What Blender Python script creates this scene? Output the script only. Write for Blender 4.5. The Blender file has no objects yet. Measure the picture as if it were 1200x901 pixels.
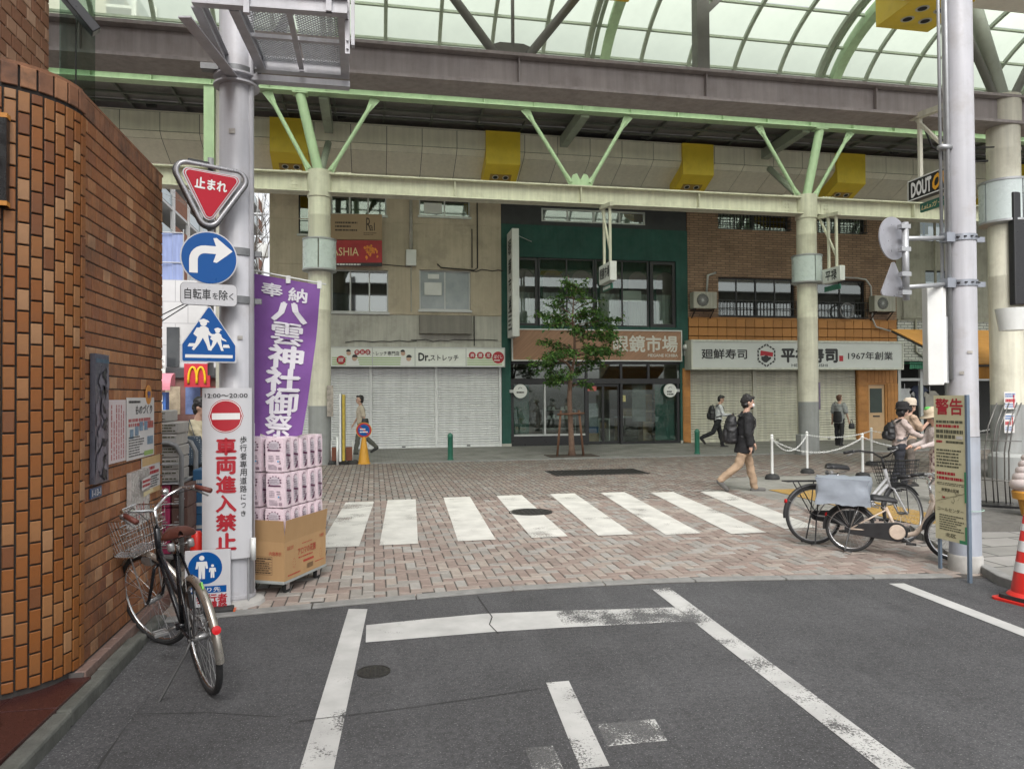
import bpy, math, random
from mathutils import Vector as V, Matrix as MX, noise as NZ
S = bpy.context.scene
COL = S.collection
R = math.radians
PI = math.pi
rng = random.Random(11)

# ------------------------------------------------------------------ camera, sky, sun, exposure
cam = bpy.data.cameras.new('camera'); cam.sensor_width = 36; cam.lens = 25.5; cam.clip_start = .05; cam.clip_end = 500
camo = bpy.data.objects.new('camera', cam); COL.objects.link(camo); S.camera = camo
_y, _p, _r = R(10.8), R(.91), R(.35)
_f = V((math.sin(_y)*math.cos(_p), math.cos(_y)*math.cos(_p), math.sin(_p)))
_r0 = V((math.cos(_y), -math.sin(_y), 0)); _u0 = _r0.cross(_f)
_rt = _r0*math.cos(_r) - _u0*math.sin(_r); _up = _u0*math.cos(_r) + _r0*math.sin(_r)
m = MX((_rt, _up, -_f)).transposed().to_4x4(); m.translation = (0, 0, 1.72); camo.matrix_world = m

SUN_EL, SUN_AZ = 48, 188       # a high bright sun behind thin cloud, from behind the camera
W = bpy.data.worlds.new('World'); S.world = W; W.use_nodes = True
nt = W.node_tree; bg = nt.nodes['Background']
sky = nt.nodes.new('ShaderNodeTexSky'); sky.sky_type = 'NISHITA'; sky.sun_disc = False
sky.sun_elevation = R(SUN_EL); sky.sun_rotation = R(SUN_AZ); sky.air_density = 1.0; sky.dust_density = 4.0; sky.ozone_density = 1.0
hs = nt.nodes.new('ShaderNodeHueSaturation'); hs.inputs['Saturation'].default_value = .12
nt.links.new(sky.outputs[0], hs.inputs['Color']); nt.links.new(hs.outputs[0], bg.inputs[0])
bg.inputs[1].default_value = .15
sl = bpy.data.lights.new('sun', 'SUN'); sl.energy = 1.05; sl.angle = R(25); sl.color = (1, .96, .9)
so = bpy.data.objects.new('sun', sl); COL.objects.link(so)
_d = V((math.sin(R(SUN_AZ))*math.cos(R(SUN_EL)), math.cos(R(SUN_AZ))*math.cos(R(SUN_EL)), math.sin(R(SUN_EL))))
so.rotation_euler = _d.to_track_quat('Z', 'Y').to_euler(); so.location = (0, -20, 40)
S.view_settings.view_transform = 'Standard'; S.view_settings.look = 'None'
S.view_settings.exposure = .86; S.view_settings.gamma = 1.0; S.view_settings.use_curve_mapping = False
S.cycles.use_denoising = True
S.cycles.max_bounces = 7; S.cycles.diffuse_bounces = 4; S.cycles.glossy_bounces = 3; S.cycles.transparent_max_bounces = 12
S.cycles.sample_clamp_indirect = 6

# ------------------------------------------------------------------ materials
def hx(s):
    s = s.lstrip('#'); o = []
    for i in (0, 2, 4):
        c = int(s[i:i+2], 16)/255
        o.append(c/12.92 if c <= .04045 else ((c+.055)/1.055)**2.4)
    return tuple(o)
def c4(c):
    if isinstance(c, str): c = hx(c)
    return (c[0], c[1], c[2], 1)
class NT:
    def __init__(s, name):
        s.m = bpy.data.materials.new(name); s.m.use_nodes = True; s.t = s.m.node_tree; s.b = s.t.nodes['Principled BSDF']; s.out = s.t.nodes['Material Output']
    def n(s, ty, **kw):
        x = s.t.nodes.new('ShaderNode'+ty)
        for k, v in kw.items():
            if k.startswith('i_'): x.inputs[k[2:].replace('_', ' ')].default_value = v
            else: setattr(x, k, v)
        return x
    def l(s, a, b): s.t.links.new(a, b)
    def coord(s, kind='Object', scale=(1, 1, 1)):
        tc = s.n('TexCoord'); mp = s.n('Mapping'); mp.inputs['Scale'].default_value = scale
        s.l(tc.outputs[kind], mp.inputs['Vector']); return mp.outputs[0]
    def noise(s, vec, scale, detail=4, rough=.6):
        x = s.n('TexNoise'); x.inputs['Scale'].default_value = scale; x.inputs['Detail'].default_value = detail; x.inputs['Roughness'].default_value = rough
        if vec is not None: s.l(vec, x.inputs['Vector'])
        return x.outputs['Fac']
    def rng(s, v, a, b, c, d):
        x = s.n('MapRange'); x.inputs[1].default_value = a; x.inputs[2].default_value = b; x.inputs[3].default_value = c; x.inputs[4].default_value = d
        s.l(v, x.inputs[0]); return x.outputs[0]
    def math(s, op, a, b=None):
        x = s.n('Math', operation=op)
        for i, q in enumerate((a, b)):
            if q is None: continue
            if hasattr(q, 'is_linked'): s.l(q, x.inputs[i])
            else: x.inputs[i].default_value = q
        return x.outputs[0]
    def mixc(s, fac, a, b, mode='MIX'):
        x = s.n('Mix', data_type='RGBA', blend_type=mode)
        for sock, q in ((x.inputs[0], fac), (x.inputs[6], a), (x.inputs[7], b)):
            if hasattr(q, 'is_linked'): s.l(q, sock)
            else: sock.default_value = q if not isinstance(q, (tuple, str)) else c4(q)
        return x.outputs[2]
    def mul(s, col, v):      # colour times value socket
        x = s.n('VectorMath', operation='SCALE')
        if hasattr(col, 'is_linked'): s.l(col, x.inputs[0])
        else: x.inputs[0].default_value = c4(col)[:3]
        s.l(v, x.inputs['Scale']); return x.outputs[0]
    def rand(s):
        oi = s.n('ObjectInfo'); ge = s.n('NewGeometry')
        return s.math('FRACT', s.math('ADD', oi.outputs['Random'], ge.outputs['Random Per Island']))
    def bump(s, h, strength, dist=.01):
        x = s.n('Bump'); x.inputs['Strength'].default_value = strength; x.inputs['Distance'].default_value = dist
        s.l(h, x.inputs['Height']); s.l(x.outputs[0], s.b.inputs['Normal'])
    def base(s, c):
        if hasattr(c, 'is_linked'): s.l(c, s.b.inputs['Base Color'])
        else: s.b.inputs['Base Color'].default_value = c4(c)
MATS = {}; ALB = .88
def mat(name, col=(.5, .5, .5), rough=.6, var=.12, scale=5, bump=0, bscale=60, metal=0, streak=0, rnd=0, pal=None, spec=.5, dirt=None, dirtamt=.5, dscale=2.5):
    if name in MATS: return MATS[name]
    k = NT(name); k.b.inputs['Roughness'].default_value = rough; k.b.inputs['Metallic'].default_value = metal
    k.b.inputs['Specular IOR Level'].default_value = spec
    vec = k.coord()
    if isinstance(col, str): col = hx(col)
    c = tuple(x*ALB for x in col[:3])
    if pal:
        cr = k.n('ValToRGB'); cr.color_ramp.interpolation = 'CONSTANT'; e = cr.color_ramp.elements
        while len(e) < len(pal): e.new(.5)
        for i, (pos, cc) in enumerate(pal): e[i].position = pos; e[i].color = c4([x*ALB for x in cc])
        k.l(k.rand(), cr.inputs[0]); c = cr.outputs[0]
    if rnd: c = k.mul(c, k.rng(k.rand(), 0, 1, 1-rnd, 1+rnd))
    if var: c = k.mul(c, k.rng(k.noise(vec, scale), .25, .75, 1-var, 1+var))
    if streak:
        v2 = k.coord(scale=(1, 1, .06)); c = k.mul(c, k.rng(k.noise(v2, 9, 5), .35, .7, 1+streak*.4, 1-streak))
    if dirt: c = k.mixc(k.rng(k.noise(vec, dscale, 6, .7), .5, .72, 0, dirtamt), c, c4(dirt))
    k.base(c)
    if var: k.l(k.rng(k.noise(vec, scale*3), .3, .7, max(rough-.1, .05), min(rough+.1, 1)), k.b.inputs['Roughness'])
    if bump: k.bump(k.noise(vec, bscale, 3), bump)
    MATS[name] = k.m; return k.m
def glassmat(name, tint, refl=.12, rough=.02):
    k = NT(name); tr = k.n('BsdfTransparent'); tr.inputs[0].default_value = c4(tint)
    gl = k.n('BsdfGlossy'); gl.inputs['Roughness'].default_value = rough; gl.inputs[0].default_value = (.9, .95, .93, 1)
    lw = k.n('LayerWeight'); lw.inputs[0].default_value = .25
    mx = k.n('MixShader'); k.l(k.rng(lw.outputs['Fresnel'], 0, 1, refl, .9), mx.inputs[0])
    k.l(tr.outputs[0], mx.inputs[1]); k.l(gl.outputs[0], mx.inputs[2]); k.l(mx.outputs[0], k.out.inputs[0])
    MATS[name] = k.m; return k.m
def paintmat(name, col, wear, scale=18, lo=.1, tile=False):      # road paint, worn through to what lies below
    k = NT(name); k.b.inputs['Roughness'].default_value = .75; vec = k.coord()
    k.base(k.mul(col, k.rng(k.noise(vec, 3, 6), .3, .7, .78, 1.1)))
    big = k.noise(vec, scale*.12, 2); fine = k.noise(vec, scale*4, 5, .8)
    a = k.math('ADD', k.math('MULTIPLY', big, .9), k.math('MULTIPLY', fine, .75))
    al = k.rng(a, wear, wear+.06, lo, .97)
    tr = k.n('BsdfTransparent'); mx = k.n('MixShader'); k.l(al, mx.inputs[0]); k.l(tr.outputs[0], mx.inputs[1]); k.l(k.b.outputs[0], mx.inputs[2]); k.l(mx.outputs[0], k.out.inputs[0])
    MATS[name] = k.m; return k.m
def brickmat(name, c1, c2, mortar, bw, bh, ms=.02, rough=.8, axes='XZ', bump=.4, var=.2, offset=.5):      # surfaces too far away to tell the pieces apart
    k = NT(name); k.b.inputs['Roughness'].default_value = rough
    tc = k.n('TexCoord'); sx = k.n('SeparateXYZ'); cx = k.n('CombineXYZ'); k.l(tc.outputs['Object'], sx.inputs[0])
    k.l(sx.outputs[axes[0]], cx.inputs[0]); k.l(sx.outputs[axes[1]], cx.inputs[1])
    b = k.n('TexBrick'); b.offset = offset; k.l(cx.outputs[0], b.inputs['Vector'])
    for i, v in (('Color1', c4(c1)), ('Color2', c4(c2)), ('Mortar', c4(mortar)), ('Scale', 1), ('Mortar Size', ms), ('Mortar Smooth', .1), ('Brick Width', bw), ('Row Height', bh)): b.inputs[i].default_value = v
    c = k.mul(b.outputs[0], k.rng(k.noise(tc.outputs['Object'], 1.3, 6), .3, .7, 1-var, 1+var))
    k.base(c); k.bump(k.math('SUBTRACT', 1.0, b.outputs[1]), bump, .01)
    MATS[name] = k.m; return k.m

# ------------------------------------------------------------------ mesh building
class MB:
    def __init__(s): s.v = []; s.f = []; s.m = MX(); s.mi = []; s.cur = 0
    def add(s, vs, fs):
        o = len(s.v); s.v += [tuple(s.m @ V(p)) for p in vs]; s.f += [tuple(i+o for i in f) for f in fs]; s.mi += [s.cur]*len(fs); return s
    def box(s, x0, x1, y0, y1, z0, z1, ch=0):
        if ch:   # chamfered vertical and horizontal edges: two stacked insets
            c = ch; P = []
            for z, d in ((z0, c), (z0+c, 0), (z1-c, 0), (z1, c)):
                P += [(x0+d+c*(d == 0)*0, y0+d, z), (x1-d, y0+d, z), (x1-d, y1-d, z), (x0+d, y1-d, z)]
            F = [(3, 2, 1, 0), (12, 13, 14, 15)]
            for k in range(3):
                for i in range(4): F.append((k*4+i, k*4+(i+1) % 4, k*4+4+(i+1) % 4, k*4+4+i))
            return s.add(P, F)
        return s.add([(x0, y0, z0), (x1, y0, z0), (x1, y1, z0), (x0, y1, z0), (x0, y0, z1), (x1, y0, z1), (x1, y1, z1), (x0, y1, z1)],
                     [(3, 2, 1, 0), (4, 5, 6, 7), (0, 1, 5, 4), (1, 2, 6, 5), (2, 3, 7, 6), (3, 0, 4, 7)])
    def cbox(s, c, sz, ch=0): return s.box(c[0]-sz[0]/2, c[0]+sz[0]/2, c[1]-sz[1]/2, c[1]+sz[1]/2, c[2]-sz[2]/2, c[2]+sz[2]/2, ch)
    def quad(s, a, b, c, d): return s.add([a, b, c, d], [(0, 1, 2, 3)])
    def frame(s, d):
        d = d.normalized(); a = V((0, 0, 1)) if abs(d.z) < .9 else V((1, 0, 0)); u = a.cross(d).normalized(); return u, d.cross(u)
    def tube(s, pts, r, n=8, caps=True, ends=None):
        pts = [V(p) for p in pts]; rs = r if isinstance(r, (list, tuple)) else [r]*len(pts); P = []; F = []; u0 = None
        for i, p in enumerate(pts):
            d = (pts[min(i+1, len(pts)-1)]-pts[max(i-1, 0)])
            if d.length < 1e-9: d = V((0, 0, 1))
            d.normalize()
            if u0 is None: u, w = s.frame(d)
            else:
                u = (u0-d*u0.dot(d))
                if u.length < 1e-6: u, w = s.frame(d)
                u.normalize(); w = d.cross(u)
            u0 = u
            for k in range(n):
                a = 2*PI*k/n; P.append(p+(u*math.cos(a)+w*math.sin(a))*rs[i])
        for i in range(len(pts)-1):
            for k in range(n): F.append((i*n+k, i*n+(k+1) % n, (i+1)*n+(k+1) % n, (i+1)*n+k))
        if caps: F.append(tuple(range(n-1, -1, -1))); F.append(tuple(range((len(pts)-1)*n, len(pts)*n)))
        return s.add(P, F)
    def bar(s, a, b, w, h, up=(0, 0, 1)):     # rectangular bar from a to b
        a, b = V(a), V(b); d = (b-a).normalized(); u = V(up).cross(d)
        if u.length < 1e-4: u = V((1, 0, 0)).cross(d)
        u.normalize(); k = d.cross(u); P = []
        for p in (a, b):
            for i, j in ((-1, -1), (1, -1), (1, 1), (-1, 1)): P.append(p+u*(i*w/2)+k*(j*h/2))
        return s.add(P, [(3, 2, 1, 0), (4, 5, 6, 7), (0, 1, 5, 4), (1, 2, 6, 5), (2, 3, 7, 6), (3, 0, 4, 7)])
    def ibeam(s, a, b, w, h, tf=.03, tw=.02):     # H-section beam: web and two flanges
        a, b = V(a), V(b); z = V((0, 0, 1))
        d = (b-a).normalized(); u = z.cross(d).normalized(); z = d.cross(u)
        s.bar(a+z*(h/2-tf/2), b+z*(h/2-tf/2), w, tf); s.bar(a-z*(h/2-tf/2), b-z*(h/2-tf/2), w, tf); return s.bar(a, b, tw, h-2*tf-.004)
    def lathe(s, prof, n=24, c=(0, 0, 0)):
        P = []; F = []
        for r, z in prof:
            for k in range(n): a = 2*PI*k/n; P.append((c[0]+r*math.cos(a), c[1]+r*math.sin(a), c[2]+z))
        L = len(prof)
        for i in range(L-1):
            for k in range(n): F.append((i*n+k, i*n+(k+1) % n, (i+1)*n+(k+1) % n, (i+1)*n+k))
        F.append(tuple(range(n-1, -1, -1))); F.append(tuple(range((L-1)*n, L*n)))
        return s.add(P, F)
    def cyl(s, x, y, z0, z1, r, n=20, r2=None): return s.lathe([(r, z0), (r if r2 is None else r2, z1)], n, (x, y, 0))
    def ell(s, c, rx, ry, rz, n=12, m=8, rot=None):
        P = []; F = []; T = MX.Translation(V(c)) @ (rot.to_4x4() if rot is not None else MX())
        for i in range(m+1):
            t = PI*i/m
            for k in range(n): a = 2*PI*k/n; P.append(T @ V((rx*math.sin(t)*math.cos(a), ry*math.sin(t)*math.sin(a), rz*math.cos(t))))
        for i in range(m):
            for k in range(n): F.append((i*n+k, (i+1)*n+k, (i+1)*n+(k+1) % n, i*n+(k+1) % n))
        return s.add(P, F)
    def prism(s, poly, y0, y1):          # polygon in the xz plane (counter-clockwise seen from -y), extruded along y
        n = len(poly); P = [(x, y0, z) for x, z in poly]+[(x, y1, z) for x, z in poly]
        F = [tuple(range(n)), tuple(range(2*n-1, n-1, -1))]+[((i+1) % n, i, n+i, n+(i+1) % n) for i in range(n)]
        return s.add(P, F)
    def slab(s, poly, z0, z1):           # polygon in the xy plane extruded upward
        n = len(poly); P = [(x, y, z0) for x, y in poly]+[(x, y, z1) for x, y in poly]
        F = [tuple(range(n-1, -1, -1)), tuple(range(n, 2*n))]+[(i, (i+1) % n, n+(i+1) % n, n+i) for i in range(n)]
        return s.add(P, F)
    def build(s, name, m, parent=None, smooth=False, bevel=0, loc=None, rot=None):
        me = bpy.data.meshes.new(name); me.from_pydata([tuple(p) for p in s.v], [], s.f)
        ms = m if isinstance(m, (list, tuple)) else [m]
        for q in ms: me.materials.append(q)
        if len(ms) > 1: me.polygons.foreach_set('material_index', s.mi)
        if smooth:
            me.polygons.foreach_set('use_smooth', [True]*len(me.polygons)); me.update()
            if smooth is not True:
                try: me.set_sharp_from_angle(angle=R(smooth))
                except Exception: pass
        me.update()
        o = bpy.data.objects.new(name, me); COL.objects.link(o)
        if parent is not None: o.parent = parent
        if loc is not None: o.location = loc
        if rot is not None: o.rotation_euler = rot
        if bevel:
            b = o.modifiers.new('bevel', 'BEVEL'); b.width = bevel; b.segments = 2; b.limit_method = 'ANGLE'; b.angle_limit = R(40)
        return o
def thing(name, label, cat, loc=(0, 0, 0), rz=0, group=None):
    o = bpy.data.objects.new(name, None); COL.objects.link(o); o.empty_display_size = .2
    o.location = loc; o.rotation_euler = (0, 0, rz); return tag(o, label, cat, group)
def tag(o, label=None, cat=None, group=None, kind=None):
    if label: o['label'] = label
    if cat: o['category'] = cat
    if group: o['group'] = group
    if kind: o['kind'] = kind
    return o
def struct(o): o['kind'] = 'structure'; return o
def inst(src, name, parent, loc=None, rot=None, scale=None):     # another object on the same mesh
    o = bpy.data.objects.new(name, src.data if hasattr(src, 'data') else src); COL.objects.link(o); o.parent = parent
    if loc is not None: o.location = loc
    if rot is not None: o.rotation_euler = rot
    if scale is not None: o.scale = scale
    return o
def copytree(o, parent=None):
    c = o.copy(); COL.objects.link(c); c.parent = parent
    for ch in list(o.children): copytree(ch, c)
    return c
def atw(o, x, y, z=0): return o
# lettering: a text curve turned into a flat mesh, fitted to a box
TMP = bpy.data.scenes.new('workbench')      # small scene in which curves and modifiers are turned into meshes; removed at the end
def evaluated(o):
    TMP.collection.objects.link(o); vl = TMP.view_layers[0]; vl.update(); return bpy.data.meshes.new_from_object(o.evaluated_get(vl.depsgraph), depsgraph=vl.depsgraph)
def glyphs(body, bold=0.0, shear=0):
    cu = bpy.data.curves.new('t', 'FONT'); cu.body = body; cu.offset = bold; cu.resolution_u = 2; cu.shear = shear
    o = bpy.data.objects.new('t', cu); me = evaluated(o)
    vs = [v.co.copy() for v in me.vertices]; fs = [tuple(p.vertices) for p in me.polygons]
    bpy.data.objects.remove(o); bpy.data.curves.remove(cu); bpy.data.meshes.remove(me)
    return vs, fs
GC = {}
def glyph(body, bold=0, shear=0):
    k = (body, bold, shear)
    if k not in GC: GC[k] = glyphs(body, bold, shear)
    return GC[k]
def put_text(mb, body, cx, cz, w, h, y=0, bold=0.0, shear=0, T=None, keep=False):    # in the xz plane at depth y, facing -y
    vs, fs = glyph(body, 0, shear)
    if not vs: return
    x0 = min(v.x for v in vs); x1 = max(v.x for v in vs); y0 = min(v.y for v in vs); y1 = max(v.y for v in vs)
    sx = w/max(x1-x0, 1e-6); sy = h/max(y1-y0, 1e-6); d = bold
    for i, (ox, oy) in enumerate(((0, 0), (d, 0), (-d, 0), (0, d), (0, -d)) if bold else ((0, 0),)):     # heavier strokes: shifted layers
        P = [(cx+(v.x-(x0+x1)/2+ox)*sx, y-.00025*i, cz+(v.y-(y0+y1)/2+oy)*sy) for v in vs]
        if T: P = [T(p) for p in P]
        mb.add(P, fs)
def vtext(mb, body, cx, ztop, w, hc, gap=.0, y=0, bold=0, T=None):          # one character below the other
    z = ztop
    for ch in body:
        if ch != ' ': put_text(mb, ch, cx, z-hc/2, w*(.35 if ch in 'っ' else 1)*(.75 if ch in 'つのにき' else 1), hc*(.75 if ch in 'つにき' else 1), y, bold, 0, T)
        z -= hc+gap
def scribble(mb, x0, x1, z0, z1, y, rows, rnd, fill=.62, T=None, vert=False):   # lines of print too small to read: bars broken into word-like dashes
    n = rows
    for i in range(n):
        if vert: a, b = z0, z1
        else: a, b = x0, x1
        L = b-a; p = a; th = (x1-x0 if vert else z1-z0)/n*fill
        c = (x1-(i+.5)*(x1-x0)/n) if vert else (z1-(i+.5)*(z1-z0)/n)
        end = b-L*rnd.choice((0, 0, .1, .3))
        while p < end-.002:
            q = min(p+L*rnd.uniform(.03, .14), end)
            if vert: P = [(c-th/2, y, p), (c+th/2, y, p), (c+th/2, y, q), (c-th/2, y, q)]
            else: P = [(p, y, c-th/2), (q, y, c-th/2), (q, y, c+th/2), (p, y, c+th/2)]
            if T: P = [T(k) for k in P]
            mb.add(P, [(0, 1, 2, 3)]); p = q+L*rnd.uniform(.008, .03)
def disc(cx, cz, r, n=32, a0=0, a1=360): return [(cx+r*math.cos(R(a0+(a1-a0)*i/n)), cz+r*math.sin(R(a0+(a1-a0)*i/n))) for i in range(n if a1-a0 == 360 else n+1)]
def rrect(cx, cz, w, h, r, n=5):
    P = []
    for sx, sz, a in ((1, -1, -90), (1, 1, 0), (-1, 1, 90), (-1, -1, 180)):
        for i in range(n+1):
            t = R(a+90*i/n); P.append((cx+sx*(w/2-r)+r*math.cos(t), cz+sz*(h/2-r)+r*math.sin(t)))
    return P
def rtri(P, r, n=6):     # polygon with rounded corners, counter-clockwise
    out = []; N = len(P)
    for i in range(N):
        p = V(P[i]); a = (V(P[i-1])-p).normalized(); b = (V(P[(i+1) % N])-p).normalized()
        ang = math.acos(max(-1, min(1, a.dot(b)))); d = r/math.tan(ang/2); c = p+(a+b).normalized()*(r/math.sin(ang/2))
        s0 = p+a*d-c; s1 = p+b*d-c; t0 = math.atan2(s0.y, s0.x); t1 = math.atan2(s1.y, s1.x)
        while t1 < t0: t1 += 2*PI
        for k in range(n+1): t = t0+(t1-t0)*k/n; out.append((c.x+r*math.cos(t), c.y+r*math.sin(t)))
    return out
def flat(mb, poly, y): return mb.add([(x, y, z) for x, z in poly], [tuple(range(len(poly)))])
# ------------------------------------------------------------------ the ground
def asphalt():
    k = NT('asphalt'); vec = k.coord(); k.b.inputs['Roughness'].default_value = .85; k.b.inputs['Specular IOR Level'].default_value = .3
    big = k.noise(vec, .55, 5, .6); sp = k.noise(vec, 95, 3, .75); mid = k.noise(vec, 28, 4, .75); pt = k.noise(vec, 1.9, 4, .65)
    c = k.mul((.073, .073, .076), k.rng(big, .3, .7, .68, 1.28)); c = k.mul(c, k.rng(mid, .3, .7, .66, 1.34))
    c = k.mul(c, k.rng(pt, .35, .65, .9, 1.08))
    c = k.mixc(k.rng(sp, .585, .68, 0, .75), c, (.33, .33, .33)); c = k.mixc(k.rng(sp, .3, .42, .75, 0), c, (.025, .025, .027))
    st_ = k.noise(vec, 1.1, 5, .7); c = k.mul(c, k.rng(st_, .54, .70, 1, .70)); lt = k.noise(k.coord(scale=(1, .12, 1)), 2.2, 4, .6); c = k.mul(c, k.rng(lt, .5, .72, 1, 1.22))
    k.base(c); k.bump(k.math('ADD', sp, mid), .8, .008); return k.m
ASPH = asphalt()
g = struct(MB().slab([(-150, -40), (150, -40), (150, 160), (-150, 160)], -.4, -.06).build('ground', mat('ground dirt', (.16, .155, .15), .9)))
road = struct(MB().slab([(-1.6, -12), (9, -12), (9, 6.3), (-1.6, 6.3)], -.05, 0).build('asphalt_road', ASPH))
KE = [(-1.85, 5.93), (-1.05, 6.04), (-.06, 6.17), (1.2, 6.31), (2.46, 6.30), (3.58, 6.18), (4.66, 5.99), (5.35, 5.88), (6.3, 5.7)]
def kerb_y(x):
    for (a, b), (c, d) in zip(KE, KE[1:]):
        if a <= x <= c: return b+(d-b)*(x-a)/(c-a)
    return KE[0][1] if x < KE[0][0] else KE[-1][1]
bed = struct(MB().slab([(-30, 18.95), (-30, 6.2)]+[(-1.85, 6.2)]+[(x, kerb_y(x)-.001) for x in [i*.4-1.84 for i in range(20)]]+[(6.3, 5.70), (6.3, 8.2), (40, 8.2), (40, 18.95)], -.045, .003).build('brick_paving', mat('joint sand', (.07, .064, .058), .95, .2, 30)))
kst = mat('kerb stone', (.235, .235, .225), .85, .2, 9, .4, 90)
kb = None
xs = [-1.85, -1.35, -.5, .35, 1.2, 2.05, 2.9, 3.75, 4.55, 5.3]
kerb = struct(MB().slab([(x, kerb_y(x)) for x in xs]+[(x, kerb_y(x)+.10) for x in reversed(xs)], -.05, .004).build('flush_kerb', mat('joint sand', (0, 0, 0))))
for a, b in zip(xs, xs[1:]):
    a2, b2 = a+.006, b-.006; mid = (a+b)/2
    MB().slab([(a2, kerb_y(a2)+.001), (mid, kerb_y(mid)), (b2, kerb_y(b2)+.001), (b2, kerb_y(b2)+.12), (mid, kerb_y(mid)+.121), (a2, kerb_y(a2)+.12)], -.04, .019).build('kerb_stone', kst, kerb, bevel=.006)
# herringbone pavers: the nearest 300 one by one, the others joined
brk = mat('clay pavers', rough=.82, var=.14, scale=20, bump=.25, bscale=120, rnd=.1, dirt=(.13, .115, .10), dirtamt=.45, dscale=.7,
          pal=[(0, (.285, .222, .192)), (.24, (.305, .255, .222)), (.42, (.28, .263, .24)), (.60, (.255, .20, .174)), (.74, (.315, .272, .236)), (.86, (.305, .29, .268)), (.95, (.215, .172, .15))])
BU = .104
def paver(L, Wd, z=.012):
    c = .006; P = [(-L/2, -Wd/2, -.02), (L/2, -Wd/2, -.02), (L/2, Wd/2, -.02), (-L/2, Wd/2, -.02), (-L/2, -Wd/2, z-c), (L/2, -Wd/2, z-c), (L/2, Wd/2, z-c), (-L/2, Wd/2, z-c),
                   (-L/2+c, -Wd/2+c, z), (L/2-c, -Wd/2+c, z), (L/2-c, Wd/2-c, z), (-L/2+c, Wd/2-c, z)]
    F = [(8, 9, 10, 11)]+[(4+i, 4+(i+1) % 4, 8+(i+1) % 4, 8+i) for i in range(4)]+[(i, (i+1) % 4, 4+(i+1) % 4, 4+i) for i in range(4)]
    return P, F
cand = []
ny = int(13/BU)+4
for j in range(ny):
    y = 5.7+j*BU
    for i in range(int(-13/BU), int(24/BU)):
        d = (i-j) % 4
        if d == 0: cx, cy, o = (i+1)*BU, y+BU/2, 0
        elif d == 3: cx, cy, o = (i+.5)*BU, y+BU, 1
        else: continue
        if cy > 18.9 or cy < kerb_y(cx)+(.06 if o == 0 else .112) or (cx > 6.2 and cy < 8.35): continue
        dd = cx*.187+cy*.982; lat = (cx*.982-cy*.187)/dd
        if abs(lat) > .80 or dd < 1: continue
        if cx > 6.35+max(0, 9.3-cy)*.8 and 8.2 < cy < 13.9-(max(0, 7.2-cx)**2)*2.2: continue
        cand.append((dd, cx, cy, o))
cand.sort()
pm = MB().add(*paver(2*BU-.009, BU-.009)).build('brick', brk, bed)
first = True; near = 0; rest = MB()
PV = [V(p) for p in paver(2*BU-.009, BU-.009)[0]]; PF = paver(1, 1)[1]
for dd, cx, cy, o in cand:
    lat = (cx*.982-cy*.187)/dd
    rot = (rng.gauss(0, .012), rng.gauss(0, .012), o*PI/2+rng.gauss(0, .006)); z = rng.gauss(0, .0012)
    if near < 300 and abs(lat) < .705 and not (lat < -.42):
        b = pm if first else inst(pm, 'brick', bed); first = False
        b.location = (cx, cy, z); b.rotation_euler = rot; near += 1
    else:
        c, s = (1, 0) if o == 0 else (0, 1); n0 = len(rest.v)
        fs = PF[:5] if dd < 12 else PF[:1]
        rest.v += [(cx+p.x*c-p.y*s, cy+p.x*s+p.y*c, p.z+z+p.x*rot[1]) for p in PV]; rest.f += [tuple(q+n0 for q in f) for f in fs]; rest.mi += [0]*len(fs)
tag(rest.build('brick_field', brk, bed), kind='stuff')
struct(MB().slab([(7.6, 8.2), (26, 8.2), (26, 13.9), (7.2, 13.9), (6.7, 13.4), (6.35, 12.2), (6.35, 9.3), (6.9, 8.9)], -.02, .010).build('grey_paving', brickmat('worn grey flags', (.2, .195, .175), (.235, .23, .21), (.13, .125, .11), .45, .3, .008, .85, 'XY', .2, .22)))
# the pavement along the shops
pav = brickmat('grey pavers', (.17, .165, .155), (.24, .235, .22), (.1, .097, .09), .2, .1, .006, .7, 'XY', .3, .3)
sw = struct(MB().box(-3.4, 26, 19.1, 26.5, -.05, .03).build('shop_pavement', pav))
k2 = struct(MB().box(-3.4, 26, 18.95, 19.1, -.05, .034).build('pavement_kerb', kst))
st2 = struct(MB().box(-30, -3.4, 18.95, 80, -.05, .006).build('side_street', brickmat('street pavers', (.24, .2, .17), (.3, .28, .25), (.12, .11, .1), .3, .15, .008, .8, 'XY', .3)))
sw2 = struct(MB().slab([(5.78, 6.02), (5.60, 5.6), (5.55, 5.2), (5.5, 2), (14, 2), (14, 8.15), (6.7, 8.15), (5.95, 6.7)], -.05, .05).build('corner_pavement', brickmat('flagstones', (.2, .195, .18), (.26, .25, .235), (.06, .06, .055), .6, .4, .012, .85, 'XY', .5)))
sw3 = struct(MB().slab([(5.70, 6.06), (5.50, 5.62), (5.45, 5.2), (5.4, 2), (5.54, 2), (5.57, 5.2), (5.62, 5.6), (5.79, 6.03)], -.05, .085).build('corner_kerb', kst, bevel=.01))
step = struct(MB().slab([(7.15, 7.55), (9, 7.2), (14.2, 7.2), (14.2, 14.9)], -.05, .16).build('raised_step', mat('dark step', (.12, .115, .105), .85, .25, 6, .3)))
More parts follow.
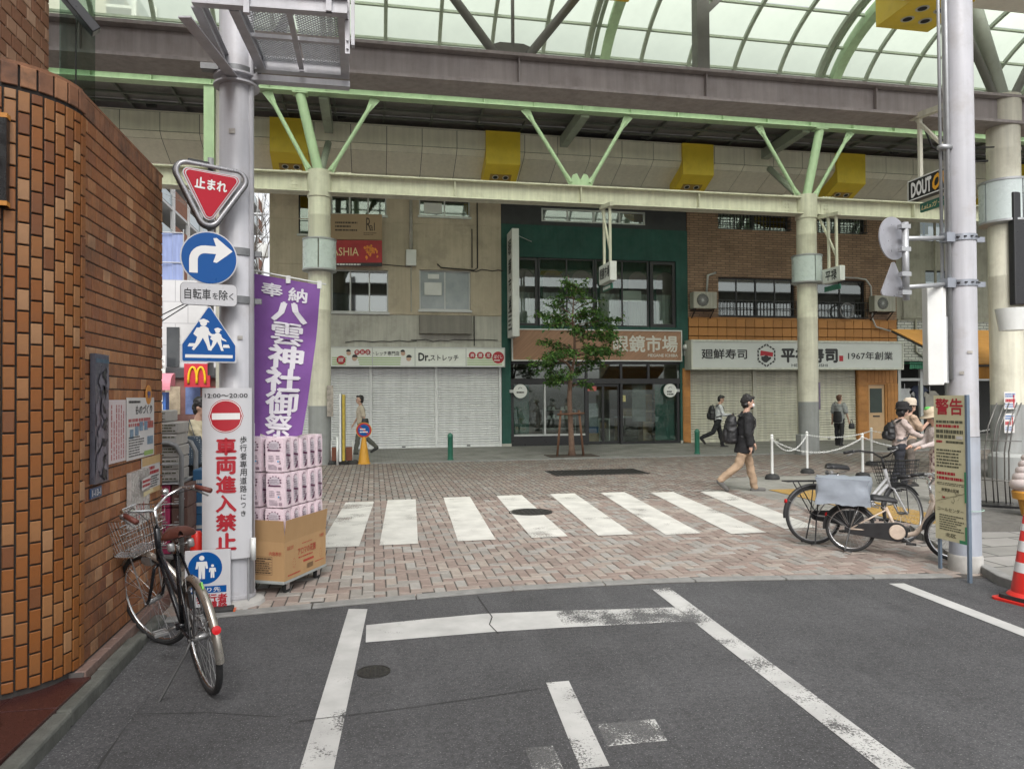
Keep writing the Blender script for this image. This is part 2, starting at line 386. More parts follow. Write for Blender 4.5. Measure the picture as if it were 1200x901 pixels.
# markings: sheets of worn paint a few millimetres above what they lie on
PW = [paintmat('road paint '+n, (.46, .46, .447), w) for n, w in (('sound', .60), ('worn', .735), ('faded', .885))]
PC = paintmat('crossing paint', (.58, .57, .53), .64, 14, .3)
def sheet(name, poly, z, m): return struct(MB().add([(x, y, z) for x, y in poly], [tuple(range(len(poly)))]).build(name, m))
sheet('lane_line', [(-.50, .5), (-.34, .5), (-.055, 6.02), (-.205, 6.06)], .004, PW[0])
sheet('lane_line', [(2.16, .5), (2.31, .5), (2.585, 6.12), (2.42, 6.16)], .004, PW[1])
sheet('lane_line', [(4.30, .5), (4.43, .5), (4.715, 5.82), (4.575, 5.84)], .004, PW[0])
st = [(-.06, 5.21, 5.60), (.4, 5.23, 5.66), (.85, 5.25, 5.70), (1.4, 5.24, 5.66), (1.9, 5.21, 5.60), (2.395, 5.19, 5.55)]
sheet('stop_line', [(x, a) for x, a, b in st[:4]]+[(x, b) for x, a, b in reversed(st[:4])], .004, PW[0]); sheet('stop_line', [(x, a) for x, a, b in st[3:]]+[(x, b) for x, a, b in reversed(st[3:])], .004, PW[1])
sheet('painted_character', [(.93, 3.25), (1.07, 3.25), (1.15, 4.26), (1.01, 4.26)], .004, PW[1])
sheet('painted_character', [(.69, 2.6), (.83, 2.6), (.86, 3.49), (.72, 3.5)], .004, PW[1])
sheet('painted_character', [(1.12, 3.43), (1.43, 3.43), (1.46, 3.67), (1.14, 3.67)], .004, PW[2])
sheet('painted_character', [(.4, 2.4), (1.7, 2.4), (1.72, 2.58), (.41, 2.58)], .004, PW[1])
for x0, x1, y0, x2, x3, y1 in [(-.62, -.17, 8.5, -.45, -.0, 12.05), (.06, .5, 8.5, .22, .68, 12.18), (.97, 1.42, 8.54, 1.15, 1.6, 12.26), (1.86, 2.31, 8.55, 2.06, 2.5, 12.27), (2.68, 3.13, 8.5, 3.0, 3.44, 12.27),
                           (3.5, 3.96, 8.38, 3.9, 4.34, 12.22), (4.3, 4.76, 8.25, 4.76, 5.18, 12.05), (5.12, 5.58, 8.42, 5.64, 6.08, 11.95), (-1.5, -1.05, 8.5, -1.3, -.87, 12.0)]:
    sheet('crosswalk_stripe', [(x0, y0), (x1, y0), (x3, y1), (x2, y1)], .0175, PC)
dk = mat('dark seam', (.035, .035, .035), .9, 0)
def seam(pts, w=.008, z=.002):
    mb = MB()
    for (a, b), (c, d) in zip(pts, pts[1:]):
        n = V((-(d-b), c-a)).normalized()*w/2; mb.add([(a-n.x, b-n.y, z), (c-n.x, d-n.y, z), (c+n.x, d+n.y, z), (a+n.x, b+n.y, z)], [(3, 2, 1, 0)])
    return struct(mb.build('road_seam', dk))
seam([(-1.2, 2.0), (-1.26, 3.6), (-1.33, 5.0), (-1.3, 5.9)], .012); seam([(-.4, 4.02), (.1, 4.06), (.55, 4.12), (.95, 4.18)], .006, .006)
seam([(.88, 5.2), (.85, 5.42), (.9, 5.6), (.87, 6.2)], .009, .006); seam([(-1.3, 4.3), (-.9, 4.24), (-.5, 4.1)], .006)
iron = mat('cast iron', (.06, .058, .055), .55, .25, 20, .3, 80, metal=.6)
def manhole(name, label, x, y, z, r):
    t = thing(name, label, 'manhole cover', (x, y, z))
    MB().lathe([(r, -.03), (r, .004), (r*.93, .004), (r*.93, .001), (0.001, .001)], 40).build('rim', iron, t)
    mb = MB(); mb.lathe([(r*.9, -.02), (r*.9, .003), (.001, .003)], 40)
    for i in range(-3, 4):
        for j in range(-3, 4):
            if i*i+j*j < 11: mb.cbox((i*r*.22, j*r*.22, .004), (r*.13, r*.13, .006))
    mb.build('lid', iron, t)
manhole('manhole_cover', 'round iron manhole cover lying in the fourth crosswalk stripe', 2.26, 10.45, .016, .32)
manhole('manhole_cover', 'small round iron valve cover in the asphalt beside the left lane line', -.005, 4.65, .002, .105)
t = thing('drain_grate', 'wide flat dark steel grate set in the brick paving', 'grate', (4.85, 15.5, .016))
MB().box(-1.05, 1.05, -.5, .5, -.03, 0).build('backing', mat('pit dark', (.02, .02, .02), .9, 0), t)
mb = MB()
for i in range(22): mb.box(-1.05+i*.0975, -1.05+i*.0975+.05, -.46, .46, .001, .012)
mb.box(-1.06, 1.06, -.5, -.462, .001, .014).box(-1.06, 1.06, .462, .5, .001, .014); mb.build('bars', iron, t)
tp = struct(MB().box(6.93, 7.77, 8.3, 11.93, -.02, .013).build('tactile_paving', mat('joint sand', (0, 0, 0))))
yel = mat('tactile yellow', (.36, .225, .06), .75, .2, 9, .15, rnd=.1, dirt=(.2, .16, .1), dirtamt=.6)
mb = MB().box(-.136, .136, -.146, .146, .0, .016)
for i in range(5):
    for j in range(5): mb.lathe([(.015, .016), (.011, .02), (.001, .021)], 6, (-.11+i*.055, -.11+j*.055, 0))
tt = None
for i in range(3):
    for j in range(12):
        p = (7.07+i*.28, 8.46+j*.3, .003)
        if tt is None: tt = mb.build('tactile_tile', yel, tp); tt.location = p
        else: inst(tt, 'tactile_tile', tp, p)
# ------------------------------------------------------------------ the arcade over the street
AL = V((5.5, 15.4, 0))
A = thing('arcade_canopy', 'covered shopping arcade with cream columns, green trusses and a glazed barrel vault roof', 'arcade roof', AL)
def WB(loc=AL): b = MB(); b.m = MX.Translation(-V(loc)); return b
cream = mat('cream paint', (.67, .65, .53), .5, .08, 2, streak=.18, bump=.05, dirt=(.34, .31, .24), dirtamt=.45)
greyp = mat('grey column paint', (.30, .31, .30), .55, .1, 4, streak=.18, dirt=(.2, .19, .18))
grn = mat('mint green paint', (.46, .61, .39), .5, .1, 3, streak=.1, dirt=(.33, .40, .26), dirtamt=.45)
grnd = mat('roof rib paint', (.36, .40, .33), .55, .1, 3, dirt=(.18, .17, .13), dirtamt=.4)
brown = mat('near beam brown', (.325, .29, .275), .6, .12, 2, streak=.2, dirt=(.15, .12, .11), dirtamt=.4)  # near beam tone, browner and darker than the cream far beam
lampm = mat('lamp panel', (.56, .63, .62), .3, .05, 3, dirt=(.42, .45, .42), dirtamt=.3)
steel = mat('bright steel', (.62, .62, .63), .32, .08, 8, metal=.9)
galv = mat('galvanised steel', (.40, .41, .42), .5, .12, 12, metal=.55)
NY, FY = 11.8, 19.08
def column(x, y, zt):
    c = MB().m and None
    b = WB(); b.lathe([(.278, 1.5), (.278, 3.9), (.285, 3.92), (.285, 3.95), (.278, 3.97), (.278, 6.3), (.284, 6.32), (.284, 6.36), (.278, 6.38), (.278, 6.80), (.305, 6.81), (.305, zt+.06), (.278, zt+.07)], 32, (x, y, 0))
    col = b.build('column', cream, A, 35)
    WB().lathe([(.281, 0), (.281, 1.5)], 32, (x, y, 0)).build('painted_base', greyp, col, 35)
    WB().lathe([(.30, 4.90), (.43, 4.93), (.43, 4.97), (.30, 5.0)], 32, (x, y, 0)).build('lamp_rim', galv, col, 35); WB().lathe([(.30, 5.68), (.43, 5.70), (.43, 5.74), (.30, 5.77)], 32, (x, y, 0)).build('lamp_rim', galv, col, 35)
    for k in range(4):
        P = []; n = 9; a0 = R(90*k+4-4+2); a1 = R(90*k+88)
        for i in range(n+1):
            a = a0+(a1-a0)*i/n
            P.append((x+.415*math.cos(a), y+.415*math.sin(a)))
        P += [(x+.39*math.cos(a0+(a1-a0)*i/n), y+.39*math.sin(a0+(a1-a0)*i/n)) for i in range(n, -1, -1)]
        WB().slab(P, 4.972, 5.698).build('lamp_panel', lampm, col, 40)
    return col
for x, y in ((-1.35, FY), (12.4, FY), (11.85, NY)): column(x, y, 7.43 if y == FY else 7.3)
WB().cyl(-2.10, NY, 0, 7.3, .278, 32).build("column", cream, A, 35)
def stiff(b, x, y, z0, z1, w): b.box(x-.01, x+.01, y-w/2+.01, y+w/2-.01, z0, z1)
b = WB(); b.ibeam((-16, FY, 7.175), (30, FY, 7.175), .36, .51, .035, .03)
for k in range(-3, 7):
    stiff(b, 5.56+3.44*k, FY, 6.96, 7.39, .34)
for cx in (-1.35, 12.4):
    for s in (-1, 1):
        b.box(cx+s*.62-.16, cx+s*.62+.16, FY-.03, FY+.03, 6.98, 7.37).box(cx+s*.62-.2, cx+s*.62+.2, FY-.17, FY+.17, 7.431, 7.447)
        for i in range(4):
            for j in (-1, 1): b.cbox((cx+s*.62+j*.05, FY-.04, 7.03+i*.095), (.025, .03, .025))
            b.cbox((cx+s*.62-.15+i*.1, FY-.14, 7.455), (.03, .03, .02))
b.build('beam', cream, A)
b = WB(); b.ibeam((-16, FY, 9.63), (30, FY, 9.63), .30, .30, .03, .025)
for k in range(-10, 16): stiff(b, 5.56+1.375*k+.1, FY, 9.5, 9.76, .28)
for k in (-2, 0, 2):
    xx = 5.56+k*3.4+.4; b.box(xx-.2, xx+.2, FY-.14, FY+.14, 9.782, 9.796).box(xx-.15, xx+.15, FY-.03, FY+.03, 9.52, 9.74)
b.tube([(-16, FY-.05, 9.83), (30, FY-.05, 9.83)], .018, 6)
b.build('truss_chord', grn, A)
def strut(name, p, q, r, m, gus=True):
    b = WB(); p, q = V(p), V(q); d = (q-p).normalized()
    b.tube([p+d*.1, q-d*.22], r, 12)
    if gus:
        for e, s in ((q, -1), (p, 1)):
            u = d.cross(V((0, 1, 0))).normalized()
            w0, w1 = (.13, .05) if s < 0 else (.09, .05)
            a, c = e, e+d*s*.42
            P = [a-u*w0, a+u*w0, c+u*w1, c-u*w1]
            b.add([x+V((0, -.012, 0)) for x in P]+[x+V((0, .012, 0)) for x in P], [(0, 1, 2, 3), (7, 6, 5, 4), (0, 4, 5, 1), (1, 5, 6, 2), (2, 6, 7, 3), (3, 7, 4, 0)])
            for i in range(3):
                for j in (-1, 1): b.cbox(a+d*s*(.08+.09*i)+u*(j*.03)+V((0, -.02, 0)), (.022, .02, .022))
    return b.build(name, m, A, 40)
for cx, s in ((-1.35, -1), (12.4, 1)):
    b = WB(); b.tube([(cx, FY, 7.4), (cx+.47*s, FY, 9.44)], .125, 16); b.cbox((cx+.47*s, FY, 9.455), (.38, .3, .03)); b.build('main_strut', grn, A, 40)
for p, q in (((-1.57, FY, 7.46), (-2.63, FY, 9.48)), ((-1.10, FY, 7.46), (.07, FY, 9.48)), ((12.16, FY, 7.46), (10.9, FY, 9.48)), ((12.66, FY, 7.46), (13.89, FY, 9.48)), ((5.36, FY, 7.46), (4.04, FY, 9.48)), ((5.80, FY, 7.46), (6.99, FY, 9.48))):
    strut('strut', p, q, .055, grn)
b = WB(); b.prism([(5.27, 7.432), (5.87, 7.432), (5.80, 7.75), (5.68, 7.80), (5.58, 7.62), (5.48, 7.80), (5.36, 7.75)], FY-.011, FY+.011); b.build('gusset_plate', grn, A)
WB().box(-4.12, -3.88, FY-.1, FY+.1, 7.432, 9.48).build('post', grn, A)
# near row: dull brown beam, struts rising to the upper chord
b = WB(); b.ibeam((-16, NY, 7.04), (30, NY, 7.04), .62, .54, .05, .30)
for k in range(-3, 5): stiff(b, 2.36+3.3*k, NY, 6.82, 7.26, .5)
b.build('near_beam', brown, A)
WB().ibeam((-16, NY, 9.63), (30, NY, 9.63), .30, .30, .03, .025).build('truss_chord', grn, A)
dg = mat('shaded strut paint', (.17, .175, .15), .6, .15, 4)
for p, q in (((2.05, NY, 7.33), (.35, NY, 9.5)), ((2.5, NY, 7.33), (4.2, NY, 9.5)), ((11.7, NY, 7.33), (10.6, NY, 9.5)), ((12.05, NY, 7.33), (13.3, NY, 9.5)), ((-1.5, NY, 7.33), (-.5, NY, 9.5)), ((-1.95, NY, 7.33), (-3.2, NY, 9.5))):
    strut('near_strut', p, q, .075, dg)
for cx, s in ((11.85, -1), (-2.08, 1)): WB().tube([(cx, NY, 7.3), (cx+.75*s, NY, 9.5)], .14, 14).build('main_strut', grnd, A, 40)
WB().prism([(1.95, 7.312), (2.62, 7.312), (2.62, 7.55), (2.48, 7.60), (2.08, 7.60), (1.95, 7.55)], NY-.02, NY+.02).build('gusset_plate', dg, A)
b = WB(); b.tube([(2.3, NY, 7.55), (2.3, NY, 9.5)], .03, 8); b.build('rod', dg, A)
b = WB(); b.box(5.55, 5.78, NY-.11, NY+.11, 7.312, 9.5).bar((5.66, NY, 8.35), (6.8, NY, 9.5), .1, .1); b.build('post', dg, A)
# barrel vault
VC, VA, VB_, VZ = 15.44, 3.64, 2.35, 9.8
def arc(t, k=0): return VC+(VA+k)*math.cos(R(t)), VZ+(VB_+k)*math.sin(R(t))
def archmesh(x, w, h, n=36, t0=0, t1=180):
    b = WB(); P = []
    for i in range(n+1):
        t = t0+(t1-t0)*i/n; yo, zo = arc(t, 0); yi, zi = arc(t, -h)
        P += [(x-w/2, yo, zo), (x+w/2, yo, zo), (x+w/2, yi, zi), (x-w/2, yi, zi)]
    F = [(3, 2, 1, 0), (n*4, n*4+1, n*4+2, n*4+3)]
    for i in range(n):
        for k in range(4): F.append((i*4+k, i*4+(k+1) % 4, i*4+4+(k+1) % 4, i*4+4+k))
    return b.add(P, F)
rib = archmesh(0, .09, .09).build('rib', grnd, A); rib.location = (-14.9+.1, 0, 0)
for k in range(1, 33):
    x = -14.8+1.375*k
    if abs(((x-5.66)/6.875) - round((x-5.66)/6.875)) > .02: inst(rib, 'rib', A, (x, 0, 0))
for k in range(-3, 4):
    archmesh(5.66+6.875*k, .14, .12).build('rib', grnd, A)
    b = archmesh(5.66+6.875*k+.42, .06, .36); archm = b
    x = 5.66+6.875*k+.42; n = 36; P = []
    for i in range(n+1):
        yi, zi = arc(180*i/n, -.36); yj, zj = arc(180*i/n, -.39); P += [(x-.13, yi, zi), (x+.13, yi, zi), (x+.13, yj, zj), (x-.13, yj, zj)]
    b.add(P, [(i*4+q, i*4+(q+1) % 4, i*4+4+(q+1) % 4, i*4+4+q) for i in range(n) for q in range(4)])
    b.build('main_arch', grn, A)
TS = [0, 27, 43.5, 62, 81, 99, 118, 136.5, 153, 180]
for t in TS[1:-1]:
    y, z = arc(t, -.045); WB().bar((-16, y, z), (30, y, z), .07, .06).build('purlin', grnd, A)
k = NT('roof sheet'); vec = k.coord(); tr = k.n('BsdfTranslucent'); di = k.n('BsdfDiffuse'); tp_ = k.n('BsdfTransparent')
cc = k.mul((.87, .96, .79), k.rng(k.noise(vec, .7, 5), .3, .7, .85, 1.06)); cc = k.mul(cc, k.rng(k.rand(), 0, 1, .95, 1.03))
k.l(cc, tr.inputs[0]); k.l(cc, di.inputs[0]); tp_.inputs[0].default_value = (.89, .98, .82, 1)
mx = k.n('MixShader'); mx.inputs[0].default_value = .05; k.l(tr.outputs[0], mx.inputs[1]); k.l(di.outputs[0], mx.inputs[2])
mx2 = k.n('MixShader'); mx2.inputs[0].default_value = .45; k.l(mx.outputs[0], mx2.inputs[1]); k.l(tp_.outputs[0], mx2.inputs[2]); k.l(mx2.outputs[0], k.out.inputs[0])
ROOF = k.m
for t0, t1 in zip(TS, TS[1:]):
    b = WB(); P = []; n = 4
    for i in range(n+1):
        t = t0+.6+(t1-t0-1.2)*i/n; y, z = arc(t, .02); P += [(-.66, y, z), (.66, y, z)]
    b.add(P, [(2*i, 2*i+1, 2*i+3, 2*i+2) for i in range(n)])
    src = None
    for kx in range(32):
        x = -14.8+1.375*(kx+.5)
        if src is None: src = b.build('roof_panel', ROOF, A, True); src.location = (x, 0, 0)
        else: inst(src, 'roof_panel', A, (x, 0, 0))
# flat roof between the far row and the shops, its dark panels, and the cream panelled band
sof = mat('dark soffit', (.21, .20, .195), .8, .2, 3, rnd=.12, streak=0)
b = WB().box(-.67, .67, -1.05, 1.05, 0, .04); src = None
for j, yc in enumerate((20.22, 22.42)):
    for kx in range(32):
        x = -14.8+1.375*(kx+.5)
        p = (x, yc, 9.90)
        if src is None: src = MB().box(-.675, .675, -1.085, 1.085, 0, .04).build('soffit_panel', sof, A); src.location = V(p)-AL
        else: inst(src, 'soffit_panel', A, V(p)-AL)
b = WB()
for kx in range(33): b.box(-14.8+1.375*kx-.03, -14.8+1.375*kx+.03, 19.25, 24, 9.80, 9.91)
for yb in (20.6, 21.2): b.box(-15, 30, yb-.03, yb+.03, 9.77, 9.83)
b.build('soffit_rafters', mat('soffit rafter paint', (.15, .16, .14), .7), A)
for cx in (-1.35, 5.66, 12.4): WB().bar((cx+.1, FY+.1, 9.55), (cx+.1, 23.4, 9.45), .24, .3).build('rafter', grnd, A)
for cx in (-1.35, 12.4): WB().tube([(cx, FY+.25, 7.5), (cx+.1, 21.2, 8.95)], .1, 10).build('brace', grnd, A, 40)
PRO = [(21.5, 9.66), (21.5, 9.13), (21.68, 8.98), (22.6, 8.60), (23.9, 8.56)]
PW_ = 1.035
bandm = mat('cream panel', (.86, .81, .69), .45, .08, 1.5, streak=.08, rnd=.05)
def panel(seg):
    (y0, z0), (y1, z1) = PRO[seg], PRO[seg+1]; w = PW_/2-.008; n = V((0, z1-z0, -(y1-y0))).normalized()*-.012
    d = V((0, y1-y0, z1-z0)).normalized()*.006; a = V((0, y0, z0))+d; c = V((0, y1, z1))-d
    P = [a+V((-w, 0, 0)), a+V((w, 0, 0)), c+V((w, 0, 0)), c+V((-w, 0, 0))]; P += [p-n*1 for p in P]
    return MB().add([p-AL for p in P[:4]]+[p-AL for p in P[4:]], [(3, 2, 1, 0), (4, 5, 6, 7), (0, 1, 5, 4), (1, 2, 6, 5), (2, 3, 7, 6), (3, 0, 4, 7)])
YB = [-9.09, -2.88+.0, 3.33, 9.62, 15.05, 21.3]
bx = WB()
P = [(y+.03, z-.0) for y, z in PRO]
bx.add([(-16, y+.02, z+.012) for y, z in PRO]+[(30, y+.02, z+.012) for y, z in PRO], [(i, i+5, i+6, i+1) for i in range(4)]); bx.build('band_backing', mat('band joint', (.05, .045, .04), .9, 0), A)
xs0 = []
x = -14.0-.26
while x < 28: xs0.append(x); x += PW_
for seg in range(4):
    src = None
    for x in xs0:
        c = x+PW_/2+.17
        if seg < 1 and any(abs(c-(q+.53)) < .5 for q in YB): pass
        if src is None: src = panel(seg).build('band_panel', bandm, A); src.location = (c, 0, 0)
        else: inst(src, 'band_panel', A, (c, 0, 0))
WB().box(-16, 30, 21.49, 21.6, 9.67, 9.70).build('band_edge', bandm, A)
yb = mat('yellow box paint', (.88, .64, .05), .45, .07, 2, dirt=(.45, .30, .03), dirtamt=.3)
amb = mat('shaded yellow', (.44, .27, .05), .5, .08, 3)  # underside shade put into a deeper amber for the grille frames
ringm = mat('pale ring', (.6, .58, .5), .5, 0); holem = mat('dark hole', (.03, .03, .03), .8, 0)
ybs = []
for q in YB:
    P = [(21.38, 9.68), (21.38, 8.69), (22.45, 8.22), (22.45, 9.68)]
    b = WB(); b.add([(q, y, z) for y, z in P]+[(q+1.05, y, z) for y, z in P], [(0, 1, 2, 3)[::-1], (4, 5, 6, 7), (0, 4, 7, 3)[::-1], (0, 1, 5, 4), (1, 2, 6, 5), (2, 3, 7, 6)])
    bo = b.build('yellow_box', yb, A, bevel=.008)
    d = V((0, 1.07, -.47)).normalized(); n = V((0, -.47, -1.07)).normalized()
    fr = WB(); o = V((q+.525, 21.38, 8.69))+n*.002
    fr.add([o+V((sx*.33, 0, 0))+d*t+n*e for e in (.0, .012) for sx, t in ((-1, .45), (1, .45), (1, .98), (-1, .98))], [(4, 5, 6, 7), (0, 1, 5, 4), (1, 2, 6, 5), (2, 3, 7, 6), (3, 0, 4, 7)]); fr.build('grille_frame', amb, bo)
    for sx in (-.16, .16):
        for t in (.58, .85):
            c = o+V((sx, 0, 0))+d*t+n*.014
            for nm, mm, rr, e in (('ring', ringm, .10, 0), ('opening', holem, .072, .004)): WB().add([c+V((1, 0, 0))*rr*math.cos(2*PI*i/16)+d*rr*math.sin(2*PI*i/16)+n*e for i in range(16)], [tuple(range(15, -1, -1))]).build(nm, mm, bo)
for q in (3.1, 8.75):
    b = WB().box(q, q+1.05, 10.25, 11.3, 8.2, 9.5); bo = b.build('yellow_box', yb, A, bevel=.008)
    for sx in (.35, .7):
        for yy in (10.6, 10.95):
            for nm, mm, rr, e in (('ring', ringm, .11, .004), ('opening', holem, .075, .008)): WB().add([(q+sx+rr*math.cos(2*PI*i/16), yy+rr*math.sin(2*PI*i/16), 8.2-e) for i in range(16)], [tuple(range(15, -1, -1))]).build(nm, mm, bo)
WB().box(-16, 30, 9.0, 10.6, 8.3, 9.7).build('near_band', bandm, A)
b = WB(); b.tube([(10.0, NY-.1, 6.75), (10.2, NY-.1, 6.3), (10.7, NY-.1, 6.05), (11.4, NY-.1, 6.1)], .02, 6); b.tube([(9.9, NY-.1, 6.75), (10.25, NY-.15, 6.45), (10.9, NY-.15, 6.3), (11.5, NY-.15, 6.35)], .014, 6); b.build('cable', mat('black cable', (.02, .02, .02), .6, 0), A, True)
WB().tube([(-14, FY-.2, 6.93), (28, FY-.2, 6.93)], .018, 6).build('conduit', cream, A, True)
# small dark floodlights under the flat roof
for x in (-6.1, -1.0, 3.0, 5.9, 8.2, 12.9, 17): WB().box(x, x+.25, 21.25, 21.36, 9.72, 9.86).build('floodlight', holem, A)
# ------------------------------------------------------------------ the shops across the street
def wall(b, x0, x1, z0, z1, y0, y1, holes):       # a wall with rectangular openings
    xs = sorted({x0, x1, *[h[0] for h in holes], *[h[1] for h in holes]}); zs = sorted({z0, z1, *[h[2] for h in holes], *[h[3] for h in holes]})
    xs = [x for x in xs if x0 <= x <= x1]; zs = [z for z in zs if z0 <= z <= z1]
    for a, c in zip(xs, xs[1:]):
        run = None
        for d, e in zip(zs, zs[1:]):
            mx_, mz = (a+c)/2, (d+e)/2
            if any(h[0] < mx_ < h[1] and h[2] < mz < h[3] for h in holes):
                if run: b.box(a, c, y0, y1, run[0], run[1]); run = None
            else: run = (run[0], e) if run else (d, e)
        if run: b.box(a, c, y0, y1, run[0], run[1])
    return b
gl_dark = glassmat('dark window glass', (.45, .48, .48), .13, .03)
gl_shop = glassmat('shop glass', (.80, .84, .82), .07, .01)
gl_frost = mat('frosted glass', (.30, .34, .35), .18, .15, 3, spec=.6)
alu = mat('aluminium', (.50, .51, .50), .4, .08, 6, metal=.4)
blackf = mat('black frame', (.018, .018, .02), .35, .1, 5)
white = mat('white plastic', (.70, .71, .69), .4, .06, 4, dirt=(.45, .44, .40), dirtamt=.35)
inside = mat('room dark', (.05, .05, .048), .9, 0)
cableM = mat('black cable', (.02, .02, .02), .6, 0)
redp = mat('red print', (.40, .012, .024), .5, .05); blackp = mat('black print', (.02, .02, .022), .5, 0); whitep = mat('white print', (.75, .75, .74), .5, 0)
greyprint = mat('grey print', (.22, .22, .23), .6, 0); greenp = mat('green print', (.28, .42, .12), .5, 0); skinp = mat('skin print', (.55, .36, .27), .6, 0)
def window(par, loc, x0, x1, z0, z1, y, n, fm, pm, fw=.045, d=.06, name='window', tb=None):
    b = WB(loc); b.box(x0, x1, y, y+d, z0, z0+fw).box(x0, x1, y, y+d, z1-fw, z1).box(x0, x0+fw, y, y+d, z0+fw, z1-fw).box(x1-fw, x1, y, y+d, z0+fw, z1-fw)
    w = (x1-x0)/n
    for i in range(1, n): b.box(x0+w*i-fw*.5, x0+w*i+fw*.5, y+.005, y+d-.005, z0+fw, z1-fw)
    o = b.build(name, fm, par)
    for i in range(n):
        WB(loc).box(x0+w*i+fw*.5, x0+w*(i+1)-fw*.5, y+d*.4+.012*(i % 2), y+d*.4+.01+.012*(i % 2), z0+fw*.8, z1-fw*.8).build('pane', pm, o)
    return o
def shutter(par, loc, x0, x1, z0, z1, y, m, pitch=.078):
    b = WB(loc); P = []; z = z0; F = []; n = 0
    prof = []
    while z < z1:
        for t, d in ((0, .014), (.22, .012), (.30, -.014), (.62, -.022), (.92, -.012)):
            prof.append((y+d, min(z+t*pitch, z1)))
        z += pitch
    P = [(x0, a, c) for a, c in prof]+[(x1, a, c) for a, c in prof]; n = len(prof)
    b.add(P, [(i, n+i, n+i+1, i+1) for i in range(n-1)]); o = b.build('shutter', m, par)
    b = WB(loc); xm = (x0+x1)/2
    b.box(x0, x1, y-.03, y+.02, z0-.0, z0+.05); b.build('bottom_rail', m, o)
    b = WB(loc); b.box(xm-.12, xm-.02, y-.03, y-.018, 1.0, 1.03); b.build('handle', alu, o)
    b = WB(loc); b.box(xm-.06, xm+.06, y-.034, y-.031, .06, .10); b.build('latch', blackp, o)
    return o
def flatobj(name, mb, m, par, kind=None):
    o = mb.build(name, m, par)
    if kind: o['kind'] = kind
    return o
# --- beige concrete building
L1 = (0.5, 24, 0)
B1 = thing('concrete_building', 'weathered beige concrete building with sliding windows above three closed white shutters', 'building', L1)
stucco = mat('beige pebble render', (.54, .465, .355), .92, .14, 1.1, .6, 70, streak=.10, dirt=(.15, .13, .105), dirtamt=.5, dscale=.9)
pale = mat('bare pale concrete', (.47, .455, .41), .9, .14, 1.4, .4, 50, streak=.14, dirt=(.17, .16, .14), dirtamt=.6, dscale=1.1)
H1 = [(1.49, 3.19, 4.58, 5.91), (1.49, 3.19, 7.70, 8.9), (-1.34, .48, 4.47, 5.85), (-1.34, .43, 7.64, 8.9), (-2.35, -1.62, 6.95, 8.9)]
wall(WB(L1), -3.23, 4.23, 4.4, 12, 24, 24.35, H1).build('wall', stucco, B1)
WB(L1).box(-3.23, -2.9, 24.351, 31, 0, 12).box(-3.22, 4.22, 30, 30.3, 0, 12).box(-3.2, 4.2, 24.36, 30, 11.7, 12.02).build('side_wall', stucco, B1)
WB(L1).box(-3.23, 4.23, 24.01, 24.36, 3.33, 4.398).build('lower_wall', pale, B1)
WB(L1).box(-3.2, 4.2, 25.6, 25.7, 2.7, 11.6).build('room_back', inside, B1)
b = WB(L1)
for z in (7.42, 4.42): b.box(-3.2, 4.2, 23.985, 24.004, z, z+.025)
b.box(.98, 1.02, 23.98, 24.004, 4.45, 9.6); b.box(-3.2, 1.0, 23.985, 24.004, 5.98, 6.0); b.build('wall_band', stucco, B1)
for (x0, x1, z0, z1) in H1:
    o = window(B1, L1, x0, x1, z0, z1, 24.10, 2 if x0 > 1 else (3 if x0 > -2 else 1), alu if x0 > -2 else blackf, gl_frost if (x0 > 1 and z0 < 5) else gl_dark)
    WB(L1).box(x0-.04, x1+.04, 23.95, 24.1, z0-.07, z0-.002).build('sill', alu, o)
WB(L1).box(1.66, 2.23, 24.09, 24.095, 5.08, 5.50).build('paper_notice', white, B1); WB(L1).box(1.78, 2.15, 24.09, 24.095, 5.62, 5.78).build('paper_notice', white, B1)
WB(L1).box(1.66, 2.25, 24.09, 24.095, 7.8, 8.15).build('paper_notice', white, B1)
mb = WB(L1)   # corrugation lines on the frosted panes
WB(L1).box(1.47, 3.2, 23.72, 24.0, 3.77, 4.38).build('metal_hood', mat('grey brown sheet', (.20, .185, .16), .5, .1, 3, streak=.2), B1, bevel=.02)
b = WB(L1); b.tube([(1.22, 23.93, 8.6), (1.22, 23.93, 6.55)], .055, 10); b.build('downpipe', pale, B1, True)
WB(L1).box(1.05, 1.38, 23.8, 24, 6.0, 6.52).build('junction_box', white, B1, bevel=.01)
b = WB(L1); b.tube([(1.22, 23.96, 6.0), (1.22, 23.96, 4.5)], .02, 6); b.build('conduit', pale, B1)
b = WB(L1); b.tube([(3.42, 23.95, 8.6), (3.42, 23.95, 6.0), (3.3, 23.95, 5.92), (2.2, 23.95, 5.98), (2.08, 23.95, 6.1)], .022, 6); b.tube([(3.24, 23.96, 7.3), (3.24, 23.96, 6.0)], .02, 6)
b.build('conduit', cableM, B1); b = WB(L1); b.tube([(3.3, 23.96, 4.4), (3.3, 23.96, 3.4)], .018, 6); b.build('conduit', cableM, B1)
def wob(x0, x1, z, n, a=.03): return [(x0+(x1-x0)*i/n, 23.97, z+rng.uniform(-a, a)) for i in range(n+1)]
for p, r in ((wob(-1.2, 1.2, 6.02, 8), .014), (wob(3.2, 4.3, 5.9, 6, .06), .014), (wob(1.2, 4.1, 3.56, 12, .05), .012), (wob(-.9, 1.4, 3.52, 8, .04), .014)): WB(L1).tube(p, r, 5).build('cable', cableM, B1)
shut1 = mat('white shutter', (.70, .70, .71), .45, .05, 2, streak=.12)
for x0, x1 in ((-3.0, -.14), (-.06, 1.99), (2.07, 4.14)): shutter(B1, L1, x0, x1, .03, 2.66, 24.1, shut1)
for x in (-.14, 1.99, 4.14): WB(L1).box(x, x+.08, 24.02, 24.2, .03, 2.68).build('shutter_post', shut1, B1)
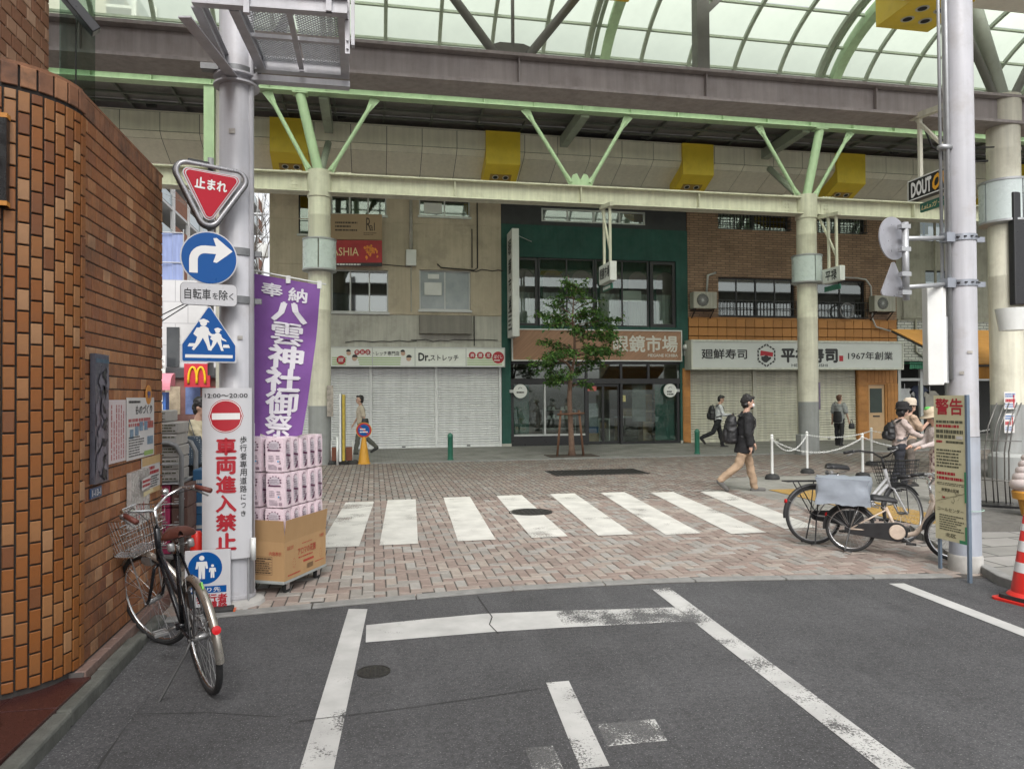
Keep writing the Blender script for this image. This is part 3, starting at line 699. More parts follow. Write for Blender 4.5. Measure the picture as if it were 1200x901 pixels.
WB(L1).box(-3.2, 4.22, 24.2, 24.3, 0, 3.33).build('shop_backing', inside, B1)
b = WB(L1); b.box(-3.2, 4.29, 23.76, 24.02, 2.70, 3.31); SG = b.build('shop_sign', mat('sign white', (.74, .76, .71), .35, .04), B1, bevel=.01)
b = WB(L1); b.box(-3.2, 4.3, 23.74, 23.765, 2.68, 2.715).box(-3.2, 4.3, 23.74, 23.765, 3.295, 3.33)
for x in (1.31, 2.98, 4.27, -.05): b.box(x, x+.03, 23.742, 23.765, 2.716, 3.294)
b.build('frame', alu, SG)
yS = 23.755
g1 = WB(L1)
for i in range(4): g1.add([(-1.3, yS, 2.75+i*.07), (1.0, yS, 2.75+i*.07), (1.0, yS, 2.78+i*.07), (-1.3, yS, 2.78+i*.07)], [(0, 1, 2, 3)]); g1.add([(3.03, yS, 2.75+i*.07), (4.2, yS, 2.75+i*.07), (4.2, yS, 2.78+i*.07), (3.03, yS, 2.78+i*.07)], [(0, 1, 2, 3)])
flatobj('stripes', g1, greenp, SG, 'stuff')
b = WB(L1); put_text(b, 'ストレッチ専門店', .31, 3.12, 1.02, .14, yS-.003, .012); put_text(b, 'Dr.', 1.62, 3.01, .36, .25, yS-.003, .035); put_text(b, 'ストレッチ', 2.28, 2.98, .92, .19, yS-.003, .02); flatobj('lettering', b, blackp, SG)
b = WB(L1); wq = WB(L1)
for cx, cz, r in ((-.52, 3.15, .085), (-.35, 3.16, .085), (-.18, 3.16, .085), (3.20, 3.07, .115), (3.47, 3.07, .115), (3.74, 3.07, .115), (4.07, 3.0, .20), (-1.02, 2.9, .14)):
    flat(b, disc(cx, cz, r, 20), yS-.002)
for i, ch in enumerate('肩腰足'): put_text(wq, ch, 3.2+.27*i, 3.07, .12, .12, yS-.004, .01)
put_text(wq, 'ほぐし', 4.07, 3.03, .28, .12, yS-.004, .01, .2); scribble(wq, 3.93, 4.2, 2.88, 2.94, yS-.004, 1, rng); scribble(wq, -1.1, -.94, 2.84, 2.97, yS-.004, 3, rng)
for i, ch in enumerate('駅前店'): put_text(wq, ch, -.52+.17*i, 3.155, .09, .1, yS-.004, .01)
flatobj('red_disc', b, redp, SG); flatobj('white_lettering', wq, whitep, SG)
hb = WB(L1); sb = WB(L1); wb_ = WB(L1)
for x in (-.72, 1.0):
    flat(wb_, [(x-.15, 2.74), (x+.28, 2.74), (x+.22, 2.95), (x+.05, 2.98), (x-.12, 3.05)], yS-.003); flat(sb, disc(x-.06, 3.12, .075, 12), yS-.004); flat(sb, disc(x+.12, 2.95, .08, 12), yS-.005)
    flat(hb, disc(x-.07, 3.17, .075, 12, 0, 180), yS-.006); flat(hb, disc(x+.13, 2.99, .09, 12, 0, 180), yS-.006)
flatobj('printed_shirt', wb_, whitep, SG); flatobj('printed_skin', sb, skinp, SG); flatobj('printed_hair', hb, blackp, SG)
# the two boards in the corner windows, fixed at an angle
bl = (-.5, 23.7, 5.9)
BD = thing('advertising_board', 'tan board with a black monogram above a red board reading ASHIA', 'board', bl, R(-6))
tan = mat('tan board', (.36, .25, .145), .5, .06, 2); redb = mat('red board', (.40, .012, .02), .4, .25, 2.2)
MB().box(-.86, .78, 0, .05, .86, 1.68).build('upper_board', tan, BD); MB().box(-.84, .78, .0, .05, 0, .84).build('lower_board', redb, BD)
b = MB(); scribble(b, -.7, .0, 1.10, 1.46, -.004, 3, rng, .45); put_text(b, 'R', .36, 1.36, .16, .42, -.004, 0); put_text(b, 'al', .47, 1.28, .17, .26, -.004, 0); scribble(b, .2, .65, 1.0, 1.1, -.004, 2, rng, .4); flatobj('lettering', b, mat('dark brown print', (.06, .035, .02), .5, 0), BD)
b = MB(); put_text(b, 'ASHIA', -.38, .47, .84, .26, -.004, .004); flatobj('lettering', b, mat('cream print', (.75, .6, .32), .5, 0), BD)
b = MB(); 
for i in range(26): 
    x, z = rng.gauss(.42, .12), rng.gauss(.50, .11); flat(b, [(x+.04*rng.uniform(.4, 1.5)*math.cos(q), z+.05*rng.uniform(.4, 1.5)*math.sin(q)) for q in [k*PI/3 for k in range(6)]], -.003-.0002*i)
flatobj('printed_flames', b, mat('flame print', (.72, .22, .02), .5, .4, 9), BD, 'stuff')
b = MB().add([(-.84, -.002, 0), (.78, -.002, 0), (.78, -.002, .13), (-.84, -.002, .10)], [(0, 1, 2, 3)]); flatobj('dark_strip', b, blackp, BD)
b = MB(); scribble(b, -.75, .1, .03, .09, -.004, 1, rng, .8); flatobj('small_print', b, whitep, BD)
# --- green shop building
L2 = (7.58, 24, 0)
B2 = thing('green_building', 'dark green rendered building with arched upstairs windows and a glazed spectacles shop', 'building', L2)
gst = mat('dark green render', (.012, .072, .056), .7, .22, 1.2, .7, 9, streak=.12)
blk = mat('charcoal cladding', (.03, .032, .036), .6, .12, 2)
wall(WB(L2), 4.235, 10.93, 3.0, 7.53, 24.0, 24.3, [(4.72, 10.5, 4.1, 6.43)]).build('wall', gst, B2)
wall(WB(L2), 4.235, 10.93, 7.532, 12, 24.05, 24.3, [(5.65, 9.4, 7.68, 8.15)]).build('upper_cladding', blk, B2)
WB(L2).box(4.235, 4.54, 24.0, 24.3, .12, 2.998).build('pilaster', gst, B2); WB(L2).box(10.62, 10.93, 24.0, 24.3, .12, 2.998).build('pilaster', gst, B2)
WB(L2).box(4.23, 4.55, 23.98, 24.31, 0, .12).build('pilaster_foot', pale, B2); WB(L2).box(10.615, 10.935, 23.98, 24.31, 0, .12).build('pilaster_foot', pale, B2)
WB(L2).box(4.25, 10.9, 27.5, 27.6, 0, 11).box(4.25, 4.3, 24.32, 27.5, 0, 11).box(10.85, 10.9, 24.32, 27.5, 0, 11).box(4.3, 10.85, 24.4, 27.4, 2.95, 3.0).box(4.3, 10.85, 24.6, 27.4, 2.7, 2.9).build('room_shell', mat('shop interior', (.20, .19, .175), .8, .1), B2)
WB(L2).box(4.3, 10.85, 24.31, 27.5, .0, .06).build('shop_floor', mat('shop floor', (.25, .23, .2), .4), B2)
window(B2, L2, 5.65, 9.4, 7.68, 8.15, 24.1, 4, alu, gl_dark, .06)
# upstairs: outer glazing, behind it a green screen with six arched openings, behind that pale curtains
b = WB(L2)
for i in range(6):
    cx = 5.05+i*1.03; r = .36
    x0 = cx-.515 if i else 4.72; x1 = cx+.515 if i < 5 else 10.5
    top = [(x1, 4.1), (x1, 6.43), (x0, 6.43), (x0, 4.1), (cx-r, 4.1), (cx-r, 5.72)]+[(cx+r*math.cos(R(180-a)), 5.72+r*1.0*math.sin(R(a))) for a in range(15, 180, 15)]+[(cx+r, 5.72), (cx+r, 4.1)]
    b.prism(top[::-1] if False else top, 24.22, 24.28)
b.build('arched_screen', gst, B2)
cur = mat('pale curtain', (.44, .47, .46), .8, .05, 3)
b = WB(L2); n = 120
for i in range(n):
    x0 = 4.72+5.78*i/n; x1 = 4.72+5.78*(i+1)/n; y0 = 24.45+.02*math.sin(i*1.9); y1 = 24.45+.02*math.sin((i+1)*1.9); b.add([(x0, y0, 4.1), (x1, y1, 4.1), (x1, y1, 5.3), (x0, y0, 5.3)], [(0, 1, 2, 3)])
b.build('curtain', cur, B2)
for x0, x1, fw in ((4.72, 5.50, .09), (5.53, 7.52, .05), (7.55, 9.50, .05), (9.55, 10.5, .12)): window(B2, L2, x0, x1, 4.1, 6.43, 24.06, 1 if x1-x0 < 1.2 else 2, blackf, gl_shop, fw)
WB(L2).box(8.55, 9.25, 24.14, 24.145, 5.0, 5.38).build('paper_notice', white, B2)
# ground floor glazing
b = WB(L2); b.box(4.545, 10.615, 24.0, 24.15, 2.12, 2.30).box(4.545, 10.615, 24.0, 24.15, 2.80, 2.998).box(4.545, 7.15, 23.98, 24.15, .03, .36).box(8.42, 10.6, 24.0, 24.15, .03, .12)
for x in (4.546, 7.13, 8.40, 10.49): b.box(x, x+.09, 24.005, 24.145, .0, 2.119)
for x in (5.9, 7.15, 8.4, 9.4): b.box(x, x+.08, 24.005, 24.145, 2.301, 2.799)
b.build('shopfront_frame', blackf, B2)
b = WB(L2); b.box(5.68, 5.74, 23.99, 24.12, .361, 2.119).box(6.56, 6.61, 23.99, 24.12, .361, 2.119).box(4.64, 7.12, 23.97, 24.1, .361, .42); b.build('shopfront_mullion', alu, B2)
for x0, x1, z0, z1 in ((4.64, 5.67, .42, 2.11), (5.75, 6.55, .42, 2.11), (6.62, 7.12, .42, 2.11), (8.5, 10.48, .13, 2.11), (4.64, 5.89, 2.31, 2.79), (5.99, 7.14, 2.31, 2.79), (7.24, 8.39, 2.31, 2.79), (8.49, 9.39, 2.31, 2.79), (9.49, 10.6, 2.31, 2.79)):
    WB(L2).box(x0, x1, 24.05, 24.06, z0, z1).build('pane', gl_shop, B2)
D = WB(L2).box(7.24, 7.29, 24.09, 24.13, .05, 2.1).box(7.76, 7.84, 24.09, 24.13, .05, 2.1).box(8.33, 8.38, 24.09, 24.13, .05, 2.1).box(7.291, 7.759, 24.09, 24.13, .05, .14).box(7.841, 8.329, 24.09, 24.13, .05, .14).box(7.291, 8.329, 24.085, 24.13, 2.03, 2.1).build('sliding_door', blackf, B2)
for x0, x1 in ((7.29, 7.76), (7.84, 8.33)): WB(L2).box(x0, x1, 24.105, 24.113, .14, 2.03).build('pane', gl_shop, D)
lines = mat('etched line', (.15, .17, .16), .6, 0)
def rings(x0, x1, z0, z1, n, y):
    b = WB(L2)
    for _ in range(n):
        cx, cz, r, k = rng.uniform(x0+.1, x1-.1), rng.uniform(z0+.1, z1-.1), rng.choice((.06, .09, .12)), rng.choice((4, 6, 6, 8, 8)); a0 = rng.choice((0, PI/4, PI/8))
        for i in range(k):
            a, c = a0+2*PI*i/k, a0+2*PI*(i+1)/k; w = .008
            b.add([(cx+r*math.cos(a), y, cz+r*math.sin(a)), (cx+r*math.cos(c), y, cz+r*math.sin(c)), (cx+(r-w)*math.cos(c), y, cz+(r-w)*math.sin(c)), (cx+(r-w)*math.cos(a), y, cz+(r-w)*math.sin(a))], [(3, 2, 1, 0)])
    o = b.build('etched_pattern', lines, B2); o['kind'] = 'stuff'
rings(4.66, 5.66, .45, 2.0, 45, 24.045); rings(5.76, 7.1, .45, 1.9, 40, 24.045); rings(8.5, 10.45, .15, 2.0, 75, 24.045)
film = mat('green film', (.08, .19, .165), .5, .1)
WB(L2).box(4.64, 5.2, 24.2, 24.21, .43, 2.1).build('green_film', film, B2); WB(L2).box(9.75, 10.47, 24.2, 24.21, .13, 2.1).build('green_film', film, B2)
WB(L2).box(8.9, 9.4, 24.2, 24.21, .8, 2.1).build('poster', mat('grey poster', (.22, .24, .24), .6, .3, 5), B2)
wood = mat('pale wood', (.42, .30, .18), .6, .15, 4); L2b = lambda *a: None
def shopthing(name, label, cat, fn, loc):
    t = thing(name, label, cat, loc); fn(t, loc); return t
def desk(t, l):
    WB(l).box(8.55, 9.55, 24.6, 25.1, .92, .97).build('tabletop', white, t); WB(l).box(9.45, 9.55, 24.6, 25.1, .06, .92).build('leg', wood, t); WB(l).box(8.55, 8.65, 24.6, 25.1, .06, .92).build('leg', wood, t)
    WB(l).box(8.65, 9.5, 25.0, 25.05, .97, 1.25).build('back_board', wood, t)
shopthing('display_desk', 'pale wooden desk with white top inside the right shop window', 'desk', desk, (9.05, 24.85, .06))
def rackw(t, l):
    b = WB(l); b.box(9.55, 9.6, 24.7, 24.75, .06, 1.75).box(9.95, 10, 24.7, 24.75, .06, 1.75); b.build('post', wood, t)
    b = WB(l)
    for z in (.3, .7, 1.1, 1.5): b.box(9.6, 9.95, 24.68, 25, z, z+.04)
    b.build('shelf', wood, t); WB(l).box(9.6, 9.95, 24.99, 25.0, .06, 1.75).build('back_panel', wood, t)
shopthing('wooden_shelf', 'tall pale wooden shelf beside the desk in the shop', 'shelf', rackw, (9.77, 24.85, .06))
def stand(t, l):
    WB(l).box(7.25, 7.78, 24.5, 24.9, .06, .4).build('base', wood, t); WB(l).box(7.27, 7.76, 24.55, 24.6, .4, 1.45).build('leaflet_panel', mat('leaflet panel', (.38, .42, .46), .6, .4, 7), t)
    WB(l).box(7.27, 7.76, 24.50, 24.55, .4, .62).build('blue_pocket', mat('blue pocket', (.03, .10, .26), .5, .1), t)
shopthing('leaflet_stand', 'leaflet stand with a blue pocket inside the shop door', 'stand', stand, (7.5, 24.7, .06))
def cnt(t, l):
    WB(l).box(7.85, 8.28, 24.8, 25.2, .06, .1).box(7.85, 8.28, 24.8, 25.2, .85, .9).build('shelf', white, t); WB(l).box(7.85, 7.89, 24.8, 25.2, .1, .85).build('side', white, t); WB(l).box(8.24, 8.28, 24.8, 25.2, .1, .85).build('side', white, t)
    WB(l).box(7.95, 8.18, 24.9, 25.0, .55, .75).build('box', wood, t)
shopthing('white_cabinet', 'small white open cabinet just inside the shop door', 'cabinet', cnt, (8.05, 25, .06))
def disp(t, l):
    b = WB(l)
    for z in (.55, .9, 1.2): b.box(5.8, 7.0, 24.7, 25.1, z, z+.03)
    b.build('shelf', alu, t)
    w = WB(l)
    for z in (.93, 1.23):
        for i in range(7):
            if rng.random() < .75: w.box(5.85+i*.16, 5.95+i*.16, 24.8, 24.9, z, z+rng.uniform(.07, .14))
    w.build('goods', white, t)['kind'] = 'stuff'
    WB(l).box(5.8, 5.84, 24.72, 24.76, .06, 1.23).box(6.96, 7.0, 24.72, 24.76, .06, 1.23).build('upright', alu, t)
shopthing('display_shelf', 'metal display shelf with small white goods behind the left shop window', 'shelf', disp, (6.4, 24.9, .06))
WB(L2).box(7.22, 7.55, 24.04, 24.045, 1.88, 2.04).build('red_notice', mat('red notice', (.5, .12, .1), .5, .2), B2); WB(L2).box(8.5, 8.6, 24.035, 24.045, 1.5, 1.72).build('door_sticker', mat('yellow sticker', (.5, .45, .2), .5, .4, 20), B2)
# wood-grain fascia with white border and the shop's name
k = NT('fascia wood'); vec = k.coord(scale=(1, 1, 1)); mp = k.n('Mapping'); mp.inputs['Rotation'].default_value = (0, R(42), 0); k.l(vec, mp.inputs[0])
ms = k.n('Mapping'); ms.inputs['Scale'].default_value = (1.1, 1, 26); k.l(mp.outputs[0], ms.inputs[0])
k.base(k.mul((.30, .165, .10), k.rng(k.noise(ms.outputs[0], 1.6, 3, .5), .3, .7, .78, 1.2))); k.b.inputs['Roughness'].default_value = .55; FW = k.m
FS = WB(L2).box(4.58, 10.58, 23.82, 23.995, 2.93, 3.94).build('fascia_sign', FW, B2)
WB(L2).box(4.55, 10.61, 23.79, 23.99, 2.89, 2.929).box(4.55, 10.61, 23.79, 23.99, 3.941, 3.98).box(4.55, 4.579, 23.79, 23.99, 2.93, 3.94).box(10.581, 10.61, 23.79, 23.99, 2.93, 3.94).build('border', white, FS)
b = WB(L2); put_text(b, '眼鏡市場', 9.27, 3.50, 2.34, .56, 23.812, .022); put_text(b, 'MEGANE ICHIBA', 9.9, 3.1, 1.10, .10, 23.812, .02); flatobj('lettering', b, mat('ivory letters', (.62, .60, .55), .5, 0), FS)
def roundsign(x, label):
    t = thing('round_sign', label, 'sign', (x, 23.9, 1.88)); MB().lathe([(.235, -.02), (.235, .02)], 32).build('disc', white, t, 40, rot=(PI/2, 0, 0)); s = -1 if x < 7 else 1
    MB().box(s*.23, s*.36, .0, .1, -.05, .05).build('bracket', alu, t)
    b = MB(); scribble(b, -.13, .13, -.07, -.01, -.023, 1, rng, .9)
    for i in range(6): a = R(30*i+15); b.add([(.07*math.cos(a), -.023, .08+.05*math.sin(a)), (.07*math.cos(a+.5), -.023, .08+.05*math.sin(a+.5)), (.05*math.cos(a+.5), -.023, .08+.035*math.sin(a+.5)), (.05*math.cos(a), -.023, .08+.035*math.sin(a))], [(3, 2, 1, 0)])
    if s > 0: scribble(b, -.12, .12, -.16, -.10, -.023, 1, rng, .9)
    flatobj('lettering', b, blackp, t)
roundsign(4.84, 'round white sign at the left end of the spectacles shop window'); roundsign(10.19, 'round white sign at the right end of the spectacles shop window')
# projecting tall white sign
t = thing('projecting_sign', 'tall narrow white sign box projecting from the green wall', 'sign', (4.53, 23.4, 3.65))
MB().box(-.115, .115, -.42, .5, 0, 3.5).build('sign_box', white, t, bevel=.012); b = MB(); T = lambda p: (-.119, -p[0], p[2])
for i, ch in enumerate('眼鏡市場'): put_text(b, ch, 0, 2.95-.62*i, .5, .5, 0, .015, 0, T)
scribble(b, -.3, .3, .2, .9, 0, 5, rng, .5, T); flatobj('lettering', b, blackp, t)
MB().tube([(.1, .3, 3.48), (.75, .58, 3.3)], .012, 6).build('stay', alu, t)
def camera_dome(t): pass
t = thing('security_camera', 'small pale camera on the green pillar left of the sushi sign', 'camera', (10.76, 23.95, 3.35)); MB().lathe([(.05, 0), (.09, .02), (.09, .16), (.05, .18)], 14).build('housing', white, t, True, rot=(R(60), 0, 0)); MB().box(-.03, .03, -.05, .05, -.25, .02).build('bracket', alu, t)
# --- brown brick building
L3 = (15.1, 24, 0)
B3 = thing('brick_building', 'brown brick building with timber panels above a closed sushi restaurant', 'building', L3)
bb = brickmat('brown brick facing', (.225, .14, .09), (.31, .20, .13), (.11, .08, .06), .34, .085, .012, .85, 'XZ', .5)
H3 = [(12.1, 15.13, 4.5, 5.93), (16.0, 18.02, 4.5, 5.93), (12.12, 14.92, 7.65, 8.5), (16.05, 18.03, 7.65, 8.5)]
wall(WB(L3), 10.935, 19.3, 4.46, 12, 24, 24.3, H3).build('wall', bb, B3); WB(L3).box(10.95, 19.28, 25.4, 25.5, 0, 12).build('room_back', inside, B3)
for x0, x1, z0, z1 in H3:
    window(B3, L3, x0, x1, z0, z1, 24.12, 4 if x0 < 13 else 2, blackf, gl_dark, .05)
    b = WB(L3)
    n = int((x1-x0)/.13); zt = z0+.62 if z0 < 5 else z1
    for i in range(n+1): b.box(x0+(x1-x0)*i/n-.009, x0+(x1-x0)*i/n+.009, 23.93, 23.948, z0+.02, zt)
    for z in (z0+.03, zt-.04, z0+.3): b.box(x0-.05, x1+.05, 23.925, 23.953, z, z+.025)
    b.build('railing', mat('dark iron', (.03, .03, .03), .6), B3)
cedar = mat('orange cedar', (.40, .175, .045), .6, .22, 3.5, .2, 40, rnd=.12, dirt=(.16, .07, .02), dirtamt=.4)
WB(L3).box(10.94, 19.28, 24.0, 24.3, 3.5, 4.458).build('timber_backing', mat('timber joint', (.10, .04, .012), .8), B3)
src = None
for r in range(3):
    for i in range(23):
        p = (11.12-15.1+i*.362, -.012, 3.64+.32*r)
        if src is None: src = MB().box(-.172, .172, -.03, .012, -.148, .148, .012).build('timber_panel', cedar, B3); src.location = p
        else: inst(src, 'timber_panel', B3, p)
WB(L3).box(10.94, 19.28, 23.955, 24.0, 4.43, 4.475).build('timber_cap', cedar, B3)
shut2 = mat('cream shutter', (.56, .54, .45), .5, .06, 2, streak=.25, dirt=(.3, .28, .22), dirtamt=.3)
for x0, x1 in ((11.0, 13.42), (13.56, 15.2), (15.34, 17.58)): shutter(B3, L3, x0, x1, .03, 2.65, 24.1, shut2, .09)
for x in (13.42, 15.2): WB(L3).box(x, x+.14, 24.03, 24.2, .03, 2.66).build('shutter_post', shut2, B3)
for x0, x1 in ((10.70, 10.99), (17.60, 18.0)):
    po = WB(L3).box(x0, x1, 23.98, 24.2, .03, 2.66).build('timber_post', cedar, B3); b = WB(L3)
    for i in range(8): b.box(x0+.03, x1-.03, 23.962, 23.98, .06+i*.325, .06+i*.325+.29)
    b.build('slats', cedar, po)
WB(L3).box(18.0, 19.28, 24.0, 24.25, 2.12, 2.66).box(18.84, 19.28, 24.0, 24.25, .03, 2.118).build('timber_wall', cedar, B3)
src = None
for i in range(8):
    p = (18.085-15.1+.155*i, 0, 2.39); src = src or None
    if src is None: src = MB().box(-.072, .072, -.018, -.001, -.26, .26).build('plank', cedar, B3); src.location = p
    else: inst(src, 'plank', B3, p)
src = None
for i in range(3):
    p = (18.92-15.1+.15*i, 0, 1.08)
    if src is None: src = MB().box(-.07, .07, -.018, -.001, -1.02, 1.02).build('plank', cedar, B3); src.location = p
    else: inst(src, 'plank', B3, p)
dw = mat('door wood', (.50, .33, .19), .55, .12, 3)
Dd = WB(L3).box(18.01, 18.83, 24.06, 24.12, .04, 2.115).build('door', dw, B3); WB(L3).box(18.01, 18.83, 24.0, 24.055, 2.06, 2.117).box(18.01, 18.07, 24.0, 24.055, .04, 2.058).box(18.77, 18.83, 24.0, 24.055, .04, 2.058).build('frame', cedar, Dd)
WB(L3).box(18.16, 18.66, 24.045, 24.058, 1.02, 1.92).build('pane', mat('door glass', (.05, .065, .06), .12, .05), Dd); WB(L3).box(18.28, 18.56, 24.045, 24.058, .86, .91).build('letter_slot', blackf, Dd)
WB(L3).box(10.94, 19.28, 24.2, 24.35, 0, 3.5).build('shop_backing', inside, B3)
sgm = mat('sign pale grey', (.56, .58, .565), .4, .04, 2)
SS = WB(L3).box(10.83, 19.05, 23.45, 23.98, 2.66, 3.56).build('restaurant_sign', sgm, B3)
WB(L3).box(10.78, 19.1, 23.42, 23.99, 3.561, 3.63).box(10.78, 19.1, 23.42, 23.99, 2.60, 2.659).box(10.78, 10.829, 23.42, 23.99, 2.66, 3.56).box(19.051, 19.1, 23.42, 23.99, 2.66, 3.56).build('frame', mat('sign frame', (.56, .565, .50), .5, .05, streak=.2), SS)
ys = 23.442
b = WB(L3); put_text(b, '廻鮮寿司', 12.02, 3.14, 1.70, .34, ys, .02); put_text(b, '平禄寿司', 15.3, 3.11, 2.2, .50, ys, .045); put_text(b, 'HEIROKUSUSHI', 15.3, 2.75, 1.42, .10, ys, .01); put_text(b, '1967年創業', 17.75, 3.10, 1.82, .29, ys, .012)
for i in range(6):      # broken hexagon of the emblem
    a, c = R(60*i+30), R(60*i+90); p, q = V((13.62+.40*math.cos(a), 0, 3.10+.42*math.sin(a))), V((13.62+.40*math.cos(c), 0, 3.10+.42*math.sin(c)))
    for j in range(3):
        u, w = p.lerp(q, (j+.12)/3), p.lerp(q, (j+.88)/3); cen = V((13.62, 0, 3.10)); k2_ = .84
        b.add([(x.x, ys, x.z) for x in (u, w, cen+(w-cen)*k2_, cen+(u-cen)*k2_)], [(0, 1, 2, 3)])
flat(b, disc(13.6, 2.98, .12, 14), ys-.001); flat(b, [(13.42, 2.95), (13.52, 2.86), (13.62, 2.84), (13.8, 2.98), (13.8, 3.04), (13.42, 3.06)], ys-.0005)
flatobj('lettering', b, blackp, SS)
b = WB(L3); flat(b, [(13.38, 3.08), (13.55, 3.10), (13.86, 3.05), (13.88, 3.20), (13.6, 3.24), (13.4, 3.27)], ys-.002); flat(b, [(16.48, 2.90), (16.64, 2.90), (16.64, 3.10), (16.48, 3.10)], ys-.001); flatobj('red_mark', b, redp, SS)
def aircon(x, z, label):
    t = thing('air_conditioner', label, 'air conditioner', (x, 23.75, z)); MB().box(-.44, .44, -.16, .16, .02, .60).build('casing', mat('aged casing', (.42, .41, .35), .5, .08, 3, streak=.3, dirt=(.22, .2, .16)), t, bevel=.015)
    MB().lathe([(.22, 0), (.22, .01), (.2, .012), (.001, .012)], 28).build('fan_guard', mat('fan grille', (.06, .06, .055), .6), t, rot=(PI/2, 0, 0), loc=(-.1, -.161, .31))
    b = MB()
    for i in range(12): a = PI*i/12; b.bar((-.1-.21*math.cos(a), -.176, .31-.21*math.sin(a)), (-.1+.21*math.cos(a), -.176, .31+.21*math.sin(a)), .006, .006)
    b.lathe([(.05, 0), (.05, .01)], 12, (0, 0, 0)) if False else None
    b.build('grille', alu, t); MB().bar((-.4, .15, -.02), (.4, .15, -.02), .04, .04).bar((-.35, -.15, 0), (-.35, .22, 0), .04, .03).bar((.35, -.15, 0), (.35, .22, 0), .04, .03).bar((-.35, -.1, -.02), (-.35, .24, -.3), .03, .03).bar((.35, -.1, -.02), (.35, .24, -.3), .03, .03).build('bracket', mat('rusty bracket', (.06, .045, .04), .8), t)
aircon(11.4, 4.72, 'air conditioner on the brick wall next to the dark green building'); aircon(18.5, 4.73, 'air conditioner on the brick wall above the timber door')
b = WB(L3); b.tube([(17.6, 23.9, 6.0), (17.95, 23.9, 5.95), (18.15, 23.9, 5.7), (18.2, 23.9, 4.5), (18.3, 23.85, 4.2), (18.9, 23.85, 4.05)], .03, 8); b.tube([(16.2, 23.9, 6.02), (17.6, 23.9, 6.0)], .03, 8); b.tube([(11.6, 23.9, 5.35), (11.65, 23.9, 5.95), (11.95, 23.9, 6.05)], .04, 8); b.build('pipe', alu, B3, True)
t = thing('cable_coil', 'coil of pale cable hanging on the window railing', 'cable', (17.1, 23.85, 4.78)); b = MB()
for r, d in ((.26, 0), (.24, .02), (.28, -.02)): b.tube([(r*math.cos(2*PI*i/24), d, r*math.sin(2*PI*i/24)) for i in range(25)], .012, 5, False)
b.build('loop', greyprint, t)
# --- pale building at the right edge
L4 = (22, 24, 0)
B4 = thing('pale_building', 'pale grey building with white wall tiles and a dark open shopfront', 'building', L4)
pc = mat('pale dirty concrete', (.40, .385, .32), .9, .15, 1.1, .4, 50, streak=.14, dirt=(.16, .15, .12), dirtamt=.5)
wall(WB(L4), 19.31, 28, 4.45, 12, 24.05, 24.35, [(20.6, 22.6, 4.6, 6.4), (20.4, 22.4, 7.5, 8.6), (23.5, 25.5, 5, 6.4)]).build('wall', pc, B4)
for h in ((20.6, 22.6, 4.6, 6.4), (20.4, 22.4, 7.5, 8.6), (23.5, 25.5, 5, 6.4)): window(B4, L4, *h, 24.15, 2, blackf, gl_dark)
WB(L4).box(19.31, 28, 23.98, 24.3, 2.95, 4.448).build('tiled_wall', brickmat('white glazed tiles', (.42, .42, .37), (.48, .48, .43), (.13, .13, .12), .3, .1, .014, .3, 'XZ', .4), B4)
WB(L4).box(19.32, 28, 23.95, 24.05, 4.45, 4.52).build('ledge', pc, B4)
b = WB(L4); b.tube([(19.5, 23.9, 4.5), (19.5, 23.9, 8.6)], .03, 8); b.tube([(20.05, 23.93, 4.5), (20.05, 23.93, 3.3), (20.35, 23.93, 3.1)], .04, 8); b.tube([(19.4, 23.9, 4.55), (21.2, 23.9, 4.6)], .03, 8); b.tube([(20.9, 23.9, 8.5), (20.9, 23.9, 4.6)], .045, 8); b.build('pipe', pc, B4, True)
WB(L4).box(19.34, 28, 26.9, 27, 0, 4).box(19.34, 28, 24.3, 27, 2.9, 2.94).build('room_shell', inside, B4)
b = WB(L4)
for x in (19.4, 20.35, 21.5, 22.6, 23.7): b.box(x, x+.12, 24.1, 24.2, .03, 2.9)
b.box(19.4, 24, 24.11, 24.19, 2.2, 2.3); b.build('shopfront_frame', alu, B4)
b = WB(L4)
for i in range(40): b.box(19.5+i*.1, 19.5+i*.1+.085, 23.6, 23.62, 2.62+rng.uniform(0, .03), 2.82)
b.box(19.45, 24, 23.55, 24, 2.83, 2.88); b.build('green_fringe', mat('green awning', (.03, .16, .09), .7, .2), B4)
for x, c, z in ((20.0, (.5, .5, .52), 1.5), (20.6, (.05, .06, .1), 1.6), (21.1, (.35, .33, .3), 1.4), (22.2, (.2, .2, .22), 1.5)):
    t = thing('hanging_garment', {20.0: 'white garment hanging in the dark shopfront', 20.6: 'dark blue garment hanging in the dark shopfront', 21.1: 'beige garment hanging in the dark shopfront', 22.2: 'grey garment hanging in the dark shopfront'}[x], 'garment', (x, 24.5, z))
    b = MB(); P = [(-.22, -.35), (.22, -.35), (.24, .2), (.42, .05), (.46, .2), (.2, .42), (-.2, .42), (-.46, .2), (-.42, .05), (-.24, .2)]; b.prism(P, -.05, .05); b.build('cloth', mat('cloth %.2f' % x, c, .9, .2, 3), t, bevel=.02); MB().tube([(0, 0, .42), (0, 0, .6)], .008, 6).build('hanger', steel, t)
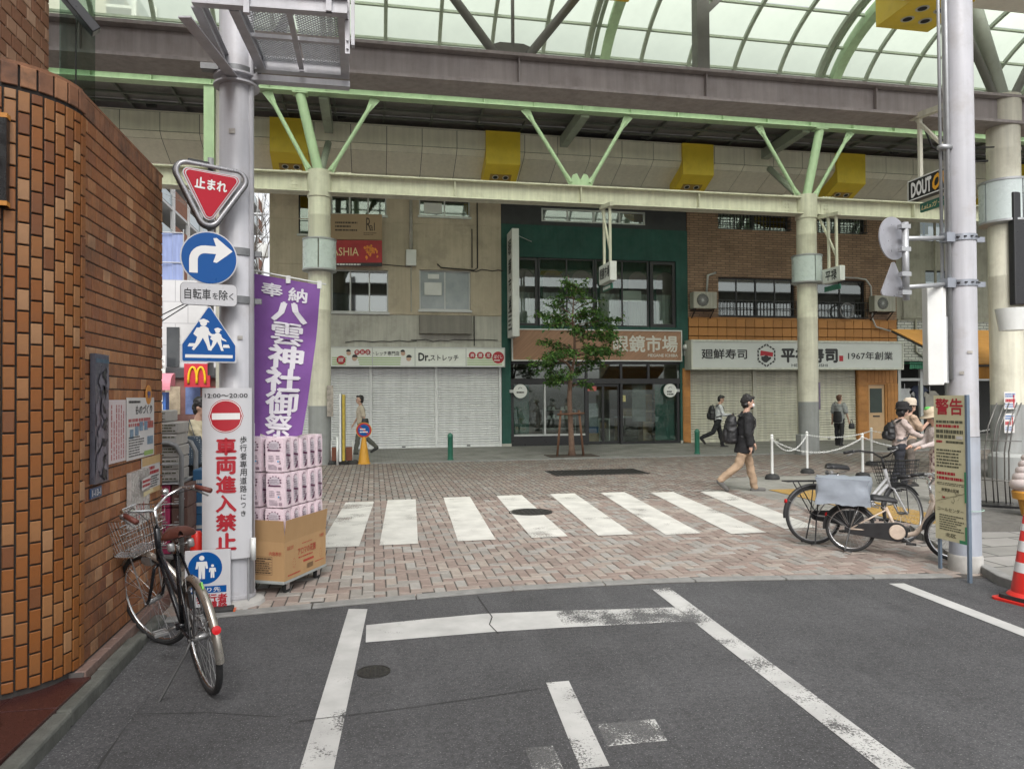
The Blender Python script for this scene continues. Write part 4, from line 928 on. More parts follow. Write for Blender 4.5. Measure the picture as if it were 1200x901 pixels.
# ------------------------------------------------------------------ left: the brick wall and the house above it
LW = (-1.9, 5.6, 0)
WL = thing('brick_wall', 'orange brick wall with a rounded corner, vertical tiles on the curve and a soldier course on top', 'wall', LW)
grout = mat('dark grout', (.05, .044, .04), .95, .2, 20)
CX, CY, CR = -2.17, 4.79, .45
def arcpt(a, r=CR): return CX+r*math.cos(a), CY-r*math.sin(a)
b = WB(LW); pl = [(-1.735, 6.475), (-1.735, 4.79)]+[arcpt(PI/2*i/14, CR-.009) for i in range(1, 15)]+[(-4.2, 4.355), (-4.2, 4.6), (-2.17, 4.6), (-2.0, 4.8), (-2.0, 6.475)]
b.slab(pl[::-1], 0, 3.56).build('core', grout, WL)
tile = mat('orange wall tile', rough=.55, var=.10, scale=16, bump=.12, bscale=150, rnd=.08, dirt=(.07, .04, .025), dirtamt=.6, dscale=1.6,
           pal=[(0, (.285, .108, .026)), (.28, (.26, .086, .014)), (.55, (.315, .142, .050)), (.72, (.235, .076, .012)), (.88, (.345, .18, .082)), (.94, (.17, .058, .016))])
tileB = mat('weathered wall tile', rough=.65, var=.16, scale=14, bump=.15, bscale=150, rnd=.12, dirt=(.05, .033, .025), dirtamt=.75, dscale=1.3,
           pal=[(0, (.325, .134, .052)), (.35, (.285, .108, .038)), (.62, (.365, .165, .068)), (.82, (.235, .088, .036)), (.94, (.41, .22, .11))])
tileC = mat('sooty coping tile', rough=.75, var=.3, scale=9, bump=.2, bscale=100, rnd=.15, dirt=(.035, .028, .024), dirtamt=.7, dscale=5, pal=[(0, (.27, .12, .06)), (.4, (.21, .095, .05)), (.75, (.31, .15, .075))])
def tilemesh(w, h, d=.009):      # faces -y, chamfered front
    return MB().add([(-w/2, 0, -h/2), (w/2, 0, -h/2), (w/2, 0, h/2), (-w/2, 0, h/2), (-w/2, -d+.003, -h/2), (w/2, -d+.003, -h/2), (w/2, -d+.003, h/2), (-w/2, -d+.003, h/2), (-w/2+.004, -d, -h/2+.004), (w/2-.004, -d, -h/2+.004), (w/2-.004, -d, h/2-.004), (-w/2+.004, -d, h/2-.004)],
                    [(8, 9, 10, 11)]+[(4+i, 4+(i+1) % 4, 8+(i+1) % 4, 8+i) for i in range(4)]+[(i, (i+1) % 4, 4+(i+1) % 4, 4+i) for i in range(4)])
NB = [0]; PT = {}
restT = {}
def put_tile(kind, m, x, y, z, rz, w, h):       # individual pieces first, the rest into one mesh per material
    if NB[0] < 300 and kind != 'rest':
        key = (round(w, 3), round(h, 3), m.name)
        if key not in PT: o = tilemesh(w, h).build('brick', m, WL); PT[key] = o
        else: o = inst(PT[key], 'brick', WL)
        o.location = (x-LW[0], y-LW[1], z-LW[2]); o.rotation_euler = (rng.gauss(0, .006), rng.gauss(0, .004), rz+rng.gauss(0, .006)); NB[0] += 1
    else:
        b = restT.setdefault(m.name, (MB(), m))[0]; t = tilemesh(w, h); M = MX.Translation(V((x, y, z))-V(LW)) @ MX.Rotation(rz+rng.gauss(0, .006), 4, 'Z'); t_v = [tuple(M @ V(p)) for p in t.v]; b.add(t_v, t.f)
ncol = 11; da = (PI/2)/11.0
for c in range(ncol):
    a = da*(c+.5); x, y = arcpt(a); h = .122
    zz = .13-(.061 if c % 2 else 0); k0 = 0
    while zz < 3.42:
        z0, z1 = max(zz, .125), min(zz+h, 3.425)
        if z1-z0 > .03: put_tile('brick', tile, x, y, (z0+z1)/2, math.atan2(math.cos(a), math.sin(a)), .0545, round(z1-z0-.010, 3))
        zz += h
rows = [(r, z) for r, z in enumerate([.125+.0872*i for i in range(38)]) if z+.0872 < 3.44]
fl = []
for r, z in rows:
    y = 4.80-(.065 if r % 2 else 0)
    while y < 6.475:
        y0, y1 = max(y, 4.797), min(y+.131, 6.472)
        if y1-y0 > .03: fl.append((y0, y1, z))
        y += .131
fl.sort(key=lambda t: (t[0] > 5.6, abs(t[2]-1.6)+t[0]*.6))
for y0, y1, z in fl: put_tile('b', tileB, -1.735, (y0+y1)/2, z+.043, PI/2, round(y1-y0-.009, 3), .078)
s = 4.79+.045
while s < 6.46: put_tile('rest', tileC, -1.734, s, 3.503, PI/2, .079, .118); s += .0875
for c in range(8): a = PI/16*(c+.5); x, y = arcpt(a, CR+.001); put_tile('rest', tileC, x, y, 3.503, math.atan2(math.cos(a), math.sin(a)), .078, .118)
for c in range(12): put_tile('rest', tile, CX-.09*(c+.5)-.02, 4.34, 1.7, 0, .08, 3.3) if False else None
for nme, (b, m) in restT.items(): tag(b.build('brick_courses', m, WL), kind='stuff')
b = WB(LW); pl2 = [(-1.725, 6.48), (-1.725, 4.79)]+[arcpt(PI/2*i/14, CR+.006) for i in range(1, 15)]+[(-4.2, 4.334), (-4.2, 4.6), (-2.17, 4.6), (-2.0, 4.8), (-2.0, 6.48)]
b.slab(pl2[::-1], 3.563, 3.58).build('coping', tileC, WL)
# kerb and ledge at the wall foot
lk = struct(MB().box(-1.79, -1.67, 4.66, 6.48, -.02, .12).build('wall_ledge', mat('ledge grout', (.10, .09, .085), .9)))
pinks = mat('pinkish granite', (.23, .155, .13), .55, .2, 30, .1, 120); redg = mat('dark red granite', (.058, .02, .018), .32, .35, 60, .05, 100)
src = None
for i in range(9):
    if src is None: src = MB().box(-.062, .0, -.097, .097, -.12, .006, .004).build('ledge_tile', pinks, lk); src.location = (-1.66, 4.765+.2*i, .12)
    else: inst(src, 'ledge_tile', lk, (-1.66, 4.765+.2*i, .12))
es = struct(MB().slab([(-1.63, 4.66), (-1.93, 4.66), (-2.6, 4.37), (-4, 4.37), (-4, 2.2), (-1.70, 2.2)][::-1], -.03, .092).build('entrance_step', mat('dark red joint', (.05, .02, .02), .8)))
for y0, y1 in ((2.2, 2.9), (2.91, 3.6), (3.61, 4.22), (4.23, 4.655)):
    t0, t1 = -1.70+(y0-2.2)*.0285, -1.70+(y1-2.2)*.0285
    MB().slab([(t0+.003, y0), (t1+.003, y1), (t1-.30, y1), (t0-.30, y0)], -.02, .097).build('granite_slab', redg, es, bevel=.004)
    MB().slab([(t0-.306, y0), (t1-.306, y1), (t1-.85, y1-.0), (t0-.85, y0)], -.02, .0965).build('granite_slab', redg, es, bevel=.004)
kl = struct(MB().box(-1.655, -1.58, -2, 6.05, -.05, .04).build('road_kerb', mat('joint sand', (0, 0, 0))))
kcon = mat('mossy kerb concrete', (.115, .118, .105), .9, .35, 7, .5, 60, dirt=(.06, .065, .05), dirtamt=.7, dscale=4)
for i in range(11):
    y0 = 6.03-.61*(i+1); b = MB().slab([(-1.575+.006*i, y0+.004), (-1.575+.006*i, y0+.604), (-1.665+.006*min(i, 2), y0+.604), (-1.665+.006*min(i, 2), y0+.004)][::1], -.05, .085 if i else .06)
    b.build('kerb_stone', kcon, kl, bevel=.018)
struct(MB().box(-1.56, -1.28, 1.0, 5.9, -.01, .003).build('gutter_strip', ASPH))
t = thing('round_rubber_base', 'dark round base standing on the red granite step', 'base', (-1.95, 3.98, .097)); MB().lathe([(.13, 0), (.13, .05), (.10, .07), (.001, .07)], 28).build('base', mat('dark rubber', (.04, .04, .042), .7, .2), t, 40)
# upper brick house set back above the wall
UH = (-3.3, 5.2, 0)
H = thing('brick_house', 'brown brick house rising behind the rounded wall', 'building', UH)
WB(UH).box(-9, -2.75, -14, 4.2, 0, 9.5).build('unseen_wing', brickmat('far brown brick', (.25, .115, .06), (.30, .15, .08), (.2, .18, .16), .14, .1, .01, .8, 'YZ', .2), H); WB(UH).box(-4.2, -2.345, 4.7, 5.83, 0, 7.5).build('core', mat('pale mortar', (.30, .27, .24), .9, .15), H)  # unseen wing behind the camera, added to hold back skylight on the lane
ub = mat('upper brick', rough=.75, var=.12, scale=18, bump=.15, bscale=140, rnd=.1, pal=[(0, (.30, .15, .08)), (.4, (.25, .115, .06)), (.7, (.35, .20, .12)), (.9, (.40, .25, .16))])
src = {}
for r in range(30):
    z = 3.3+.098*r; y = 5.835-(.07 if r % 2 else 0)
    y = 5.835
    while y > 4.75:
        L = .131 if not (r % 2 and y > 5.83) else .062; y0 = max(y-L, 4.72)
        if y-y0 > .04:
            key = round(y-y0, 3)
            if key not in src: src[key] = tilemesh(key-.007, .09).build('upper_brick', ub, H); o = src[key]
            else: o = inst(src[key], 'upper_brick', H)
            o.location = (-2.345-UH[0], (y+y0)/2-UH[1], z); o.rotation_euler = (0, 0, PI/2)
        y -= L+.009
t = thing('glass_screen', 'tinted glass screen fixed to the brown brick house', 'screen', (-2.2, 6.0, 3.4)); MB().box(-.13, .115, -.006, .006, 0, 2.4).build('pane', glassmat('tinted glass', (.66, .74, .70), .02, .02), t); MB().box(-.02, -.015, -.008, .008, 0, 2.4).build('joint', blackf, t)
t = thing('black_bracket', 'black ribbed bar reaching out from the brown brick house', 'bracket', (-2.25, 5.8, 4.5)); b = MB(); b.bar((-.25, -.1, .52), (.21, .1, -.03), .10, .07); b.build('bar', blackf, t, bevel=.006)
b = MB()
for i in range(5): b.bar((-.25, -.14+.02*i, .565), (.2, .06+.02*i, .015), .008, .012)
b.build('ribs', blackf, t)
# things fixed on the wall flank (they face +x); local x runs along +y
def flank(name, label, cat, y0, y1, z0, z1, m, d=.012, parts=None, x=-1.7205):
    t = thing(name, label, cat, (x, (y0+y1)/2, (z0+z1)/2), PI/2); w, h = (y1-y0), (z1-z0); MB().box(-w/2, w/2, -d, 0, -h/2, h/2).build('board', m, t)
    if parts: parts(t, w, h, -d-.0015)
    return t
paper = mat('poster paper', (.62, .61, .59), .6, .05, 5); pinkpaper = mat('pinkish paper', (.62, .55, .55), .6, .06, 5); orangep = mat('orange print', (.60, .25, .04), .5, .05); bluep = mat('blue print', (.03, .12, .36), .5, .05)
def vboard(t, w, h, y):
    b = MB(); b.add([(-w/2+.01, y, h/2-.055), (w/2, y, h/2-.055), (w/2, y, h/2-.03), (-w/2+.01, y, h/2-.03)], [(0, 1, 2, 3)]); flatobj('blue_strip', b, mat('dull blue', (.05, .10, .14), .4), t)
    b = MB()
    for i in range(26):
        cx, cz = rng.uniform(-w*.4, w*.4), rng.uniform(-h*.47, h*.38); P = [(max(-w*.48, min(w*.48, cx+rng.uniform(.01, .05)*math.cos(a))), cz+rng.uniform(.02, .09)*math.sin(a)) for a in [k*PI/3.5 for k in range(7)]]
        flat(b, P, y-.0002*i)
    flatobj('cloudy_print', b, mat('grey violet print', (.135, .13, .16), .4, .3, 15), t, 'stuff')
    b = MB(); z = h/2-.13
    for i in range(7): 
        for j in range(3): flat(b, [(w*.12+rng.uniform(-.045, .045)+.028*rng.uniform(.3, 1)*math.cos(a), z+rng.uniform(-.03, .03)+.035*rng.uniform(.3, 1)*math.sin(a)) for a in [k*PI/2.5 for k in range(5)]], y-.006-.0003*j)
        z -= .105
    flatobj('brush_lettering', b, blackp, t)
flank('vertical_signboard', 'tall dark signboard with brush lettering fixed to the brick wall', 'signboard', 4.885, 5.12, 1.19, 2.0, mat('slate board', (.06, .06, .075), .35, .25, 12), .03, vboard)
def p1_(t, w, h, y):
    b = MB(); scribble(b, -w*.42, w*.42, -h*.45, h*.42, y, 6, rng, .35, None, True); flatobj('lettering', b, mat('faded red print', (.42, .10, .10), .5), t)
flank('white_poster', 'white poster with vertical red lettering on the brick wall', 'poster', 5.20, 5.535, 1.285, 1.71, pinkpaper, .004, p1_)
def p2_(t, w, h, y):
    b = MB(); scribble(b, -w*.45, 0, h*.40, h*.46, y, 1, rng); put_text(b, 'ものづくり', .06, h*.30, w*.62, h*.15, y, .02, .3); scribble(b, -w*.45, w*.1, -h*.46, -.12*h, y, 8, rng, .45); flatobj('lettering', b, blackp, t)
    b = MB(); scribble(b, -w*.46, w*.46, .02*h, .17*h, y, 2, rng, .7); flatobj('red_lettering', b, mat('faded red print', (0, 0, 0)), t)
    b = MB()
    for i, (a, c) in enumerate(((-.42, -.16), (-.24, -.12), (-.08, -.05), (.1, -.05))): flat(b, [(a*w, c*h), (a*w+.13*w, c*h), (a*w+.13*w, c*h+.15*h), (a*w, c*h+.15*h)], y-.0003*i)
    flat(b, [(.22*w, -.30*h), (.45*w, -.30*h), (.45*w, -.16*h), (.22*w, -.16*h)], y); flatobj('printed_pictures', b, mat('printed picture', (.16, .25, .34), .5, .5, 25), t, 'stuff')
    b = MB(); flat(b, [(.22*w, -.02*h), (.46*w, -.02*h), (.46*w, .1*h-.0), (.22*w, .1*h)], y-.001); flatobj('red_picture', b, mat('printed red picture', (.40, .10, .08), .5, .5, 25), t)
    b = MB(); flat(b, [(.1*w, -.48*h), (.46*w, -.48*h), (.46*w, -.40*h), (.1*w, -.40*h)], y); flatobj('green_strip', b, greenp, t)
flank('event_flyer', 'white event flyer with red lines and small pictures on the brick wall', 'flyer', 5.56, 6.20, 1.275, 1.725, paper, .005, p2_)
t = flank('orange_sticker', 'oval orange sticker with blue print above the flyers', 'sticker', 6.05, 6.06, 1.745, 1.75, orangep, .002); b = MB(); b.lathe([(1, 0), (1, .003), (.001, .003)], 24); o = b.build('oval', orangep, t, rot=(PI/2, 0, 0)); o.scale = (.075, .075, 1); o.location = (0, -.004, 0)
b = MB(); put_text(b, '99', 0, 0, .07, .05, -.009, .03); flatobj('lettering', b, bluep, t)
def p3_(t, w, h, y):
    b = MB(); flat(b, [(-w/2, h*.28), (w/2, h*.28), (w/2, h/2), (-w/2, h/2)], y); flat(b, [(-w/2, -h/2), (w/2, -h/2), (w/2, -h*.36), (-w/2, -h*.36)], y); flatobj('pale_orange_band', b, mat('pale orange print', (.55, .38, .18), .6), t)
    b = MB(); scribble(b, -w*.4, w*.4, h*.0, h*.25, y-.001, 2, rng, .7); flatobj('red_lettering', b, redp, t); b = MB(); scribble(b, -w*.4, w*.4, -h*.34, -.02*h, y-.001, 5, rng, .5); flatobj('lettering', b, blackp, t)
flank('orange_flyer', 'flyer with pale orange bands pasted below the event flyer', 'flyer', 5.90, 6.37, .975, 1.265, paper, .004, p3_)
def p4_(t, w, h, y):
    b = MB(); flat(b, [(-w*.05, h*.12), (w*.45, h*.16), (w*.45, h*.36), (-w*.05, h*.33)], y-.012); flatobj('white_card', b, paper, t)
    b = MB(); scribble(b, -.02*w, w*.42, h*.16, h*.32, y-.014, 2, rng, .6); scribble(b, -w*.3, w*.2, -h*.4, -h*.1, y-.002, 4, rng, .3, None, True); flatobj('red_lettering', b, redp, t)
    b = MB(); flat(b, [(-w*.02, h*.0), (w*.55, h*.05), (w*.5, h*.11), (-.02*w, h*.09)], y-.02); flatobj('yellow_tag', b, mat('cream tag', (.6, .52, .3), .5), t)
flank('plastic_bag', 'clear plastic leaflet bag hanging on the brick wall', 'bag', 5.57, 6.0, .79, 1.19, mat('milky plastic', (.42, .40, .38), .25, .35, 9, .5, 14), .03, p4_)
def p5_(t, w, h, y): b = MB(); put_text(b, '1-13-1', 0, 0, w*.8, h*.6, y, .02); flatobj('lettering', b, whitep, t)
flank('address_plate', 'small blue address plate below the dark signboard', 'plate', 4.885, 5.065, 1.10, 1.165, mat('dark blue plate', (.03, .07, .15), .4), .008, p5_)
a = R(66); x, y = arcpt(a, CR+.012); t = thing('black_signboard', 'black signboard with orange border at the rounded corner of the wall', 'signboard', (x-.04, y-.0, 3.01), math.atan2(math.cos(a), math.sin(a))*.0+R(8))
MB().box(-.25, .076, -.05, -.0, -.25, .25).build('border', blackf, t); MB().box(-.25, .08, -.058, -.0, .225, .25).build('orange_edge', orangep, t); MB().box(-.25, .08, -.058, -.0, -.25, -.225).build('orange_edge', orangep, t); MB().box(-.24, .075, -.056, -.048, -.225, .225).build('panel', mat('black panel', (.012, .013, .014), .25), t)
# ------------------------------------------------------------------ left pole and its signs
def Zr(o, roll): o.rotation_euler = (0, -roll, o.rotation_euler.z)
polep = mat('lilac grey paint', (.49, .49, .52), .42, .07, 3, streak=.16, bump=.06, bscale=30, dirt=(.30, .27, .25), dirtamt=.45, dscale=3.5)
PL = (-1.13, 6.42, 0)
t = thing('utility_pole', 'thick pale lilac pole carrying the stop sign and a steel platform', 'pole', PL)
MB().lathe([(.145, .05), (.143, 1.5), (.139, 1.505), (.138, 5.2), (.137, 8.5)], 36).build('shaft', polep, t, 40); MB().lathe([(.23, 0), (.22, .035), (.16, .06), (.13, .06)], 32).build('foot', mat('concrete foot', (.38, .37, .35), .85, .2, 8), t, 40)
MB().tube([(.12, -.06, .1), (.12, -.06, 8.4)], .028, 10).build('conduit', polep, t, True)
band = mat('dark galvanised band', (.20, .205, .21), .5, .15, 20, metal=.5)
for z in (2.93, 2.53, 4.45):
    b = MB(); b.lathe([(.147, z-.03), (.150, z-.03), (.150, z+.03), (.147, z+.03)], 32); b.box(-.26, -.12, -.14, -.06, z-.025, z+.025); b.box(.13, .20, -.02, .02, z-.022, z+.022); b.build('band', band, t, 40)
b = MB(); b.lathe([(.15, .07), (.152, .072), (.152, .10), (.15, .10)], 32); b.build('ring', polep, t)
SP = thing('sign_post', 'thin dark post holding four traffic signs on the lilac pole', 'post', (-1.285, 6.17, 1.9)); MB().tube([(0, 0, 0), (0, 0, 1.75)], .024, 12).build('tube', galv, SP, True)
signblue = mat('sign blue', (.003, .08, .30), .35, .05, 4, spec=.25); signred = mat('sign red', (.44, .005, .022), .35, .05, 4, spec=.25); signwhite = mat('sign white face', (.55, .55, .57), .3, .04, 4); signback = galv
def plate(poly, d, m, t, name='plate', y=0): b = MB(); b.prism(poly, y-d, y); return b.build(name, m, t)
YAW = R(18)
t = thing('stop_sign', 'inverted red triangle stop sign in a silver tube frame', 'traffic sign', (-1.277, 6.12, 3.37), YAW); Zr(t, R(-3.5))
tri = rtri([(-.245, .155), (0, -.285), (.245, .155)], .045); plate(tri, .02, signwhite, t); plate(rtri([(-.228, .146), (0, -.266), (.228, .146)], .035), .003, signred, t, 'red_rim', -.0205); plate(rtri([(-.219, .141), (0, -.257), (.219, .141)], .032), .003, signwhite, t, 'white_rim', -.0238); plate(rtri([(-.207, .134), (0, -.244), (.207, .134)], .028), .003, signred, t, 'red_face', -.0271)
b = MB(); put_text(b, '止まれ', 0, .045, .235, .085, -.0315, .035); flatobj('lettering', b, whitep, t)
fr = rtri([(-.31, .193), (0, -.355), (.31, .193)], .075, 8); b = MB(); pts = [(x, -.02, z) for x, z in fr]; b.tube(pts+[pts[0], pts[1]], .017, 8, False); b.build('tube_frame', mat('frame alloy', (.40, .40, .42), .3, .1, 8, metal=.4), t, True)
b = MB(); pts = [(x*1.06, .015, z*1.06) for x, z in fr]; b.tube(pts+[pts[0], pts[1]], .014, 8, False); b.build('lamp_frame', mat('dark lamp frame', (.12, .12, .125), .35, metal=.5), t, True); MB().box(-.18, -.02, 0, .06, .205, .235).build('control_box', blackf, t, bevel=.008)
t = thing('arrow_sign', 'round blue sign with a white arrow bending right', 'traffic sign', (-1.287, 6.12, 2.832), YAW); plate(disc(0, 0, .212, 48), .012, signwhite, t); plate(disc(0, 0, .203, 48), .003, signblue, t, 'blue_face', -.0125)
b = MB(); ar = [(-.147, -.125), (-.085, -.125), (-.085, -.02)]+[(-.03+.055*math.cos(R(a)), -.02+.055*math.sin(R(a))) for a in range(170, 85, -16)]+[(.05, .035), (.03, -.03), (.055, -.035), (.175, .066), (.055, .165), (.03, .16), (.05, .097)]+[(-.03+.117*math.cos(R(a)), -.02+.117*math.sin(R(a))) for a in range(90, 181, 15)]
flat(b, ar, -.0165); flatobj('arrow', b, whitep, t)
t = thing('text_plate', 'small white plate reading that bicycles are excepted', 'traffic sign', (-1.287, 6.12, 2.541), YAW); plate(rrect(0, 0, .42, .178, .035), .012, mat('grey print', (0, 0, 0)), t); plate(rrect(0, 0, .412, .170, .032), .003, signwhite, t, 'face', -.0125); b = MB(); put_text(b, '自転車', -.085, .0, .19, .085, -.0165, .012); put_text(b, 'を', .045, -.01, .042, .05, -.0165, .01); put_text(b, '除', .105, 0, .065, .08, -.0165, .012); put_text(b, 'く', .165, -.008, .035, .055, -.0165, .01); flatobj('lettering', b, blackp, t)
t = thing('crossing_sign', 'blue five sided sign of two walking figures on a zebra crossing', 'traffic sign', (-1.287, 6.12, 2.225), YAW)
pt_ = lambda s: rtri([(-.205*s, -.225*s), (.205*s, -.225*s), (.205*s, -.09*s), (.0, .235*s), (-.205*s, -.09*s)], .014*s); plate(pt_(1), .012, signwhite, t); plate(pt_(.95), .003, signblue, t, 'blue_face', -.0125)
b = MB(); yv = -.0165
flat(b, [(-.175, -.188), (.175, -.188), (.175, -.163), (-.175, -.163)], yv); flat(b, [(-.158, -.10), (-.112, -.10), (-.10, -.075), (-.146, -.075)], yv); flat(b, [(.10, -.105), (.155, -.105), (.145, -.08), (.105, -.08)], yv)
for cx, cz, s in ((-.042, 0, 1), (.062, -.035, .74)):
    Q = lambda P: [(cx+x*s, cz+z*s) for x, z in P]
    flat(b, Q(disc(0, .088, .026, 14)), yv-.0003); flat(b, Q([(-.035, .095), (.045, .095), (.03, .11), (.0, .122), (-.03, .11)]), yv-.0006)
    flat(b, Q([(-.045, -.025), (.035, -.025), (.038, .045), (.015, .062), (-.02, .062), (-.045, .03)]), yv); flat(b, Q([(-.075, .0), (-.04, -.03), (-.03, .05), (-.05, .05)]), yv-.0003)
    flat(b, Q([(-.045, -.02), (.0, -.02), (-.03, -.075), (-.07, -.13), (-.085, -.12), (-.06, -.07)]), yv-.0006); flat(b, Q([(-.01, -.02), (.035, -.02), (.045, -.075), (.062, -.128), (.035, -.128), (.02, -.08)]), yv-.0009)
    flat(b, Q([(.025, .05), (.05, .01), (.085, -.012), (.09, -.028), (.045, -.012), (.015, .02)]), yv-.0012)
flatobj('figures', b, whitep, t)
# vertical sheet wrapped round the pole
t = thing('no_entry_sheet', 'tall white sheet with a no entry circle and red vertical lettering wrapped on the pole', 'sign', (-1.18, 6.235, .41), R(2)); W2 = .192; HH = 1.39
sheetm = mat('white vinyl', (.57, .57, .59), .4, .05, 3, bump=.06, bscale=6)
b = MB(); n = 18
P = []
for i in range(n+1): u = -1+2*i/n; P.append((u*W2, .055*abs(u)**3))
P2 = P+[(x, y+.006) for x, y in reversed(P)]; b.slab(P2, 0, HH).build('sheet', sheetm, t, 40)
Tw = lambda p: (p[0], .055*abs(max(-1, min(1, p[0]/W2)))**3-.0035+p[1], p[2])
px = lambda x: -W2+(x-237)*.00688
pz = lambda y: HH-(y-454)*.00695
b = MB(); put_text(b, '12:00～20:00', px(264.5), pz(463), .33, .034, 0, .01, 0, Tw)
z = 511; cc = '歩行者専用道路につき'
for i, ch in enumerate(cc): put_text(b, ch, px(284), pz(515+i*9.6), .05*(.7 if ch in 'つにき' else 1), .057*(.75 if ch in 'つにき' else 1), 0, .004, 0, Tw)
flatobj('lettering', b, blackp, t)
b = MB()
for i, ch in enumerate('車両進入禁止'): put_text(b, ch, px(265), pz(522.5+i*22.1), .148, .132, 0, .04, 0, Tw)
flatobj('red_lettering', b, redp, t)
def strip(b, poly, off): b.add([Tw((x, off, z)) for x, z in poly], [tuple(range(len(poly)))])
def discstrips(b, cx, cz, r, off, nn=12):
    for i in range(nn):
        x0, x1 = cx-r+2*r*i/nn, cx-r+2*r*(i+1)/nn; h0, h1 = math.sqrt(max(0, r*r-(x0-cx)**2)), math.sqrt(max(0, r*r-(x1-cx)**2))
        P = [(x0, cz-h0), (x1, cz-h1), (x1, cz+h1), (x0, cz+h0)]
        if h0 < 1e-5: P = P[:3]
        if h1 < 1e-5: P = [P[0], P[1], P[3]]
        strip(b, P, off)
b = MB(); discstrips(b, px(264.5), pz(487), .135, 0); flatobj('red_rim', b, redp, t); b = MB(); discstrips(b, px(264.5), pz(487), .130, -.0008); flatobj('white_rim', b, whitep, t); b = MB(); discstrips(b, px(264.5), pz(487), .124, -.0016); flatobj('red_circle', b, redp, t)
b = MB()
for i in range(6): x0 = px(249)+i*(px(280.5)-px(249))/6; x1 = px(249)+(i+1)*(px(280.5)-px(249))/6; strip(b, [(x0, pz(491)), (x1, pz(491)), (x1, pz(483.5)), (x0, pz(483.5))], -.0024)
flatobj('white_bar', b, whitep, t)
b = MB(); b.tube([(.165, .05, -.40), (.165, .05, .2)], .008, 8); b.build('leg', galv, t); MB().tube([(.205, .03, -.02), (.205, .03, .16)], .022, 10).build('clamp', white, t, True)
# floor sign with blue circle, and a red cone behind it
t = thing('pedestrian_zone_sign', 'low white sign with a blue circle of adult and child standing by the pole', 'sign', (-1.31, 6.2, 0), R(4)); FSW = .17
MB().box(-FSW, FSW, -.012, .012, .05, .50).build('board', sheetm, t); b = MB().box(-.12, .2, -.10, .10, 0, .045); b.build('base', mat('black rubber', (.025, .025, .025), .7, .2), t, bevel=.01); MB().box(.2, .215, -.10, .10, .008, .03).build('reflector', mat('orange reflector', (.6, .10, .02), .3), t)
b = MB(); flat(b, disc(-.02, .36, .128, 32), -.0135); flat(b, [(-.16, .16), (.14, .16), (.14, .215), (-.16, .215)], -.0135); flatobj('blue_print', b, signblue, t)
b = MB()
for cx, cz, s in ((-.045, .37, .95), (.035, .335, .55)):
    Q = lambda P: [(cx+x*s, cz+z*s) for x, z in P]; y = -.0145
    flat(b, Q(disc(0, .075, .021, 12)), y); flat(b, Q([(-.04, .045), (.04, .045), (.05, -.015), (.032, -.015), (.025, .015), (.025, -.10), (.004, -.10), (0, -.03), (-.004, -.10), (-.025, -.10), (-.025, .015), (-.032, -.015), (-.05, -.015)][::-1]), y-.0002)
put_text(b, 'ゆとり先', -.015, .187, .22, .036, -.0148, .01); flatobj('white_print', b, whitep, t)
b = MB(); put_text(b, '歩行者', .03, .115, .23, .07, -.0138, .03); put_text(b, '道路', .075, .055+.01, .14, .055, -.0138, .03); flatobj('red_lettering', b, redp, t)
conered = mat('cone red', (.58, .022, .015), .4, .1, 5)
t = thing('red_cone', 'plain red cone standing behind the low blue circle sign', 'traffic cone', (-1.44, 6.40, 0)); MB().lathe([(.15, .0), (.15, .03), (.085, .04), (.05, .50), (.042, .60), (.03, .62), (.001, .62)], 24).build('body', conered, t, 30)
# ------------------------------------------------------------------ steel platform at the pole top
t = thing('steel_platform', 'pale steel maintenance platform with expanded mesh floor around the pole', 'platform', (-.7, 5.9, 4.5)); O = V((-.7, 5.9, 4.5)); b = MB(); b.m = MX.Translation(-O)
lil = mat('lilac steel paint', (.47, .47, .50), .5, .1, 5, streak=.15, dirt=(.3, .27, .25), dirtamt=.5)
b.ibeam((-1.25, 5.42, 4.56), (-.18, 5.38, 4.56), .07, .12, .012, .01).ibeam((-1.05, 6.43, 4.56), (-.20, 6.43, 4.56), .07, .12, .012, .01).ibeam((-.215, 5.42, 4.56), (-.235, 6.40, 4.56), .07, .12, .012, .01).ibeam((-1.235, 5.46, 4.56), (-1.2, 6.40, 4.50), .07, .12, .012, .01).ibeam((-.98, 5.46, 4.56), (-.93, 6.40, 4.56), .07, .12, .012, .01)
b.bar((-.60, 5.44, 4.54), (-.60, 6.40, 4.54), .04, .03).bar((-.94, 5.9, 4.545), (-.26, 5.9, 4.545), .04, .03); b.bar((-1.30, 5.40, 4.40), (-1.12, 6.35, 4.36), .09, .012); b.build('frame', lil, t)
mb = MB(); mb.m = MX.Translation(-O)
for x0, x1 in ((-.91, -.63), (-.57, -.26)):
    for y0, y1 in ((5.46, 5.87), (5.93, 6.39)):
        w, h = x1-x0, y1-y0; q = -h
        while q < w:
            a = max(0, q); c = min(w, q+h)
            mb.bar((x0+a, y0+(a-q), 4.575), (x0+c, y0+(c-q), 4.575), .006, .006); mb.bar((x0+a, y1-(a-q), 4.579), (x0+c, y1-(c-q), 4.579), .006, .006); q += .036
tag(mb.build('mesh_floor', galv, t), kind='stuff')
b = MB(); b.m = MX.Translation(-O); b.box(-.20, -.165, 5.44, 5.48, 4.25, 5.6).box(-.155, -.13, 5.40, 5.46, 4.30, 5.6).box(-.9, -.86, 5.36, 5.40, 4.45, 5.5).box(-.33, -.29, 5.33, 5.37, 4.5, 5.5)
for z in (4.28, 4.34, 4.5, 4.56): b.box(-.19, -.175, 5.425, 5.44, z, z+.015)
b.build('rail_post', lil, t); b = MB(); b.m = MX.Translation(-O)
for z in (4.40, 4.33): b.lathe([(.15, z), (.185, z+.005), (.185, z+.02), (.15, z+.025)], 28, (-1.13, 6.42, 0))
